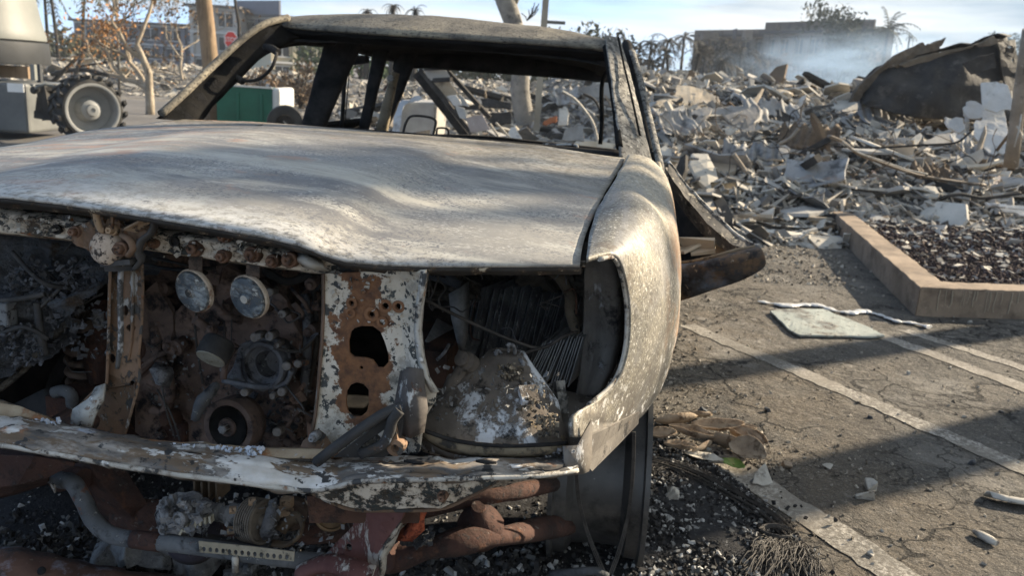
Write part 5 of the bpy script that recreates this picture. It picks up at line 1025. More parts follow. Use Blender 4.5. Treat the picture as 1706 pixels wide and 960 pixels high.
P('pulley_bracket', MB().sheet([[T(*p) for p in r_] for r_ in (((448, 835, .11), (462, 828, .12)), ((440, 862, .10), (462, 850, .11)), ((432, 890, .10), (456, 876, .11)), ((438, 900, .1), (466, 896, .12)))]), 'alu_dark', pu, solid=.006)
P('drive_belt', MB().tube(path([(452, 905, .12), (478, 908, .11), (497, 895, .11), (504, 876, .13), (496, 862, .15), (478, 870, .15), (466, 886, .14)], 30), .012, 6, flat=.35), 'rust_tan', TR)
P('drive_belt', MB().tube(path([(300, 888, .13), (350, 898, .12), (400, 906, .11), (452, 910, .11)], 20), .014, 6, flat=.35), 'soot_grey', TR)
P('fan_hub', MB().lathe(T(484, 860, .2), (.3, -1, .2), [(.03, -.03), (.03, 0), (.02, .006), (.012, .01), (0, .012)], 18), 'strut', TR)
P('hub_block', MB().box(T(478, 838, .18), (.022, .02, .02)).box(T(474, 855, .16), (.03, .02, .016)), 'latch_tan', TR, bevel=.003)
al = P('melted_alternator', MB().lathe(T(305, 860, .13), (.5, -.8, .4), [(.0, -.05), (.030, -.05), (.040, -.02), (.042, .0), (.030, .012), (.012, .016), (0, .014)], 26, wob=.016), 'alu', TR)
lumps('melted_alternator_crumb', [(268, 836, 345, 885, .08, .13)], 'alu', al, 51, 190, (.005, .014))
P('alternator_eye', MB().lathe(T(272, 884, .085), (-.2, -1, .1), [(.009, -.02), (.010, .0), (.008, .004), (.005, .004), (.004, -.004), (0, -.004)], 16), 'alu', al)
P('alternator_hub', MB().lathe(T(298, 866, .075), (-.2, -1, .1), [(.013, -.02), (.014, 0), (.009, .004), (.008, -.006), (0, -.006)], 16), 'alu', al)
for k in range(7): P('gear_tooth', MB().box(T(304 + 8 * k, 885 - 5.5 * k + .35 * k * k, .085), (.0042, .012, .013), Matrix.Rotation(.5 - .1 * k, 3, 'Y')), 'idler', al)
P('alternator_body', MB().lathe(T(322, 888, .13), (.3, -.6, .8), [(.05, -.03), (.052, 0), (.046, .01), (.04, .012)], 28), 'soot_violet', al)
P('alternator_case', MB().box(T(340, 848, .12), (.026, .03, .024), Matrix.Rotation(.5, 3, 'Y')), 'alu_dark', al, bevel=.003)
# tan perforated strip
pst = [(331, 904, 930), (336, 903, 926), (400, 910, 928), (440, 915, 932), (491, 920, 937)]
hs_ = [circ(340 + 10.6 * k, 915.5 + 1.05 * k, 3.1, 4.2, 10) for k in range(14)]
plate('perforated_strip', [(331, 902), (370, 906), (420, 911), (460, 916), (491, 920), (490, 936), (455, 933), (410, 928), (370, 924), (333, 921)], lambda x, y: T(x, y, .055), M['strip'], TR, hs_, .002, .0004)
P('strip_stud', MB().lathe(T(392, 936, .06), (0, 0, 1), [(.006, -.02), (.006, .006), (.004, .01), (0, .01)], 10), 'shard', TR)
pulley('rusty_idler', T(552, 858, .16), (.35, -.75, .55), .030, .024, 3, 'rusty_tan')
P('idler_arm', MB().tube(path([(560, 850, .18), (590, 848, .18), (610, 856, .2)], 8), .016, 8), 'rusty_tan', TR)
gp = plate('torn_gusset', rag([(598, 856), (640, 850), (676, 850), (668, 868), (655, 884), (640, 905), (630, 930), (632, 975), (560, 975), (520, 970), (540, 930), (565, 900), (590, 874)], 2, 1.2), lambda x, y: T(x, y, .10 - .0002 * (x - 560)), M['maroon'], TR, (circ(581, 913, 6, 7),), .006, .0015, 24, .01, 12)
P('gusset_lip', MB().sheet([[T(*p) for p in r_] for r_ in (((674, 852, .09), (684, 846, .12)), ((660, 880, .085), (668, 878, .11)), ((642, 904, .08), (656, 908, .10)), ((632, 930, .08), (644, 926, .10)), ((634, 975, .08), (642, 950, .09)))]), 'beam_pale', gp, solid=.003)
P('gusset_foot', MB().tube(path([(500, 955, .06), (540, 940, .06), (580, 946, .05), (620, 960, .05)], 20), .022, 8, flat=.6), 'maroon', gp)
P('rust_scale', MB().sheet([[T(*p) for p in r_] for r_ in (((686, 846, .14), (702, 842, .13), (714, 842, .13)), ((680, 868, .13), (698, 866, .11), (712, 862, .12)), ((668, 888, .13), (684, 890, .11), (700, 882, .12)), ((655, 900, .14), (668, 903, .12), (684, 900, .13)))]), 'flake_red', gp, solid=.008)
dent(bpy.context.scene.objects['rust_scale'], .010, 40)
arm = P('lower_control_arm', MB().tube(path([(632, 934, .34), (680, 926, .33), (730, 912, .34), (790, 898, .38), (850, 892, .46), (945, 872, .74)], 50), [.030 + .006 * math.sin(k * .3) for k in range(50)], 12, flat=.8), 'rust', TR)
P('arm_bush', MB().lathe(T(634, 934, .30), (-.3, -1, .1), [(.028, -.06), (.030, 0), (.018, .004), (.014, -.004), (0, -.004)], 20), 'rust', arm)
P('ball_joint', MB().lathe(T(800, 874, .42), (0, -.5, 1), [(.05, -.03), (.05, .0), (.036, .012), (.018, .03), (.014, .06), (0, .06)], 18, wob=.006), 'rust', arm)
P('tie_rod', MB().tube(path([(705, 852, .42), (780, 834, .46), (850, 822, .52), (950, 800, .74)], 24), [.017] * 16 + [.020] * 8, 10), 'rust', TR)
P('steering_rack', MB().tube(path([(560, 868, .40), (640, 862, .40), (705, 852, .42)], 10), .022, 10), 'rust_tan', TR)
P('drop_link', MB().tube(path([(795, 845, .44), (790, 875, .40), (785, 905, .38)], 10), .012, 8), 'grey_pipe', TR)
P('far_rail', MB().bar((.42, .5, .40), (.42, 5.0, .40), .09, .13).bar((-.42, .4, .40), (-.42, 5.0, .40), .09, .13), 'rust', TR)
P('underbody_shield', MB().box((0, 1.1, .30), (.7, .5, .02)), 'soot', TR)
lumps('hanging_residue', [(240, 830, 330, 860, .3, .36), (500, 830, 620, 860, .3, .4), (420, 880, 500, 910, .2, .26), (660, 880, 720, 905, .24, .3)], 'char', TR, 61, 260, (.005, .014))
P('cooling_fin_row', MB().box(T(335, 808, .2), (.004, .05, .04)).box(T(347, 809, .2), (.004, .05, .04)).box(T(359, 810, .2), (.004, .05, .04)).box(T(371, 811, .2), (.004, .05, .04)), 'rust_tan', TR)
# ------------------------------------------------------------------ wheel down to its bare rim
WR = .236; wc = (T(905, 955, .65) + T(1070, 955, .65)) / 2; wc = Vector((.742, .65 + WR - .008, WR - .006)); wax = Vector((1, .03, .02))
wd = .118
rim = P('wheel_rim', MB().lathe(wc, wax, [(.10, -.05), (.15, -wd + .01), (WR - .022, -wd), (WR, -wd), (WR, -wd + .010), (WR - .016, -wd + .014), (WR - .018, -wd + .042), (WR - .042, -wd + .058), (WR - .048, .0), (WR - .044, wd - .062), (WR - .018, wd - .046), (WR - .016, wd - .016), (WR, wd - .012), (WR, wd), (WR - .02, wd), (.15, wd - .02), (.10, wd - .03), (0, wd - .03)], 72), 'rim', TR)
P('wheel_hub', MB().lathe(wc + wax * (wd - .03), wax, [(.07, 0), (.07, .03), (.03, .036), (0, .036)], 20), 'rim', rim)
def wstr(pts, r): return MB().tube(path(pts, 50), r, 6)
for k in range(3): P('bead_wire', wstr([(958 + 2 * k, 782, .62), (962 + 2 * k, 830, .645), (974 + 2 * k, 880, .66), (990 + 3 * k, 925, .665), (1004 + 3 * k, 957, .65)], .0018), 'wire', rim)
for k in range(3): P('bead_wire', wstr([(1058 - 2 * k, 720, .62), (1056 - 2 * k, 790, .63), (1048 - 2 * k, 860, .66), (1034 - 3 * k, 920, .665), (1020 - 3 * k, 958, .65)], .0018), 'wire', rim)
P('rim_ash_foot', MB().tube(path([(918, 958, .6), (950, 955, .58), (990, 952, .58), (1010, 960, .6)], 10), .010, 6), 'char', rim)
P('wheel_rim', MB().lathe(Vector((-.76, wc.y, wc.z)), (-1, .03, .02), [(.10, -.05), (WR, -wd), (WR - .014, -wd + .045), (WR - .034, 0), (WR - .014, wd - .05), (WR, wd), (.1, wd)], 40), 'soot', TR)
for sx in (-.74, .72): P('wheel_rim', MB().lathe(Vector((sx, 4.1, wc.z)), (sx, 0, 0), [(.10, -.05), (WR, -wd), (WR - .014, -wd + .045), (WR - .034, 0), (WR - .014, wd - .05), (WR, wd), (.1, wd)], 40), 'rim', TR)

# loose burnt wiring and scale that hangs in and out of the bay
rw = random.Random(77)
for i in range(34):
    x0, y0, x1, y1 = rw.choice(((10, 400, 170, 620), (240, 430, 530, 720), (715, 450, 960, 620), (240, 800, 620, 900)))
    v0 = .34 if x0 < 200 else (.42 if y0 < 700 else .22); px, py = rw.uniform(x0, x1), rw.uniform(y0, y1); pts = [(px, py, v0)]
    for k in range(rw.randint(3, 6)): px += rw.gauss(0, 16); py += rw.gauss(6, 16); pts.append((min(max(px, x0), x1), min(max(py, y0), y1), v0 + rw.uniform(-.03, .03)))
    P('hanging_wire', MB().tube(path(pts, 22), rw.choice((.0012, .0016, .0022)), 5), rw.choice(('wire', 'rust_dark', 'soot_grey', 'alu_dark')), TR)
def flakes(name, x0, y0, x1, y1, v, n, mat, seed, s=(.003, .010), parent=TR):
    r_ = random.Random(seed); mb = MB()
    for _ in range(n):
        q = r_.uniform(*s); mb.flake(T(r_.uniform(x0, x1), r_.uniform(y0, y1), v + r_.uniform(-.004, .002)), (q * 1.5, q, .0008), r_, None, 1.2)
    o = P(name, mb, mat, parent); o['kind'] = 'stuff'
flakes('paint_flakes', 545, 458, 705, 540, .098, 60, 'beam_pale', 1, (.002, .006)); flakes('paint_flakes', 5, 360, 120, 386, .072, 40, 'beam_pale', 2, (.002, .006)); flakes('paint_flakes', 270, 402, 480, 428, .078, 50, 'beam_pale', 7, (.002, .006)); flakes('ash_flakes', 720, 610, 930, 730, .15, 160, 'ashcake', 3, (.002, .007))
flakes('ash_flakes', 20, 440, 180, 600, .33, 240, 'alu_dark', 4, (.003, .010)); flakes('ash_flakes', 250, 560, 520, 740, .44, 200, 'ashcake', 5, (.002, .006)); flakes('ash_flakes', 250, 830, 640, 930, .10, 160, 'ashcake', 6, (.002, .007))
# ------------------------------------------------------------------ far and middle distance
def rel(root): b = Vector(root.location); return lambda px, py, Y: W(px, py, Y) - b
def branch(tb, lf, p, d, L, r, lvl, rn, cfg):
    n = 5; pts = [Vector(p)]; rs = [r]; dd = Vector(d).normalized()
    for i in range(n):
        dd = (dd + Vector((rn.gauss(0, 1), rn.gauss(0, 1), rn.gauss(0, 1))) * cfg['bend'] + Vector((0, 0, cfg['up']))).normalized()
        pts.append(pts[-1] + dd * L / n); rs.append(r * (1 - (1 - cfg['taper']) * (i + 1) / n))
    tb.tube(pts, rs, 7 if lvl < 2 else 4, lvl == 0)
    if lvl >= cfg['levels']:
        for _ in range(cfg['leaves']):
            q = pts[rn.randint(1, n)] + Vector((rn.gauss(0, 1), rn.gauss(0, 1), rn.gauss(0, .8))) * cfg['spread']; leaf(lf, q, cfg['leaf'] * rn.uniform(.6, 1.4), rn)
        return
    for k in range(cfg['kids'][min(lvl, len(cfg['kids']) - 1)]):
        i = n if k == 0 else rn.randint(2, n); a = rn.uniform(0, 2 * math.pi); x, y, _ = frame_of(dd); ang = rn.uniform(.35, .95)
        nd = dd * math.cos(ang) + (x * math.cos(a) + y * math.sin(a)) * math.sin(ang)
        branch(tb, lf, pts[i], nd, L * rn.uniform(.55, .85), rs[i] * .72, lvl + 1, rn, cfg)
def leaf(lf, q, s, rn):
    x = Vector((rn.gauss(0, 1), rn.gauss(0, 1), rn.gauss(0, 1))).normalized(); y = x.cross(Vector((rn.gauss(0, 1), rn.gauss(0, 1), rn.gauss(0, 1)))).normalized(); z = x.cross(y)
    lf.add([q - x * s, q + y * s * .45 + z * s * .15, q + x * s, q - y * s * .45 + z * s * .15], [(0, 1, 2, 3)])
def tree(name, label, loc, H, r, seed, bark, foliage, lean=(0, 0, 1), group=None, **kw):
    cfg = dict(bend=.16, up=.05, taper=.6, levels=4, kids=(3, 3, 3, 2), leaves=4, spread=.12, leaf=.05, first=.42); cfg.update(kw)
    rn = random.Random(seed); t = empty(name, loc, 0, label, 'tree', group); tb, lf = MB(), MB()
    branch(tb, lf, (0, 0, -.1), lean, H * cfg['first'], r, 0, rn, cfg)
    tb.build('trunk', M[bark], t)
    if lf.f: lf.build('crown', M[foliage], t)
    return t
def palm(label, loc, H, r, seed, bark='bark_dark', fol='frond_dark', nf=14, L=1.6, droop=1.0, group='burnt palms', lean=(0, 0), thin=1.0):
    rn = random.Random(seed); t = empty('palm_tree', loc, 0, label, 'tree', group); tb, lf = MB(), MB()
    pts = [Vector((lean[0] * f * f, lean[1] * f * f, -.1 + (H + .1) * f)) for f in np.linspace(0, 1, 12)]
    tb.tube(pts, [r * (1.25 - .45 * f) for f in np.linspace(0, 1, 12)], 8); tb.build('trunk', M[bark], t); top = pts[-1]
    for k in range(nf):
        a = 2 * math.pi * k / nf + rn.uniform(-.3, .3); el = rn.uniform(-.3, 1.3); d = Vector((math.cos(a) * math.cos(el), math.sin(a) * math.cos(el), math.sin(el))); LL = L * rn.uniform(.7, 1.15); p = Vector(top); sp = [p.copy()]
        for i in range(9):
            d = (d + Vector((0, 0, -.16 * droop * rn.uniform(.7, 1.3)))).normalized(); p = p + d * LL / 9; sp.append(p.copy())
        lf.tube(sp, [.022 * L * (1 - .09 * i) for i in range(10)], 4, False)
        for i in range(1, 10):
            q = sp[i]; dd = (sp[i] - sp[i - 1]).normalized(); x = dd.cross(Vector((0, 0, 1)));
            if x.length < .05: x = Vector((1, 0, 0))
            x.normalize()
            for s_ in (-1, 1):
                for _ in range(2):
                    if rn.random() > thin: continue
                    e = q + (x * s_ * rn.uniform(.6, 1) + dd * .7 + Vector((0, 0, -.55 * rn.uniform(.4, 1.6)))) * LL * .20 * (1 - .05 * i); b = q + dd * LL * .05
                    lf.add([q, b, e], [(0, 1, 2)])
    lf.build('crown', M[fol], t); return t
def building(name, label, px0, px1, ytop, ybase, Y0, Y1, depth, wall, rows, cols, parapet=.5, band='trim', roofm='roof_dark', skip=(), group=None, pier=.35):
    """storeyed block seen face-on: its left end at distance Y0, its right end at Y1"""
    a = W(px0, ybase, Y0); b = W(px1, ybase, Y1); zt = W((px0 + px1) / 2, ytop, (Y0 + Y1) / 2).z; zb = min(-.5, a.z, b.z); d = Vector((b.x - a.x, b.y - a.y, 0)); Wd = d.length; rz_ = math.atan2(d.y, d.x)
    t = empty(name, (a.x, a.y, zb), rz_, label, 'building', group); Hh = zt - zb
    MB().box((Wd / 2, depth / 2 + .3, Hh / 2), (Wd, depth, Hh)).build('wall', M[wall], t)
    rf = MB().box((Wd / 2, depth / 2 + .1, Hh + .12), (Wd + .8, depth + .9, .24)).build('roof', M[roofm], t)
    if parapet: MB().box((Wd / 2, .1, Hh + .24 + parapet / 2), (Wd, .2, parapet)).build('parapet', M[wall], rf)
    sh = Hh / rows; cw = Wd / cols
    for r_ in range(rows):
        MB().box((Wd / 2, .14, r_ * sh + sh * .95), (Wd + .02, .34, sh * .09)).build('floor_band', M[band], t)
        for c in range(cols):
            if (r_, c) in skip: continue
            o = MB().box(((c + .5) * cw, .26, r_ * sh + sh * .50), (cw * .58, .14, sh * .56)).build('window', M['window'], t)
            fr = MB(); x0, x1, z0, z1 = (c + .21) * cw, (c + .79) * cw, r_ * sh + sh * .22, r_ * sh + sh * .78
            fr.box(((x0 + x1) / 2, .2, z1 + .05), (x1 - x0 + .2, .12, .1)).box(((x0 + x1) / 2, .2, z0 - .05), (x1 - x0 + .2, .16, .1)); fr.box(((x0 + x1) / 2, .18, (z0 + z1) / 2), (.08, .06, z1 - z0))
            fr.build('window_frame', M[band], o)
    for c in range(cols + 1):
        if pier: MB().box((c * cw + (.0 if 0 < c < cols else (pier / 2 if c == 0 else -pier / 2)), .16, Hh / 2 - .02), (pier, .28, Hh - .1)).build('pier', M[wall], t)
    return t
building('apartment_building', 'three storey slate blue apartment block behind the orange leaved tree', 128, 345, 40, 126, 96, 92, 12, 'wall_blue', 3, 6, 0, 'trim')
gbl = bpy.context.scene.objects['apartment_building']
building('apartment_building', 'pale grey apartment block behind the thick bare trunk and stop sign', 318, 396, 12, 124, 84, 84, 10, 'wall_pale', 3, 2, 0, 'trim', skip=((1, 0),))
building('apartment_building', 'dark slate apartment block with tall parapet above the pickup pillar', 392, 466, 28, 118, 88, 84, 10, 'wall_blue', 3, 2, 1.3, 'trim')
building('apartment_building', 'low cream house seen through the side window of the pickup', 452, 566, 66, 124, 74, 78, 8, 'wall_cream', 2, 3, 0, 'trim')
building('burnt_building', 'smoke stained flat roofed block behind the burnt palms on the right', 1148, 1300, 60, 140, 104, 93, 12, 'wall_scorched', 3, 6, .5, 'wall_tan', pier=.8)
building('burnt_building', 'tan topped wing of burnt block fading into the smoke', 1262, 1440, 54, 145, 93, 82, 3, 'wall_scorched', 3, 7, .9, 'wall_tan', pier=.8)
def chim(px0, px1, y0, y1, Y, mat, name, label): a, b = W(px0, y1, Y), W(px1, y0, Y); tag(MB().box(((a.x + b.x) / 2, Y, (a.z + b.z) / 2), (b.x - a.x, 1.5, b.z - a.z)).build(name, M[mat]), label, 'rooftop unit')
chim(1290, 1330, 44, 58, 92, 'wall_scorched', 'rooftop_block', 'dark stair block on the roof of the tan topped wing'); chim(1372, 1392, 42, 54, 86, 'wall_tan', 'rooftop_block', 'small tan block at the right of the roof by the smoke'); chim(1168, 1196, 54, 66, 99, 'wall_scorched', 'rooftop_block', 'low dark block at the left of the burnt building roof'); chim(1238, 1252, 50, 66, 95, 'wall_tan', 'rooftop_block', 'tan block on the roof of the burnt building'); chim(1222, 1226, 48, 64, 97, 'roof_dark', 'roof_vent', 'small dark vent pipe on the burnt building roof')
# trees on the left
L1 = G(250, 190); tree('bare_tree', 'leaning bare tree with pale trunk and dry orange leaves left of the pickup', (L1.x, L1.y, 0), 4.6, .10, 15, 'bark', 'leaf_rust', (.02, 0, 1), levels=4, kids=(4, 3, 3, 3), leaves=10, spread=.20, leaf=.05, bend=.15, first=.34, taper=.62, up=.07)
L2 = G(40, 150); tree('bare_tree', 'thin bare tree with orange leaves behind the boom lift', (W(118, 130, 26).x, 26, 0), 5.6, .07, 31, 'bark_dark', 'leaf_rust', (.05, 0, 1), levels=4, kids=(4, 3, 3, 2), leaves=3, spread=.2, leaf=.07, bend=.2, first=.40)
tree('bare_tree', 'bushy brown leaved tree between orange tree and thick trunk', (W(308, 120, 30).x, 30, 0), 4.6, .07, 44, 'bark', 'leaf_brown', (.0, 0, 1), levels=4, kids=(5, 3, 3, 3), leaves=4, spread=.22, leaf=.08, bend=.2, first=.36)
for i, (px, H, lb) in enumerate(((100, 4.9, 'dark drooping palm nearest the boom lift'), (84, 3.7, 'short dark palm with hanging fronds beside the boom lift'), (140, 4.0, 'olive palm left of the slate blue block'))):
    palm(lb, (W(px, 130, 38).x, 38, 0), H, .07, 60 + i, 'bark_dark', 'frond_olive' if i else 'frond_dark', 11, 1.5, 1.3, 'palms behind the boom lift', (.3 * (i - 1), 0))
def bush(name, label, px, py, Y, w, h, n, fol, seed, group, leaf_s=.10):
    rn = random.Random(seed); q = W(px, py, Y); t = empty(name, (q.x, Y, max(0, heap(q.x, Y) - .1)), 0, label, 'shrub', group); st, lf = MB(), MB()
    for k in range(max(8, n // 60)):
        a = rn.uniform(0, 6.28); e = Vector((math.cos(a) * w * .5 * rn.random(), math.sin(a) * w * .4 * rn.random(), h * rn.uniform(.5, 1))); st.tube([(0, 0, 0), e * .5 + Vector((rn.gauss(0, .1), rn.gauss(0, .1), .1)), e], [.03, .02, .008], 4, False)
    for k in range(n):
        u, v = rn.random() ** .5, rn.random(); a = rn.uniform(0, 6.28); e = Vector((math.cos(a) * w * .5 * u, math.sin(a) * w * .4 * u, h * (v * (1 - .55 * u * u) + .04))); e += Vector((fbm(e + q, 1.2), fbm(e, 1.3), fbm(e + q, 1.7))) * .3 * w / 2
        if fbm(e + Vector((seed, 0, 0)), 1.6 / max(w, h) * 2) < -.22: continue
        leaf(lf, e, leaf_s * rn.uniform(.6, 1.5), rn)
    st.build('stem', M['bark_dark'], t); lf.build('crown', M[fol], t); return t
bush('shrub', 'dry brown shrub seen through the side window left part', 440, 170, 22, 1.2, 1.1, 900, 'leaf_brown', 3, 'shrubs beyond the side window', .06)
bush('shrub', 'larger rust brown shrub beside the door pillar seen through the side window', 500, 165, 24, 1.6, 1.25, 1300, 'leaf_brown', 4, 'shrubs beyond the side window', .06)
bush('shrub', 'dull green shrub in front of the cream house', 520, 110, 50, 2.6, 2.2, 700, 'leaf_green', 5, 'shrubs beyond the side window', .14)
bush('shrub', 'dark green shrub left of the slate blue block', 105, 120, 60, 4, 2.2, 900, 'frond_olive', 6, 'shrubs before the apartment blocks', .22)
bush('shrub', 'dark shrub at the foot of the slate blue block', 165, 120, 64, 3, 2.4, 700, 'frond_olive', 7, 'shrubs before the apartment blocks', .22)
bush('shrub', 'bright green shrub between burnt palms and burnt building', 1128, 130, 70, 2.6, 2.0, 900, 'leaf_green', 8, 'shrubs before the apartment blocks', .18)
for i, (px, Y, w, h, c_, fol) in enumerate(((600, 42, 3.4, 2.1, 900, 'leaf_green'), (665, 46, 4, 2.0, 900, 'leaf_brown'), (735, 44, 4, 2.2, 1000, 'frond_olive'), (800, 48, 4.4, 2.3, 1000, 'leaf_brown'), (865, 45, 4, 2.4, 1000, 'frond_olive'), (930, 47, 4.4, 2.6, 1000, 'leaf_brown'), (990, 44, 4, 2.8, 1000, 'frond_olive'), (1040, 50, 4, 3.0, 900, 'frond_dark'))):
    bush('shrub', ('dull green', 'dry brown', 'olive', 'second dry brown', 'second olive', 'third dry brown', 'third olive', 'blackened')[i] + ' shrub on the horizon seen through the rear window', px, 120, Y, w, h, c_, fol, 500 + i, 'shrubs on the horizon', .16)
# thick trunk, stop sign, posts
wt = W(346, 130, 15.5); t = empty('dead_palm', (W(352, 205, 15.5).x, 15.5, 0), 0, 'thick brown dead palm trunk behind the left windscreen pillar', 'tree'); R_ = rel(t)
MB().tube([R_(358, 215, 15.5), R_(356, 160, 15.5), R_(350, 100, 15.5), R_(344, 40, 15.5), R_(338, -10, 15.5), R_(334, -60, 15.5)], [.22, .15, .145, .14, .14, .135], 12).build('trunk', M['timber'], t)
lf = MB(); rn = random.Random(9)
for k in range(60):
    b = R_(rn.uniform(340, 352), rn.uniform(165, 200), 15.35); lf.add([b, b + Vector((rn.uniform(-.02, .03), 0, -.02)), b + Vector((rn.uniform(-.08, .12), rn.uniform(-.1, .05), -rn.uniform(.12, .35)))], [(0, 1, 2)])
lf.build('dead_frond', M['dead_leaf'], t)['kind'] = 'stuff'
c = W(385, 66, 37); t = empty('stop_sign', (c.x + .05, 37.1, 0), 0, 'red stop sign on a thin post left of the dark slate block', 'sign'); R_ = rel(t)
MB().tube([Vector((0, 0, 0)), Vector((0, 0, c.z + .3))], .035, 8).build('sign_post', M['pole_metal'], t)
cc = Vector((-.05, -.12, c.z)); oct_ = lambda r_, y: [cc + Vector((r_ * math.cos(math.pi / 8 + k * math.pi / 4) * .8, y, r_ * math.sin(math.pi / 8 + k * math.pi / 4))) for k in range(8)]
pt = MB().add(oct_(.385, 0), [tuple(range(8))]).build('sign_rim', M['sign_white'], t, solid=.01); MB().add(oct_(.35, -.012), [tuple(range(8))]).build('sign_face', M['sign_red'], pt, solid=.004)
fc = bpy.data.curves.new('sign_text', 'FONT'); fc.body = 'STOP'; fc.size = .27; fc.align_x = 'CENTER'; fc.align_y = 'CENTER'; fc.extrude = .002
tx = bpy.data.objects.new('sign_text_source', fc); COL.objects.link(tx); me = bpy.data.meshes.new_from_object(tx.evaluated_get(bpy.context.evaluated_depsgraph_get())); bpy.data.objects.remove(tx); to = link('sign_text', me, None, pt); me.materials.clear(); me.materials.append(M['sign_white']); to.location = cc + Vector((0, -.022, 0)); to.rotation_euler.x = math.pi / 2; to.scale.x = .85
t = tag(MB().tube([W(199, 165, 22) * 1.0, W(197, 80, 22), W(193, -40, 22)], [.035, .035, .03], 8).build('street_pole', M['pole_metal']), 'thin dark metal pole left of the orange leaved tree', 'pole')
t = tag(MB().tube([W(398, 75, 30), W(398, 40, 30), W(393, 12, 30), W(388, -30, 30)], .05, 7).build('bent_pole', M['bark_dark']), 'dark crooked pole rising beside the stop sign', 'pole')
# mottled trunk and pole beyond the cab
t = empty('mottled_tree', (W(878, 245, 15).x, 15, 0), 0, 'mottled grey tree trunk seen through the rear window, its forked top above the roof', 'tree'); R_ = rel(t)
MB().tube([R_(889, 262, 15), R_(885, 235, 15), R_(872, 190, 15), R_(866, 150, 15), R_(868, 110, 15), R_(862, 60, 15), R_(852, 28, 15), R_(842, 0, 15), R_(838, -25, 15)], [.19, .17, .17, .165, .155, .15, .16, .17, .16], 12).build('trunk', M['bark_mottled'], t)
MB().tube([R_(842, 4, 15), R_(828, -6, 15), R_(800, -30, 15)], [.09, .07, .06], 8).build('branch', M['bark_mottled'], t); MB().tube([R_(850, 10, 15), R_(866, -20, 15)], [.10, .07], 8).build('branch', M['bark_mottled'], t)
tw = MB(); rn = random.Random(2)
for k in range(9): b = R_(878, 34, 15); e = b + Vector((rn.uniform(-.12, .2), 0, rn.uniform(.1, .3))); tw.tube([b, (b + e) / 2 + Vector((.03, 0, 0)), e], .008, 4, False)
tw.build('twig', M['bark_dark'], t)
t = empty('street_sign_pole', (W(893, 238, 14).x, 14, 0), 0, 'straight tan sign pole beside the mottled trunk beyond the cab', 'pole'); R_ = rel(t)
MB().bar(R_(892, 240, 14), R_(912, -40, 14), .10, .06, (0, 1, 0)).build('post', M['pole_tan'], t); MB().box(R_(926, 37, 14), (.30, .03, .05)).build('sign_edge', M['pole_metal'], t)
# burnt palm heads over the roof and palms to the right
for i, (px, py, Y, H) in enumerate(((612, 14, 40, 3.7), (655, 6, 38, 3.8), (692, 14, 41, 3.8))):
    q = W(px, py + 4, Y); palm('charred palm head showing over the left of the roof' if i == 0 else ('largest charred palm head above the roof' if i == 1 else 'charred palm head right of the largest one above the roof'), (q.x, Y, 0), q.z, .12, 70 + i, 'bark_dark', 'frond_dark', 16, .62, 1.6, 'burnt palms')
pl_ = ((1068, 92, 42), (1085, 66, 46), (1105, 62, 44), (1120, 82, 40), (1140, 56, 47), (1158, 80, 43), (1096, 100, 40), (1176, 74, 60), (1215, 72, 62), (1240, 84, 58), (1205, 95, 55), (1262, 92, 66))
nm = ['leftmost burnt palm beside the open door frame', 'second burnt palm from the pickup door frame', 'tall burnt palm in the left palm cluster', 'low burnt palm in the left palm cluster', 'tallest spreading burnt palm right of the left cluster', 'burnt palm at the corner of the burnt building', 'short burnt palm under the left cluster', 'burnt palm before the left end of the burnt building', 'burnt palm before the middle of the burnt building', 'low burnt palm before the burnt building', 'shaggy burnt palm low before the burnt building', 'burnt palm before the tan topped wing']
for i, (px, py, Y) in enumerate(pl_):
    q = W(px, py + 6, Y); palm(nm[i], (q.x, Y, 0), q.z, .08, 80 + i, 'bark_dark', 'frond_dark', 16, 1.15 if i < 7 else 1.5, 1.5, 'burnt palms', ((i % 3 - 1) * .25, 0), .8)
for i, (px, Y) in enumerate(((1180, 58), (1225, 60), (1252, 64), (1290, 70), (1320, 74))): tree('burnt_tree', ('leftmost bare burnt tree before the burnt building', 'middle bare burnt tree before the burnt building', 'bare burnt tree where the tan topped wing begins', 'rust leaved burnt tree before the tan topped wing', 'rust leaved burnt tree nearest the smoke')[i], (W(px, 120, Y).x, Y, 0), 5.2, .09, 200 + i, 'bark_dark', 'leaf_rust' if i > 2 else 'frond_dark', (0, 0, 1), 'burnt trees before the burnt building', levels=3, kids=(5, 4, 4), leaves=14, spread=.3, leaf=.09, bend=.2, first=.42)
tree('leafy_tree', 'tall dark tree standing in the smoke beside the burnt building', (W(1392, 130, 72).x, 72, 0), 10.2, .16, 301, 'bark_dark', 'frond_olive', levels=4, kids=(4, 4, 3, 3), leaves=18, spread=.45, leaf=.20, bend=.14, first=.34)
q = W(1478, 60, 75); palm('hazy palm standing in the smoke left of the dark crumpled sheet', (q.x, 75, 0), q.z + .5, .18, 310, 'bark_dark', 'frond_olive', 24, 2.4, 1.0, 'burnt palms')
q = W(1516, 60, 84); palm('faint distant palm in the smoke above the dark crumpled sheet', (q.x, 84, 0), q.z, .12, 311, 'bark_dark', 'frond_olive', 10, 1.0, 1.4, 'burnt palms')
for i, (px, H, Y) in enumerate(((1640, 9, 110), (1672, 11, 112), (1706, 12.5, 110), (1745, 12, 114))): tree('leafy_tree', ('hazy tree lowest on the left of the far right treeline', 'hazy tree second in the far right treeline', 'hazy tall tree at the right edge behind the crumpled sheet', 'hazy tree just off the far right treeline')[i], (W(px, 120, Y).x, Y, 0), H, .22, 320 + i, 'bark_dark', 'frond_olive', group='hazy trees in the far right treeline', levels=4, kids=(4, 4, 3, 3), leaves=16, spread=.7, leaf=.30, bend=.14, first=.36)
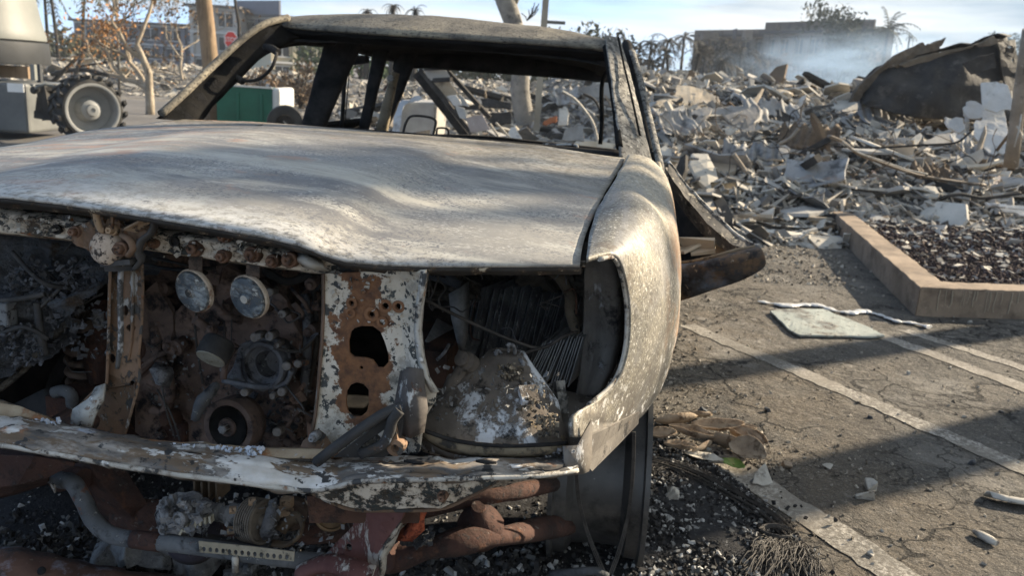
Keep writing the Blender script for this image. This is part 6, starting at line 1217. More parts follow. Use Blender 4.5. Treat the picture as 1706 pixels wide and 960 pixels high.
# off to the right, out of the picture, the trees that throw the shadow bands over the lot and the bonnet
sd1 = Vector((math.cos(R(SUN_AZ)), math.sin(R(SUN_AZ)), 0))
p1 = G(1706, 715) + sd1 * 5.6; palm('half burnt palm standing right of the lot', (p1.x, p1.y, 0), 5.4, .17, 402, 'bark_dark', 'frond_olive', 13, 2.0, 1.0, None, (.1, 0), .45)
p2 = G(1500, 573) + sd1 * 6.5; palm('slim half burnt palm right of the cinder bed', (p2.x, p2.y, 0), 6.4, .12, 407, 'bark_dark', 'frond_olive', 10, 1.6, 1.0, None, (.0, 0), .5)
# ------------------------------------------------------------------ boom lift on the left edge
t = empty('boom_lift', (W(0, 200, 11.6).x, 11.6, 0), 0, 'grey boom lift machine with big lugged wheel at the left edge', 'machine'); R_ = rel(t)
c = R_(-70, 60, 12.2); zt = lambda y: R_(40, y, 12.0).z
MB().lathe((c.x, c.y, 0), (0, 0, 1), [(1.02, zt(72)), (1.10, zt(66)), (1.10, zt(58)), (1.08, zt(50)), (1.03, zt(20)), (1.00, zt(-5)), (.94, zt(-40)), (.8, zt(-70)), (0, zt(-76))], 48).build('turret_cover', M['lift_grey'], t)
MB().lathe((c.x, c.y, 0), (0, 0, 1), [(0, zt(108)), (1.12, zt(108)), (1.14, zt(104)), (1.12, zt(70)), (1.04, zt(68)), (0, zt(67))], 48).build('turret_skirt', M['lift_dark'], t)
MB().box(R_(-60, 172, 11.7) + Vector((0, .3, 0)), (2.1, 1.2, .66)).build('chassis_body', M['lift_body'], t, bevel=.04)
MB().box(R_(26, 146, 11.0) + Vector((0, 0, 0)), (.21, .01, .11)).build('warning_sticker', M['label_white'], t)
MB().box(R_(56, 120, 11.3), (.06, .06, .2)).build('frame_post', M['lift_grey'], t); MB().box(R_(66, 122, 11.6), (.05, .06, .24)).build('frame_post', M['lift_dark'], t); MB().box(R_(20, 119, 12.0), (.62, .3, .16)).build('slew_ring', M['timber'], t)
wc2 = Vector((R_(147, 180, 11.2).x, R_(147, 180, 11.2).y, .475)); wa = Vector((.72, -.69, 0)); r_ = .42
whl = MB().lathe(wc2, wa, [(.26, -.18), (r_ - .05, -.18), (r_ - .02, -.12), (r_ - .015, .12), (r_ - .05, .17), (r_ - .075, .175), (r_ - .08, .16)], 44, True, 0, False).build('tyre', M['rubber'], t)
rm = MB().lathe(wc2, wa, [(r_ - .075, .176), (r_ - .10, .18), (r_ - .115, .172), (r_ - .125, .10), (r_ - .14, .0), (.17, -.02), (.15, .03), (.13, .05), (.125, .11), (.08, .13), (.07, .17), (.03, .175), (.028, .16), (0, .16)], 44, True, 0, False).build('wheel_rim', M['wheel_grey'], whl)
x, y, d_ = frame_of(wa)
lg = MB()
for k in range(18):
    for s_ in (-1, 1):
        a = 2 * math.pi * (k + (.5 if s_ > 0 else 0)) / 18; rad = x * math.cos(a) + y * math.sin(a); tan = -x * math.sin(a) + y * math.cos(a); ax_ = (d_ + tan * .45 * s_).normalized()
        o = MB().box(wc2 + rad * (r_ + .002) + d_ * (.085 * s_), (.055, .20, .036), Matrix((rad.cross(ax_), ax_, rad)).transposed()).build('tyre_lug', M['rubber'], whl)
for k in range(8): a = k * math.pi / 4; MB().lathe(wc2 + wa * .05 + (x * math.cos(a) + y * math.sin(a)) * .085, wa, [(.012, 0), (.012, .02), (0, .02)], 6).build('wheel_nut', M['wheel_grey'], rm)
ar = MB()
for a, b, w_ in (((60, 150, 11.2), (98, 146, 11.4), .05), ((62, 172, 11.3), (105, 180, 11.4), .18), ((70, 140, 11.3), (82, 200, 11.3), .12), ((84, 140, 11.4), (92, 200, 11.4), .10), ((60, 190, 11.3), (100, 196, 11.3), .10)): ar.bar(R_(*a), R_(*b), w_, w_)
ar.build('axle_linkage', M['rubber'], t)['kind'] = 'stuff'
MB().tube([R_(56, 152, 11.0), R_(62, 144, 11.0), R_(76, 140, 11.0), R_(92, 144, 11.1), R_(98, 156, 11.1)], .018, 6).build('hydraulic_hose', M['lift_grey'], t); MB().lathe(R_(56, 150, 11.0), (0, -1, 0), [(.04, -.05), (.05, 0), (.03, .02), (0, .02)], 12).build('hose_fitting', M['rubber'], t)
# green ribbed bin lying on its side, and the burnt wheel beside it
t = empty('plastic_bin', (W(415, 200, 15).x, 15, 0), 0, 'green ribbed plastic bin with white lid lying beyond the pickup window', 'bin'); R_ = rel(t)
b0, b1 = R_(362, 212, 15), R_(455, 212, 15.2); zt_ = R_(362, 142, 15).z; zt2 = R_(455, 148, 15.2).z
MB().sheet([[b0 + Vector((0, 0, 0)), b1], [Vector((b0.x, b0.y, zt_)), Vector((b1.x, b1.y, zt2))], [Vector((b0.x, b0.y + .8, zt_)), Vector((b1.x, b1.y + .8, zt2))], [b0 + Vector((0, .8, 0)), b1 + Vector((0, .8, 0))]], False).build('bin_body', M['bin_green'], t, solid=.01, bevel=.01)
for k in range(6): f = .10 + .14 * k; a = b0.lerp(b1, f) + Vector((0, -.02, .02)); e = Vector((b0.x, b0.y - .02, zt_ - .1)).lerp(Vector((b1.x, b1.y - .02, zt2 - .1)), f); MB().bar(a, e, .05, .06).build('bin_rib', M['bin_green'], t)
MB().bar(Vector((b0.x, b0.y, zt_)) + Vector((0, -.01, .015)), Vector((b1.x, b1.y, zt2)) + Vector((0, -.01, .015)), .06, .03).build('bin_top_highlight', M['bin_white'], t)  # pale bar paints the sun's highlight along the bin's top edge
MB().box(R_(462, 174, 15.2) + Vector((0, .4, 0)), (.15, .95, .58)).build('bin_lid', M['bin_white'], t, bevel=.05)
t = empty('burnt_vehicle_wheel', (W(478, 200, 13).x, 13, 0), 0, 'burnt black wheel half hidden beside the green bin', 'wheel'); R_ = rel(t); c = R_(476, 206, 13)
MB().lathe(c, (.15, -1, 0), [(.14, -.08), (.27, -.08), (.285, 0), (.27, .06), (.2, .075), (.14, .06)], 28, True, 0, False).build('tyre', M['rubber'], t); MB().lathe(c, (.15, -1, 0), [(.14, .05), (.12, 0), (.04, .0), (.03, .02), (0, .02)], 20, True, 0, False).build('wheel_rim', M['char_wood'], t)
# ------------------------------------------------------------------ debris: named pieces of the heap, then many fragments
def HP(px, py, y0=5.0):
    """where the view ray through a picture point reaches the heap or the lot"""
    d = ray(px, py); Y = y0
    while Y < 60:
        p = CAM + d * (Y / d.y)
        if p.z <= heap(p.x, p.y) + .005: return p
        Y += .05
    return CAM + d * (12 / d.y)
HB = [(1424, 1700, 62, 196, 12.5), (696, 820, 110, 222, 10.6), (640, 740, 160, 224, 11.4)]        # what must stay clear in front of the named pieces
def pix(p):
    q = Vector(p) - CAM; z = q.dot(_f); return 853 + FPX * q.dot(_r) / z, 480 - FPX * q.dot(_u) / z
def clear(p, m_=6):
    x, y = pix(p); return not any(a - m_ < x < b + m_ and c - m_ < y < d + 3 and p[1] < e for a, b, c, d, e in HB)
def slab(name, label, cat, outline, mat, thick=.02, lean=.3, amp=.02, Y=None, seed=1, group=None, step=14, torn=3, curl=0):
    by = max(y for _, y in outline); bx = sum(x for x, _ in outline) / len(outline); Y0 = Y or HP(bx, by - 2).y
    mx_ = [min(x for x, _ in outline), max(x for x, _ in outline)]; HB.append((mx_[0] - 3, mx_[1] + 3, min(y for _, y in outline) - 3, by + 2, Y0 + .6))
    def to3(x, y):
        f = (x - mx_[0]) / (mx_[1] - mx_[0]) - .5
        return W(x, y, Y0 + lean * (by - y) / 40 + curl * (f * f * 4))
    o = plate(name, rag(outline, 3, torn, seed), to3, M[mat], None, (), thick, .003, step, amp, 5)
    return tag(o, label, cat, group)
# the great dark crumpled sheet at the right
t = empty('crumpled_sheet', HP(1560, 190)[:], 0, 'huge blackened crumpled sheet standing on the rubble at the right', 'sheet'); R_ = rel(t); YS = 11.6
top = [(1424, 168), (1436, 138), (1458, 114), (1474, 108), (1486, 98), (1520, 96), (1548, 80), (1566, 82), (1600, 72), (1616, 74), (1640, 62), (1662, 56), (1676, 60)]
bot = [(1446, 176), (1462, 180), (1480, 186), (1505, 192), (1540, 197), (1575, 198), (1610, 196), (1640, 196), (1668, 200), (1690, 204)]
tq, bq = spline(top, 50), spline(bot, 50); rows = []
for j in range(26):
    f = j / 25; row = []
    for i in range(50):
        px, py = tq[i] * (1 - f) + bq[i] * f; s_ = i / 49
        d = -.22 * math.sin(math.pi * f) * math.sin(math.pi * min(1, s_ * 1.15)) + .55 * (1 - f) + .35 * abs(s_ - .55)
        cz = W(px, py, YS); d += .10 * abs(fbm(cz, 1.3, 2)) + .03 * fbm(cz, 5, 3) + .22 * abs(((s_ * 1.7 + f * .9) % 1) - .5) + .14 * abs(((s_ * 2.6 - f * 1.4 + .3) % 1) - .5)
        row.append(R_(px, py, YS + d))
    rows.append(row)
MB().sheet(rows).build('sheet_face', M['tarpaper'], t, solid=.03)
MB().sheet([[R_(px + dx, py, YS + dd) for dx, dd in ((0, .5), (3, .9), (10, 2.0))] for px, py in top]).build('sheet_top', M['tarpaper'], t, solid=.02)
plate('torn_side_panel', rag([(1660, 70), (1690, 66), (1697, 120), (1700, 190), (1686, 204), (1678, 150), (1668, 110)], 3, 2), lambda x, y: R_(x, y, 11.9 + (x - 1660) * .01), M['tarpaper'], t, (circ(1672, 84, 3, 5), circ(1680, 78, 4, 2), circ(1687, 100, 2, 3), circ(1687, 79, 1.6)), .02, .003, 16, .05, 4)
plate('overlapping_flap', rag([(1604, 106), (1620, 98), (1656, 88), (1660, 112), (1640, 118), (1618, 124)], 3, 1.5), lambda x, y: R_(x, y, 11.15), M['tarpaper'], t, (), .02, .003, 12, .03, 5)
for nm_, ol, YY, sd in (('splintered_board', [(1479, 102), (1494, 90), (1536, 70), (1540, 76), (1556, 70), (1575, 62), (1568, 76), (1562, 84), (1524, 92), (1500, 108), (1484, 112)], 11.4, 3), ('splintered_board', [(1498, 108), (1540, 92), (1600, 80), (1620, 74), (1618, 79), (1560, 96), (1510, 112)], 11.3, 4), ('splintered_board', [(1622, 74), (1648, 62), (1656, 60), (1660, 66), (1672, 67), (1660, 72), (1632, 78)], 11.6, 5), ('splintered_board', [(1414, 170), (1430, 142), (1446, 128), (1464, 112), (1480, 100), (1482, 108), (1462, 124), (1446, 146), (1430, 168)], 11.7, 6)):
    plate(nm_, rag(ol, 3, 1.6, sd), lambda x, y: R_(x, y, YY), M['splinter'], t, (), .06, .006, 14, .03, 6)
slab('hanging_strip', 'torn strip of dark sheet curling at the right edge behind the leaning post', 'sheet', [(1694, 92), (1720, 86), (1722, 120), (1700, 112)], 'tarpaper', .02, 0, .03, 11.4, 5)
# white torn panels and the leaning post at the right edge
slab('torn_sheet', 'upright white torn panel against the dark sheet', 'panel', [(1634, 138), (1660, 136), (1678, 142), (1688, 184), (1660, 188), (1636, 178)], 'panel_white', .02, .2, .02, 10.4, 11, 'torn white panels')
slab('torn_sheet', 'tall pale board leaning below the upright white panel', 'panel', [(1636, 172), (1668, 170), (1676, 196), (1686, 242), (1672, 258), (1648, 256), (1626, 232), (1622, 206), (1638, 196)], 'panel_white', .02, .35, .02, 10.1, 12, 'torn white panels')
slab('torn_sheet', 'small pale curled panel left of the tall leaning board', 'panel', [(1606, 178), (1616, 168), (1638, 178), (1636, 194), (1616, 198), (1606, 190)], 'panel_white', .03, .1, .03, 10.0, 13, 'torn white panels')
slab('torn_sheet', 'low pale panel under the dark sheet', 'panel', [(1574, 196), (1604, 198), (1608, 216), (1596, 222), (1576, 208)], 'panel_white', .03, .3, .02, 10.6, 14, 'torn white panels')
slab('twisted_strip', 'twisted pale metal strip hanging beside the tall leaning board', 'strip', [(1604, 190), (1612, 200), (1620, 228), (1612, 246), (1602, 240), (1612, 222), (1606, 204)], 'tin', .01, .1, .05, 9.9, 15)
a, b = W(1684, 276, 9.0), W(1706, 104, 8.7); tag(MB().tube([a, a.lerp(b, .3), a.lerp(b, .6), b, b + (b - a) * .3], [.075, .07, .066, .062, .055], 8).build('leaning_post', M['post_grey_tan']), 'thick scorched post leaning out at the right edge', 'post')
tag(MB().lathe(HP(1684, 278), (0, 0, 1), [(.12, -.1), (.13, .05), (.10, .10), (0, .11)], 12, wob=.03).build('concrete_footing', M['plaster_grey']), 'grey concrete lump at the foot of the leaning post', 'footing')
a, b = HP(1655, 258), W(1688, 215, 9.3); tag(MB().tube([a, a.lerp(b, .5), b], .02, 6).build('rusty_rod', M['rust_tan']), 'thin rusty rod leaning on the thick post', 'rod')
for i, (p0, p1) in enumerate((((1690, 245), (1702, 190)), ((1694, 210), (1704, 232)))):
    a, b = W(*p0, 8.6), W(*p1, 8.6); tag(MB().tube([a, a.lerp(b, .5) + Vector((.01, 0, 0)), b], .008, 5).build('bare_twig', M['shard']), ('pale twig standing against the leaning post', 'short pale twig crossing at the leaning post')[i], 'twig')
# slabs and sheets of the right heap
slab('concrete_slab', 'large grey slab lying tilted near the top of the heap', 'slab', [(1174, 186), (1200, 181), (1258, 180), (1262, 192), (1256, 222), (1224, 227), (1172, 226), (1180, 204)], 'slab_grey', .06, .5, .015, None, 21, 'cracked grey slabs', 14, 1.5)
slab('concrete_slab', 'smaller cracked grey slab left of the large slab', 'slab', [(1140, 190), (1178, 182), (1186, 184), (1172, 206), (1164, 222), (1150, 226), (1134, 228), (1146, 208)], 'slab_grey', .06, .5, .02, None, 22, 'cracked grey slabs', 14, 1.5)
hero = [
 ('plaster_sheet', 'broad buckled tan sheet on the far left of the heap', [(1092, 170), (1124, 158), (1128, 142), (1158, 146), (1196, 162), (1200, 180), (1174, 176), (1150, 182), (1120, 196), (1098, 190)], 'plaster_tan', .9, .04),
 ('plaster_sheet', 'grey sheet under the buckled tan one', [(1096, 190), (1140, 176), (1140, 196), (1118, 208), (1096, 204)], 'plaster_grey', .8, .03),
 ('bent_board', 'brown bent board standing up at the crest beside the burnt palms', [(1140, 138), (1148, 116), (1158, 120), (1154, 140)], 'brown_board', .2, .03),
 ('white_shard', 'pale pointed shard standing up on the heap left of the smoke', [(1318, 182), (1332, 166), (1344, 155), (1340, 172), (1328, 182)], 'panel_white', .2, .01),
 ('plaster_sheet', 'long pale grey sheet draped over the crest below the smoke', [(1380, 176), (1420, 160), (1466, 178), (1478, 196), (1446, 192), (1404, 190)], 'plaster', 1.0, .03),
 ('plaster_sheet', 'ragged grey sheet under the draped sheet', [(1384, 196), (1412, 186), (1452, 190), (1478, 200), (1440, 206), (1400, 212)], 'plaster_grey', 1.0, .04),
 ('board', 'horizontal pale board jutting out right of the large slab', [(1326, 200), (1370, 204), (1368, 210), (1326, 207)], 'plaster', .3, .01),
 ('board', 'second pale board stacked under the jutting one', [(1328, 222), (1352, 224), (1374, 236), (1358, 236), (1332, 230)], 'plaster', .6, .01),
 ('board', 'dark brown board bridging the gap behind the large slab', [(1262, 180), (1300, 184), (1324, 196), (1318, 208), (1280, 200)], 'char_wood', .4, .02),
 ('metal_sheet', 'bluish white sheet lying flat below the dark crumpled sheet', [(1512, 276), (1552, 264), (1584, 256), (1580, 270), (1564, 296), (1544, 292), (1524, 286)], 'tin_pale', 1.4, .015),
 ('plaster_sheet', 'grey board standing above the bluish white sheet', [(1534, 240), (1560, 226), (1584, 222), (1584, 244), (1570, 258), (1536, 254)], 'plaster_grey', .6, .01),
 ('plaster_sheet', 'small grey tile tilted left of the standing board', [(1510, 238), (1532, 222), (1536, 226), (1526, 242), (1512, 246)], 'plaster', .5, .01),
 ('plaster_sheet', 'grey pair of tiles leaning on the heap left of centre of it', [(1454, 244), (1462, 222), (1486, 218), (1478, 240), (1470, 248)], 'plaster_grey', .5, .01),
 ('plaster_sheet', 'narrow tilted tile beside the pair of tiles', [(1478, 240), (1490, 216), (1502, 214), (1494, 232), (1484, 242)], 'plaster', .5, .01),
 ('plaster_sheet', 'violet grey board lying left of the pair of tiles', [(1412, 236), (1424, 218), (1456, 214), (1450, 232), (1434, 240)], 'plaster_grey', .8, .02),
 ('plaster_sheet', 'large pinkish grey torn board at the right end of the curved strip', [(1610, 304), (1622, 292), (1664, 290), (1668, 300), (1656, 312), (1652, 330), (1636, 330), (1628, 318)], 'pink_grey', .8, .015),
 ('plaster_sheet', 'pinkish square tile under the curved strip', [(1519, 308), (1530, 294), (1548, 304), (1544, 312), (1524, 314)], 'pink', .5, .01),
 ('tile', 'pink broken tile left of the pinkish square one', [(1444, 292), (1452, 284), (1464, 296), (1462, 308), (1448, 306)], 'pink', .4, .01),
 ('tile', 'pink tile with torn edge between the other pink ones', [(1490, 304), (1496, 294), (1508, 302), (1504, 312), (1494, 312)], 'pink', .4, .01),
 ('tan_scrap', 'tan scrap with pale top above the bluish white sheet', [(1500, 258), (1528, 254), (1546, 254), (1534, 266), (1508, 268)], 'plaster_tan', .8, .01),
 ('rag_of_foil', 'crumpled pale foil like scrap beside the twisted strip', [(1584, 224), (1596, 222), (1616, 232), (1632, 250), (1626, 258), (1608, 252), (1590, 240)], 'panel_white', .5, .06),
 ('bent_sheet', 'brown bent sheet peak under the dark crumpled sheet', [(1514, 212), (1540, 206), (1558, 200), (1576, 204), (1604, 222), (1580, 220), (1560, 212), (1530, 220)], 'brown_board', .5, .04),
 ('insulation_block', 'brown scorched block with tan top lying on the near slope', [(1172, 312), (1186, 304), (1250, 306), (1248, 320), (1224, 326), (1186, 330)], 'brown_block', .3, .02),
 ('paper_sheet', 'pale clean square sheet lying on the brown block', [(1202, 290), (1222, 290), (1242, 306), (1214, 308)], 'panel_white', 1.0, .004),
 ('tan_block', 'upright tan block standing on the left slope', [(1155, 284), (1158, 262), (1172, 258), (1172, 280), (1166, 286)], 'plaster_tan', .1, .01),
 ('tan_block', 'squat brown block at the left foot of the upright one', [(1120, 276), (1138, 274), (1142, 286), (1124, 288)], 'brown_board', .1, .01),
 ('pale_plank', 'pale plank lying behind the open door of the pickup', [(1182, 338), (1192, 334), (1224, 336), (1258, 334), (1248, 342), (1206, 343)], 'panel_white', .6, .01),
 ('pale_plank', 'shorter pale plank right of the one behind the door', [(1258, 340), (1284, 342), (1290, 347), (1262, 347)], 'panel_white', .5, .01),
 ('torn_box', 'pale broken box end at the near edge of the heap', [(1300, 322), (1330, 316), (1366, 312), (1364, 322), (1330, 326), (1302, 328)], 'plaster', .4, .03),
 ('tan_plank', 'long tan panel end with straight edge behind the curved pole', [(1214, 360), (1250, 356), (1286, 358), (1288, 378), (1250, 381), (1214, 378)], 'plaster_tan', .2, .01),
 ('tan_plank', 'bright tan corner piece right of the long panel', [(1368, 334), (1394, 334), (1396, 350), (1378, 352)], 'plaster_tan', .2, .01),
 ('grey_board', 'dark grey board under the torn box', [(1290, 318), (1330, 314), (1354, 316), (1340, 322), (1300, 326)], 'plaster_grey', .5, .02),
]
for i, (nm_, lb, ol, mt, ln, am) in enumerate(hero): slab(nm_, lb, nm_.replace('_', ' '), ol, mt, .022, ln, am, None, 40 + i, None, 12, 1.4)
def pole(name, label, cat, pts, r, mat, flat=.6, lift=0):
    q = [HP(px, py) + Vector((0, 0, lift)) for px, py in pts]; q = [Vector(p) for p in spline(q, 30)]
    return tag(MB().tube(q, r, 8, flat=flat).build(name, M[mat]), label, cat)
def polew(name, label, cat, pts, Y, r, mat, flat=.6):
    q = [W(px, py, Y) for px, py in pts]; q = [Vector(p) for p in spline(q, 30)]
    return tag(MB().tube(q, r, 8, flat=flat).build(name, M[mat]), label, cat)
polew('curved_gutter', 'long curved metal strip sweeping down across the right heap', 'gutter', [(1380, 226), (1404, 236), (1430, 256), (1470, 272), (1510, 286), (1540, 294), (1590, 302), (1640, 308)], 8.9, .045, 'strip_brown', .35)
polew('gutter_edge', 'pale rim strip lying along the curved metal strip', 'strip', [(1404, 236), (1430, 254), (1470, 268), (1510, 282), (1545, 290)], 8.8, .014, 'shard', .6)
polew('metal_pole', 'long bent grey pole lying along the front of the heap', 'pole', [(1196, 352), (1290, 355), (1370, 360), (1440, 368), (1520, 378), (1600, 384), (1720, 386)], 8.1, .048, 'strip_grey', .8)
polew('metal_pole', 'short brown pole tapering above the long bent pole', 'pole', [(1396, 350), (1450, 347), (1510, 346), (1550, 350), (1582, 362)], 8.6, .050, 'strip_brown', .8)
polew('timber', 'thin pale timber leaning down the left slope', 'timber', [(1222, 256), (1240, 282), (1254, 304), (1268, 330)], 8.9, .030, 'post_grey_tan', .7)
polew('timber', 'second timber leaning above the pale one', 'timber', [(1262, 262), (1290, 244), (1316, 230), (1330, 214)], 9.9, .03, 'post_grey_tan', .7)
polew('timber', 'charred timber lying right of the pinkish square tile', 'timber', [(1566, 330), (1600, 324), (1640, 330), (1700, 322)], 8.4, .025, 'char_wood', .7)
polew('cable', 'black cable strung across the heap below the dark sheet', 'cable', [(1390, 244), (1460, 246), (1530, 242), (1590, 238), (1612, 224), (1622, 214)], 9.4, .012, 'soot', 1)
for i, (x0, x1, y) in enumerate(((1668, 1720, 346), (1630, 1690, 364), (1660, 1720, 352), (1690, 1730, 358), (1640, 1676, 342))):
    slab('pale_batten', ('upper', 'lowest', 'second', 'rightmost', 'leftmost')[i] + ' pale slat in the fanned pile at the right edge', 'slat', [(x0, y - 4), (x1, y - 1), (x1, y + 4), (x0 + 8, y + 2)], 'panel_white', .02, .3, .01, 8.3 - .05 * i, 90 + i, 'fanned pale slats', 20, .8)
# seen through the cab
t = empty('toppled_frame', HP(790, 222)[:], 0, 'toppled metal frame with panels leaning beyond the cab', 'frame'); R_ = rel(t)
for a, b in (((700, 116), (786, 222)), ((742, 114), (816, 196)), ((700, 114), (744, 112)), ((716, 134), (752, 132)), ((756, 180), (800, 178))): MB().bar(R_(*a, 10.2), R_(*b, 10.0), .05, .05).build('frame_rail', M['char_wood'], t)
MB().bar(R_(694, 122, 10.4), R_(776, 226, 10.3), .09, .09).build('frame_rail', M['soot'], t)
plate('frame_panel', [(704, 114), (741, 113), (752, 131), (716, 134)], lambda x, y: R_(x, y, 10.15), M['tub'], t, (), .02, .003)
plate('frame_panel', [(722, 137), (748, 135), (768, 162), (744, 162)], lambda x, y: R_(x, y, 10.15), M['plaster_tan'], t, (), .02, .003)
plate('frame_panel', [(776, 196), (804, 191), (817, 216), (784, 221)], lambda x, y: R_(x, y, 9.9), M['pink_grey'], t, (), .02, .003)
for i, ol in enumerate(([(744, 160), (760, 158), (770, 176), (756, 176)], [(758, 176), (774, 180), (778, 200), (766, 196)], [(764, 156), (772, 162), (782, 178), (770, 176)])): plate('loose_board', rag(ol, 2, 1, i), lambda x, y: R_(x, y, 10.0 - .05 * i), M['panel_white'], t, (), .03, .004)
t = empty('scorched_tub', (W(700, 222, 10.8).x, 10.8, heap(-1.1, 10.8)), 0, 'scorched pale square tub seen through the rear window', 'tub'); R_ = rel(t)
b0, b1, b2, b3 = R_(664, 232, 10.8), R_(722, 232, 10.8), R_(666, 172, 10.8), R_(724, 172, 10.8)
MB().sheet([[b2 + Vector((-.02, .5, .02)), b3 + Vector((.02, .5, .02))], [b2 + Vector((-.02, 0, 0)), b3 + Vector((.02, 0, 0))], [b2, b3], [b0, b1]], False).build('tub_front', M['tub'], t, solid=.03)
MB().sheet([[b3 + Vector((.02, 0, 0)), b3 + Vector((.1, .5, 0))], [b1, b1 + Vector((.08, .5, 0))]], False).build('tub_side', M['tub'], t, solid=.03)
slab('draped_foil', 'bluish white foil draped over the left of the scorched tub', 'foil', [(652, 224), (656, 196), (664, 172), (690, 160), (704, 164), (688, 170), (672, 180), (668, 210), (664, 222)], 'tin_pale', .01, .1, .04, 10.6, 7)
hero2 = [
 ('white_shard', 'pale cone shaped shard at the foot of the mottled trunk', [(842, 236), (852, 212), (858, 210), (872, 236)], 'panel_white', 10.5),
 ('plaster_sheet', 'upright pale slab right of the sign pole beyond the cab', [(929, 210), (932, 182), (942, 178), (948, 190), (946, 208)], 'plaster', 10.6),
 ('plaster_sheet', 'wide pale grey heap of sheet before the right part of the window', [(936, 234), (942, 214), (972, 210), (974, 236)], 'plaster_grey', 10.2),
 ('rust_scrap', 'rust red scrap right of the sign pole', [(904, 206), (916, 196), (928, 194), (926, 204), (910, 209)], 'rust_bright', 10.4),
 ('plaster_sheet', 'tan flat board low in the right of the window', [(938, 242), (990, 236), (1026, 240), (1020, 250)], 'plaster_tan', 9.6),
 ('dark_board', 'dark flat board beyond the mottled trunk', [(800, 164), (850, 172), (852, 182), (806, 178)], 'char_wood', 12.5),
 ('dark_board', 'black board under the dark flat one', [(806, 190), (850, 186), (852, 206), (820, 210)], 'char_wood', 11.5),
 ('dark_board', 'broad dark sheet at the right of the window near the crest', [(964, 148), (1010, 136), (1026, 150), (1020, 164), (980, 160)], 'plaster_grey', 14)]
for i, (nm_, lb, ol, mt, YY) in enumerate(hero2): slab(nm_, lb, nm_.replace('_', ' '), ol, mt, .025, .2, .03, YY, 140 + i, None, 14, 1.5)
polew('curved_strap', 'pale curved strap arching down in the right of the rear window', 'strap', [(936, 152), (956, 164), (974, 184), (988, 206), (996, 236)], 9.8, .05, 'shard', .35)
polew('curved_strap', 'dark curved rib left of the pale arching strap', 'strap', [(972, 156), (990, 166), (1000, 190), (1000, 236)], 10.4, .035, 'char_wood', .4)
for i, q in enumerate((((816, 206), (836, 236)), ((826, 204), (850, 230)), ((640, 150), (660, 118)), ((648, 164), (668, 140)))): polew('thin_rod', ('pale rod left of the mottled trunk', 'second pale rod left of the mottled trunk', 'reddish rod at the left of the rear window', 'dark rod under the reddish one')[i], 'rod', [q[0], ((q[0][0] + q[1][0]) / 2, (q[0][1] + q[1][1]) / 2), q[1]], 10.2, .014, ('shard', 'shard', 'rust', 'char_wood')[i], 1)
polew('arched_pipe', 'dark arched pipe lying over the rubble beyond the boom lift', 'pipe', [(86, 124), (110, 118), (140, 116), (168, 122), (182, 126)], 28, .07, 'char_wood', 1)

for i, (px, py, n_) in enumerate(((1130, 240, 5), (1230, 230, 5), (1300, 270, 6), (1360, 215, 5), (1420, 300, 6), (1500, 330, 5), (1590, 270, 5), (1650, 350, 5), (1200, 330, 4), (900, 190, 5), (980, 200, 5), (830, 180, 4))):
    r3 = random.Random(700 + i); wb = MB()
    b = HP(px, py)
    for k in range(n_):
        p = b + Vector((r3.gauss(0, .15), r3.gauss(0, .1), 0)); d = Vector((r3.gauss(0, 1), r3.gauss(0, .6), r3.uniform(.1, 1))).normalized(); pts = [p]
        for q in range(7): d = (d + Vector((r3.gauss(0, .45), r3.gauss(0, .4), r3.gauss(-.12, .4)))).normalized(); pts.append(pts[-1] + d * .13)
        wb.tube([Vector(v_) for v_ in spline(pts, 24)], .005, 4, False)
    o = tag(wb.build('tangled_wire', M[('wire', 'rust_tan', 'soot')[i % 3]]), ('wire tangle just right of the pickup door frame', 'wire tangle under the large grey slab', 'wire tangle above the long bent pole, left of centre', 'wire tangle right of the large grey slab', 'wire tangle under the start of the curved metal strip', 'wire tangle below the pinkish square tile', 'wire tangle beside the foil like scrap', 'wire tangle by the fanned pale slats', 'wire tangle on the brown block', 'wire tangle by the sign pole beyond the cab', 'wire tangle below the arching strap', 'wire tangle left of the mottled trunk')[i], 'wire', 'wire tangles in the rubble'); o['kind'] = 'stuff'
for i, (px, py, w_, h_, yw, mt) in enumerate(((1290, 205, .9, .5, .3, 'tin'), (1345, 250, .7, .45, -.5, 'rust_tan'), (1125, 225, .6, .4, .6, 'tin'), (1250, 275, .6, .35, -.2, 'tin'), (1475, 205, .8, .5, .2, 'tin'), (1560, 315, .6, .35, .5, 'rust_tan'), (960, 170, .9, .5, .2, 'tin'), (1645, 275, .6, .4, -.3, 'tin'))):
    b = HP(px, py); m_ = Matrix.Rotation(yw, 4, 'Z') @ Matrix.Rotation(.7, 4, 'X'); r3 = random.Random(800 + i)
    o = MB().sheet([[m_ @ Vector((w_ * (k / 36 - .5), h_ * (j / 8 - .5) * (1 + .15 * math.sin(k)), .018 * math.sin(k * 1.05) + .10 * fbm((k * .06, j * .2, i), 1.2) + .15 * (j / 8 - .5) ** 2)) for k in range(37)] for j in range(9)]).build('roofing_sheet', M[mt], None, solid=.004); o.location = b + Vector((0, .05, .10))
    tag(o, ('crumpled corrugated sheet below the wing of burnt building', 'rusty corrugated sheet in the middle of the heap', 'corrugated sheet edge close to the pickup door frame', 'small corrugated sheet above the brown block', 'corrugated sheet at the left foot of the dark crumpled sheet', 'rusty corrugated sheet under the curved metal strip', 'corrugated sheet in the far right of the rear window', 'corrugated sheet beside the twisted pale strip')[i], 'roofing sheet', 'corrugated roofing sheets in the rubble')
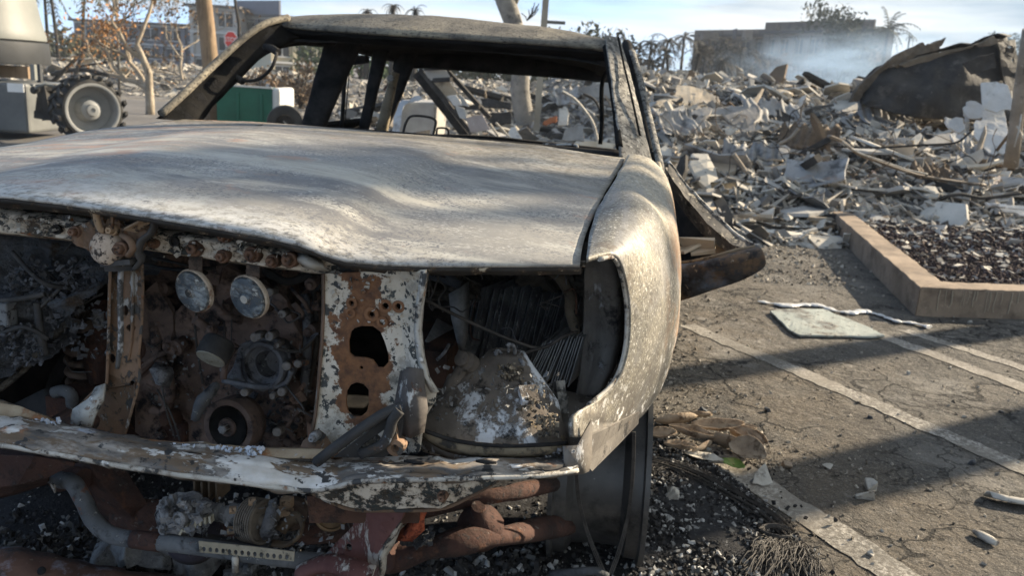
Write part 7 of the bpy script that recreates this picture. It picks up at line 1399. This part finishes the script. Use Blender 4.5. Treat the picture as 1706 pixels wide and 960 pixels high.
# many fragments, each its own object
fr = random.Random(99)
def frag_mesh(name, mat, w, h, th, n, bend, box=False):
    mb = MB(); ring = []
    for k in range(n):
        a = 2 * math.pi * (k + fr.uniform(-.25, .25)) / n; q = fr.uniform(.72, 1.15)
        if box: c, s_ = math.cos(a), math.sin(a); m_ = max(abs(c), abs(s_)); x, y = c / m_ * w / 2 * fr.uniform(.92, 1.04), s_ / m_ * h / 2 * fr.uniform(.9, 1.05)
        else: x, y = math.cos(a) * w / 2 * q, math.sin(a) * h / 2 * q
        ring.append((x, y))
    z = lambda x, y: bend * ((2 * x / w) ** 2) * w + bend * .6 * w * math.sin(3 * y / h)
    top = [Vector((x * .97, y * .97, z(x, y) + th)) for x, y in ring]; bt_ = [Vector((x, y, z(x, y))) for x, y in ring]; ct = Vector((fr.uniform(-.1, .1) * w, fr.uniform(-.1, .1) * h, fr.uniform(-.03, .05) * w + th)); cb_ = ct - Vector((0, 0, th))
    vs = top + bt_ + [ct, cb_]; fs = []
    for k in range(n):
        q = (k + 1) % n; fs += [(k, q, 2 * n), (n + q, n + k, 2 * n + 1), (k, n + k, n + q, q)]
    mb.add(vs, fs); me = mb.mesh(name); me.materials.append(M[mat]); return me
KINDS_ = [ # name, materials, label, w, h, th, sides, bend, count, box
 ('plaster_fragment', 'plaster', 'pale plaster fragment strewn in the rubble', (.14, .42), (.10, .30), .018, 7, .06, 95, False),
 ('board_fragment', 'plaster_grey', 'ash grey broken board strewn in the rubble', (.16, .55), (.10, .30), .02, 6, .04, 80, True),
 ('plaster_fragment', 'plaster_tan', 'tan heat stained plaster fragment strewn in the rubble', (.12, .40), (.08, .26), .02, 7, .07, 50, False),
 ('board_fragment', 'brown_board', 'brown scorched board fragment strewn in the rubble', (.20, .60), (.08, .22), .025, 6, .05, 34, True),
 ('charred_timber', 'char_wood', 'short charred timber lying in the rubble', (.35, 1.1), (.05, .10), .05, 8, .01, 46, True),
 ('metal_scrap', 'tin', 'dull grey bent metal scrap lying in the rubble', (.20, .70), (.10, .30), .008, 8, .14, 46, True),
 ('broken_slab', 'plaster', 'large pale flat slab lying on the rubble', (.55, .95), (.35, .6), .025, 7, .05, 13, False),
 ('broken_slab', 'plaster_grey', 'large ash grey flat slab lying on the rubble', (.5, .9), (.35, .6), .025, 6, .05, 14, False),
 ('long_beam', 'char_wood', 'long charred beam lying across the rubble', (1.3, 2.2), (.06, .10), .06, 6, .01, 10, True),
 ('long_batten', 'post_grey_tan', 'long pale batten lying across the rubble', (1.0, 2.0), (.03, .06), .03, 6, .015, 14, True),
 ('rubble_block', 'slab_grey', 'grey broken masonry block lying in the rubble', (.10, .20), (.08, .15), .07, 7, .03, 22, False)]
for nm_, mt, lb, wr, hr, th, n, bend, cnt, bx in KINDS_:
    protos = [frag_mesh(nm_, mt, fr.uniform(*wr), fr.uniform(*hr), th, n, bend * fr.uniform(-1, 1), bx) for _ in range(7)]
    for k in range(cnt):
        u = fr.random()
        if u < .66: y = 7.2 + 11 * fr.random() ** 1.5; x = fr.uniform(1.35, .63 * y + .3)
        elif u < .90: y = 9.5 + 12 * fr.random() ** 1.3; x = fr.uniform(-.20 * y, .14 * y)
        else: y = fr.uniform(26.5, 34); x = fr.uniform(-.60 * y, -.28 * y)
        if not clear((x, y, heap(x, y) + .05)): x, y = next(((a_, b_) for a_, b_ in ((fr.uniform(1.35, .63 * yy_ + .3), yy_) for yy_ in [7.2 + 11 * fr.random() ** 1.5 for _ in range(60)]) if clear((a_, b_, heap(a_, b_) + .05))), (3, 16))
        me = protos[k % 7]; o = bpy.data.objects.new(nm_, me); COL.objects.link(o); s_ = fr.uniform(.7, 1.7) * (1 + .02 * y) * (.62 if nm_ in ('long_beam', 'long_batten', 'broken_slab') else 1)
        o.location = (x, y, heap(x, y) + .02 + .07 * fr.random() * min(1, heap(x, y) * 3)); tl = .5 if fr.random() < .75 else 1.1
        if heap(x, y) < .06: tl = .12; o.location.z = heap(x, y) + .012
        az_ = R(SUN_AZ) + fr.gauss(0, .9); o.rotation_euler = (Matrix.Rotation(fr.uniform(.05, .6) * min(1, heap(x, y) * 3), 3, Vector((-math.sin(az_), math.cos(az_), 0))) @ Matrix.Rotation(fr.gauss(0, .45) * tl, 3, 'X') @ Matrix.Rotation(fr.gauss(0, .45) * tl, 3, 'Y') @ Matrix.Rotation(fr.uniform(0, 6.28), 3, 'Z')).to_euler(); o.scale = (s_, s_, s_)
        bx_, by_ = pix(o.location); st_ = lb.split(' strewn')[0].split(' lying')[0]
        zn = ('far behind the boom lift' if u >= .90 and y > 26 else 'beyond the pickup cab' if bx_ < 1060 else 'at the front edge of the right heap' if y < 8.8 else 'under the dark crumpled sheet' if bx_ > 1400 and y > 10 else 'on the crest of the right heap' if y > 12.5 else 'on the slope left of the dark crumpled sheet' if bx_ < 1400 else 'on the slope below the dark crumpled sheet')
        tag(o, st_ + ' ' + zn, nm_.replace('_', ' '), st_ + 's ' + zn)

# ------------------------------------------------------------------ on the lot beside the pickup
def onlot(px, py, dz=.006): p = G(px, py); return Vector((p.x, p.y, az(p.x, p.y) + dz))
gl = plate('glass_slab', rag([(1282, 522), (1300, 519), (1370, 519), (1400, 530), (1440, 545), (1474, 562), (1440, 565), (1380, 564), (1332, 562), (1312, 552), (1296, 536)], 3, 1.2, 3), lambda x, y: onlot(x, y, .012), M['glass_slab'], None, (), .012, .003, 18, 0)
tag(gl, 'clouded greenish sheet of melted glass lying on the asphalt', 'glass sheet')
mo = MB(); pts = [(1262, 504), (1290, 508), (1310, 512), (1340, 510), (1366, 512), (1392, 520), (1420, 523), (1440, 521), (1470, 527), (1494, 536), (1520, 539), (1548, 546)]
mo.tube([onlot(p[0], p[1], .010) for p in spline(pts, 90)], [max(.008, .026 * (1 + 1.3 * fbm((i * .16, 2, 0), 1.6))) for i in range(90)], 8, flat=.28); tag(mo.build('molten_metal', M['molten']), 'frozen ribbon of molten white metal by the kerb', 'molten metal')
cu = [onlot(1642, 826, .0), onlot(1668, 832, .0), onlot(1700, 838, .0), onlot(1740, 838, .0)]
tag(MB().sheet([[p + Vector((0, .012, .004)) for p in cu], [p + Vector((0, 0, .022)) for p in cu], [p + Vector((0, -.018, .030)) for p in cu], [p + Vector((0, -.040, .022)) for p in cu]]).build('curled_strip', M['shard'], None, solid=.006), 'curled pale strip lying on the asphalt at the right edge', 'strip')
a, b = onlot(1622, 888, .012), onlot(1660, 910, .012); tag(MB().tube([a, a.lerp(b, .3), a.lerp(b, .7), b], [.008, .014, .015, .010], 8, flat=.8).build('pale_stick', M['shard'], None), 'short pale stick like chip casting a shadow on the asphalt', 'chip')
ch = MB(); ch.chunk(onlot(1450, 812, .012), (.06, .035, .03), fr); o = ch.build('rock_chip', M['shard'], None, bevel=.004); tag(o, 'chalky rock chip in the near shadow band', 'chip')
ch = MB(); ch.chunk(onlot(1440, 828, .006), (.05, .05, .012), fr); tag(ch.build('rock_chip', M['shard'], None, bevel=.003), 'thin chalky flake just below the rock chip', 'chip')
for i, (px, py, s_, mt, lb) in enumerate(((1170, 688, .022, 'char', 'black coal lump nearest the pickup fender'), (1278, 684, .018, 'char', 'black coal lump on the pale grit'), (1450, 694, .014, 'char', 'small black lump beside the painted line'), (1620, 770, .022, 'char', 'black lump below the painted line end'), (1514, 622, .014, 'shard', 'small white chip between painted lines'), (1668, 686, .012, 'char', 'tiny black lump near the right edge'), (1310, 776, .02, 'dead_leaf', 'crumpled tan scrap right of the leaves'), (1380, 776, .022, 'shard', 'pale crumb at the tip of the near shadow band'), (1616, 536, .016, 'shard', 'white chip at the foot of the kerb'), (1450, 925, .016, 'shard', 'white chip on the near painted line'))):
    ch = MB(); ch.chunk(onlot(px, py, s_ * .4), (s_ * 1.3, s_, s_ * .8), fr); tag(ch.build('coal_lump' if mt == 'char' else 'pale_chip', M[mat] if 0 else M[mt], None, bevel=.002), lb, 'lump' if mt == 'char' else 'chip')
# dead leaves gathered by the wheel
def curl_leaf(px, py, L, w, yaw, curl, mat, name, label, cat, group=None, up=.004, roll=0, seed=0):
    rn_ = random.Random(seed); c = onlot(px, py, up); rows = []
    for i in range(9):
        f = i / 8; ww = w * math.sin(math.pi * min(1, f * .94 + .03)) ** .7; row = []
        for j in range(5):
            g_ = (j - 2) / 2; ph = g_ * curl; row.append(Vector((L * (f - .5), ww * .5 * (math.sin(ph) / curl if curl else g_), abs(ww) * .5 * (1 - math.cos(ph)) / max(curl, .3) + .25 * L * curl * (f - .5) ** 2 + .006 * rn_.random())))
        rows.append(row)
    m_ = Matrix.Rotation(yaw, 4, 'Z') @ Matrix.Rotation(roll, 4, 'X'); o = MB().sheet(rows).build(name, M[mat], None, solid=.0015); o.matrix_world = Matrix.Translation(c) @ m_
    return tag(o, label, cat, group)
LV = [(1128, 712, .13, .06, .4, 1.5, 'broad curled dead leaf closest to the fender'), (1150, 738, .12, .05, -.5, 1.8, 'dead leaf lying in front of the broad curled one'), (1190, 730, .14, .045, .15, 1.9, 'long dead leaf in the middle of the leaf heap'), (1215, 752, .13, .07, -.6, 1.4, 'large grooved dead leaf above the green leaf'), (1238, 745, .11, .06, -1.0, 1.6, 'dead leaf leaning on the large grooved one'), (1245, 772, .10, .06, -.9, 1.2, 'dead leaf right of the green leaf'), (1172, 756, .09, .04, .8, 1.7, 'small dead leaf left of the green leaf'), (1132, 760, .08, .04, -.2, 1.6, 'rust brown dead leaf at the left end of the heap'), (1098, 742, .08, .035, .2, 1.7, 'pale dead leaf against the wheel shadow'), (1160, 700, .09, .035, .1, 1.5, 'dead leaf on the grit behind the heap'), (1225, 726, .10, .035, -.4, 1.8, 'dead leaf at the back of the heap'), (1262, 750, .08, .03, -1.2, 1.5, 'thin dead leaf standing at the right of the heap')]
for i, (px, py, L, w, yw, cu_, lb) in enumerate(LV): curl_leaf(px, py, L * 1.4, w * 1.9, yw, cu_, 'dead_leaf', 'dead_leaf', lb, 'leaf', 'dead leaves beside the wheel', .012 + .016 * (i % 3), .6 * ((i % 3) - 1), i)
curl_leaf(1221, 779, .085, .048, -.75, .6, 'live_leaf', 'green_leaf', 'single fresh green leaf among the dead leaves', 'leaf', None, .016, .3, 50)
curl_leaf(1172, 768, .13, .055, -.35, .8, 'shard', 'white_shard', 'chalky white shard lying left of the green leaf', 'shard', None, .01, .1, 51)
o = plate('white_shard', rag([(1253, 806), (1256, 790), (1274, 772), (1280, 786), (1288, 806), (1270, 811)], 2, 1, 5), lambda x, y: W(x, y, G(1270, 811).y + (811 - y) * .0012), M['shard'], None, (), .006, .002, 10, .004, 20); tag(o, 'tooth shaped white shard standing right of the leaf heap', 'shard')
ch = MB(); ch.chunk(onlot(1123, 832, .015), (.04, .03, .03), fr); ch.chunk(onlot(1119, 826, .02), (.022, .02, .03), fr); tag(ch.build('white_lump', M['shard'], None, bevel=.004), 'crumbly white lump on the black ash beside the wheel', 'lump')
# steel cords left from the tyre
tc = MB(); r2 = random.Random(6)
for k in range(26):
    o_ = r2.gauss(0, .010); off = Vector((o_ * .6, o_, abs(r2.gauss(0, .004)))); q = [onlot(px, py, .012) + off * (1 + .25 * i) for i, (px, py) in enumerate(((1066, 768), (1110, 778), (1160, 796), (1210, 822), (1260, 850), (1300, 880), (1318, 900)))]
    tc.tube([Vector(p) for p in spline(q, 18)], .0014, 4, False)
o = tag(tc.build('tyre_cord', M['wire'], None), 'long strand of bare tyre cord trailing from behind the wheel', 'tyre cord'); o['kind'] = 'stuff'
tc = MB()
for k in range(150):
    f = r2.random(); a = onlot(1280 + 60 * f + r2.gauss(0, 4), 900 + 20 * f + r2.gauss(0, 5), .01); b = onlot(1225 + 150 * f + r2.gauss(0, 8), 975 + r2.gauss(0, 8), .004); md = [a.lerp(b, q_) + Vector((r2.gauss(0, .009), r2.gauss(0, .009), .028 * math.sin(math.pi * q_) * (.5 + r2.random()))) for q_ in (.2, .4, .6, .8)]; tc.tube([a] + md + [b], .0013, 4, False)
for k in range(14):
    a0 = r2.uniform(0, 2.6); c = onlot(1292, 905, .02); tc.tube([c + Vector((.05 * math.cos(t_) * (.7 + .03 * k * r2.random()), .03 * math.sin(t_), .015 + .0009 * k)) for t_ in np.linspace(a0, a0 + 3.4, 10)], .0013, 4, False)
o = tag(tc.build('tyre_cord', M['wire'], None), 'brushy bundle of bare tyre cord at the bottom right of the black ash', 'tyre cord'); o['kind'] = 'stuff'
tc = MB()
for k in range(70):
    a = onlot(1074 + r2.gauss(0, 10), 780 + r2.gauss(0, 6), .01); b = onlot(1110 + r2.gauss(0, 30), 775 + r2.gauss(0, 14), .004); tc.tube([a, a.lerp(b, .5) + Vector((0, 0, .01)), b], .0012, 4, False)
o = tag(tc.build('tyre_cord', M['wire'], None), 'short tuft of tyre cord just right of the wheel', 'tyre cord'); o['kind'] = 'stuff'
# cords under the truck on the left
tc = MB()
for k in range(90):
    y = r2.uniform(820, 880); q = [(r2.uniform(-20, 0), y), (70, y + r2.uniform(-25, 5)), (150, y + r2.uniform(-10, 25)), (190, y + r2.uniform(5, 60))]; tc.tube([W(px, py, 2.2) + Vector((0, r2.gauss(0, .05), 0)) for px, py in spline([p for p in q], 14)], .0012, 4, False)
o = tag(tc.build('tyre_cord', M['wire'], None), 'tangled tyre cord behind the stabiliser bar under the truck', 'tyre cord'); o['kind'] = 'stuff'
# rusty bar fallen in front of the pickup
fb = [(-40, 915), (20, 924), (70, 934), (110, 944), (200, 958), (300, 972), (360, 985)]
q = spline(fb, 40); rows = [[], [], [], []]
for px, py in q:
    p = W(px, py, 1.62); rows[0].append(p + Vector((0, .03, -.008))); rows[1].append(p); rows[2].append(W(px - 4, py + 36, 1.57)); rows[3].append(W(px - 6, py + 65, 1.60))
fbo = MB().sheet(rows, True).build('fallen_bar', M['fallen'], None, solid=.006); tag(fbo, 'rusty pressed steel bar fallen on the ash at the bottom left', 'bar'); dent(fbo, .006, 14)
for px, py in ((70, 952), (165, 975)): MB().lathe(W(px, py, 1.585), (0, -1, .8), [(0, 0), (.0085, .0), (.009, .003)], 14).build('bar_hole', M['soot'], fbo)
for i, (px, py, s_) in enumerate(((225, 905, .06), (260, 915, .05), (180, 918, .045), (330, 930, .05), (400, 948, .05))):
    ch = MB().lathe(W(px, py, 1.75) + Vector((0, 0, -.02)), (fr.uniform(-.3, .3), fr.uniform(-.3, .3), 1), [(0, -.3 * s_), (.8 * s_, -.2 * s_), (s_, 0), (.85 * s_, .3 * s_), (.4 * s_, .5 * s_), (0, .52 * s_)], 22, True, .035); o = ch.build('ash_cake', M['ashcake'], None, sub=0); tag(o, ('pale ash cake at the tip of the fallen bar', 'grey ash cake under the stabiliser bar', 'small ash cake behind the fallen bar', 'dark ash cake below the melted alternator', 'ash cake below the perforated strip')[i], 'ash')
# ------------------------------------------------------------------ drifting smoke at the right
def smoke(name, c, sz, dens, seed):
    mb = MB().lathe((0, 0, 0), (0, 0, 1), [(0, -1), (.5, -.87), (.87, -.5), (1, 0), (.87, .5), (.5, .87), (0, 1)], 18); m_ = bpy.data.materials.new(name); m_.use_nodes = True; nt = m_.node_tree; nt.nodes.clear()
    ou = nt.nodes.new('ShaderNodeOutputMaterial'); vo = nt.nodes.new('ShaderNodeVolumePrincipled'); vo.inputs['Color'].default_value = (.50, .70, .98, 1); vo.inputs['Anisotropy'].default_value = .25
    tc_ = nt.nodes.new('ShaderNodeTexCoord'); ln = nt.nodes.new('ShaderNodeVectorMath'); ln.operation = 'LENGTH'; nt.links.new(tc_.outputs['Object'], ln.inputs[0])
    mr_ = nt.nodes.new('ShaderNodeMapRange'); mr_.inputs['From Min'].default_value = .98; mr_.inputs['From Max'].default_value = .15; mr_.interpolation_type = 'SMOOTHSTEP'; nt.links.new(ln.outputs['Value'], mr_.inputs['Value'])
    nz = nt.nodes.new('ShaderNodeTexNoise'); nz.noise_dimensions = '4D'; nz.inputs['W'].default_value = seed; nz.inputs['Scale'].default_value = 2.1; nz.inputs['Detail'].default_value = 6; nz.inputs['Distortion'].default_value = .8; nz.inputs['Roughness'].default_value = .6; nt.links.new(tc_.outputs['Object'], nz.inputs['Vector'])
    m2 = nt.nodes.new('ShaderNodeMapRange'); m2.inputs['From Min'].default_value = .45; m2.inputs['From Max'].default_value = .62; nt.links.new(nz.outputs[0], m2.inputs['Value'])
    mu = nt.nodes.new('ShaderNodeMath'); mu.operation = 'MULTIPLY'; nt.links.new(mr_.outputs[0], mu.inputs[0]); nt.links.new(m2.outputs[0], mu.inputs[1]); m3 = nt.nodes.new('ShaderNodeMath'); m3.operation = 'MULTIPLY'; m3.inputs[1].default_value = dens; nt.links.new(mu.outputs[0], m3.inputs[0])
    nt.links.new(m3.outputs[0], vo.inputs['Density']); nt.links.new(vo.outputs[0], ou.inputs['Volume'])
    o = mb.build('smoke', m_, None); o.location = c; o.scale = sz; tag(o, kind='stuff'); return o
smoke('smoke_dense', W(1425, 126, 50), (8.5, 8, 3.0), .15, 3.3)
smoke('smoke_wisp', W(1335, 118, 56), (7.5, 6, 3.0), .11, 5.1)
smoke('smoke_thin', W(1540, 96, 64), (14, 12, 5.0), .035, 7.7)

# HAZE: thin bluish smoke haze lying over the whole place
hz = bpy.data.materials.new('haze'); hz.use_nodes = True; nt = hz.node_tree; nt.nodes.clear(); ou = nt.nodes.new('ShaderNodeOutputMaterial'); vo = nt.nodes.new('ShaderNodeVolumePrincipled'); vo.inputs['Color'].default_value = (.80, .88, .97, 1); vo.inputs['Density'].default_value = .0007; nt.links.new(vo.outputs[0], ou.inputs['Volume'])
tag(MB().box((0, 720, 7.2), (1860, 1620, 17)).build('haze', hz, None), kind='stuff')
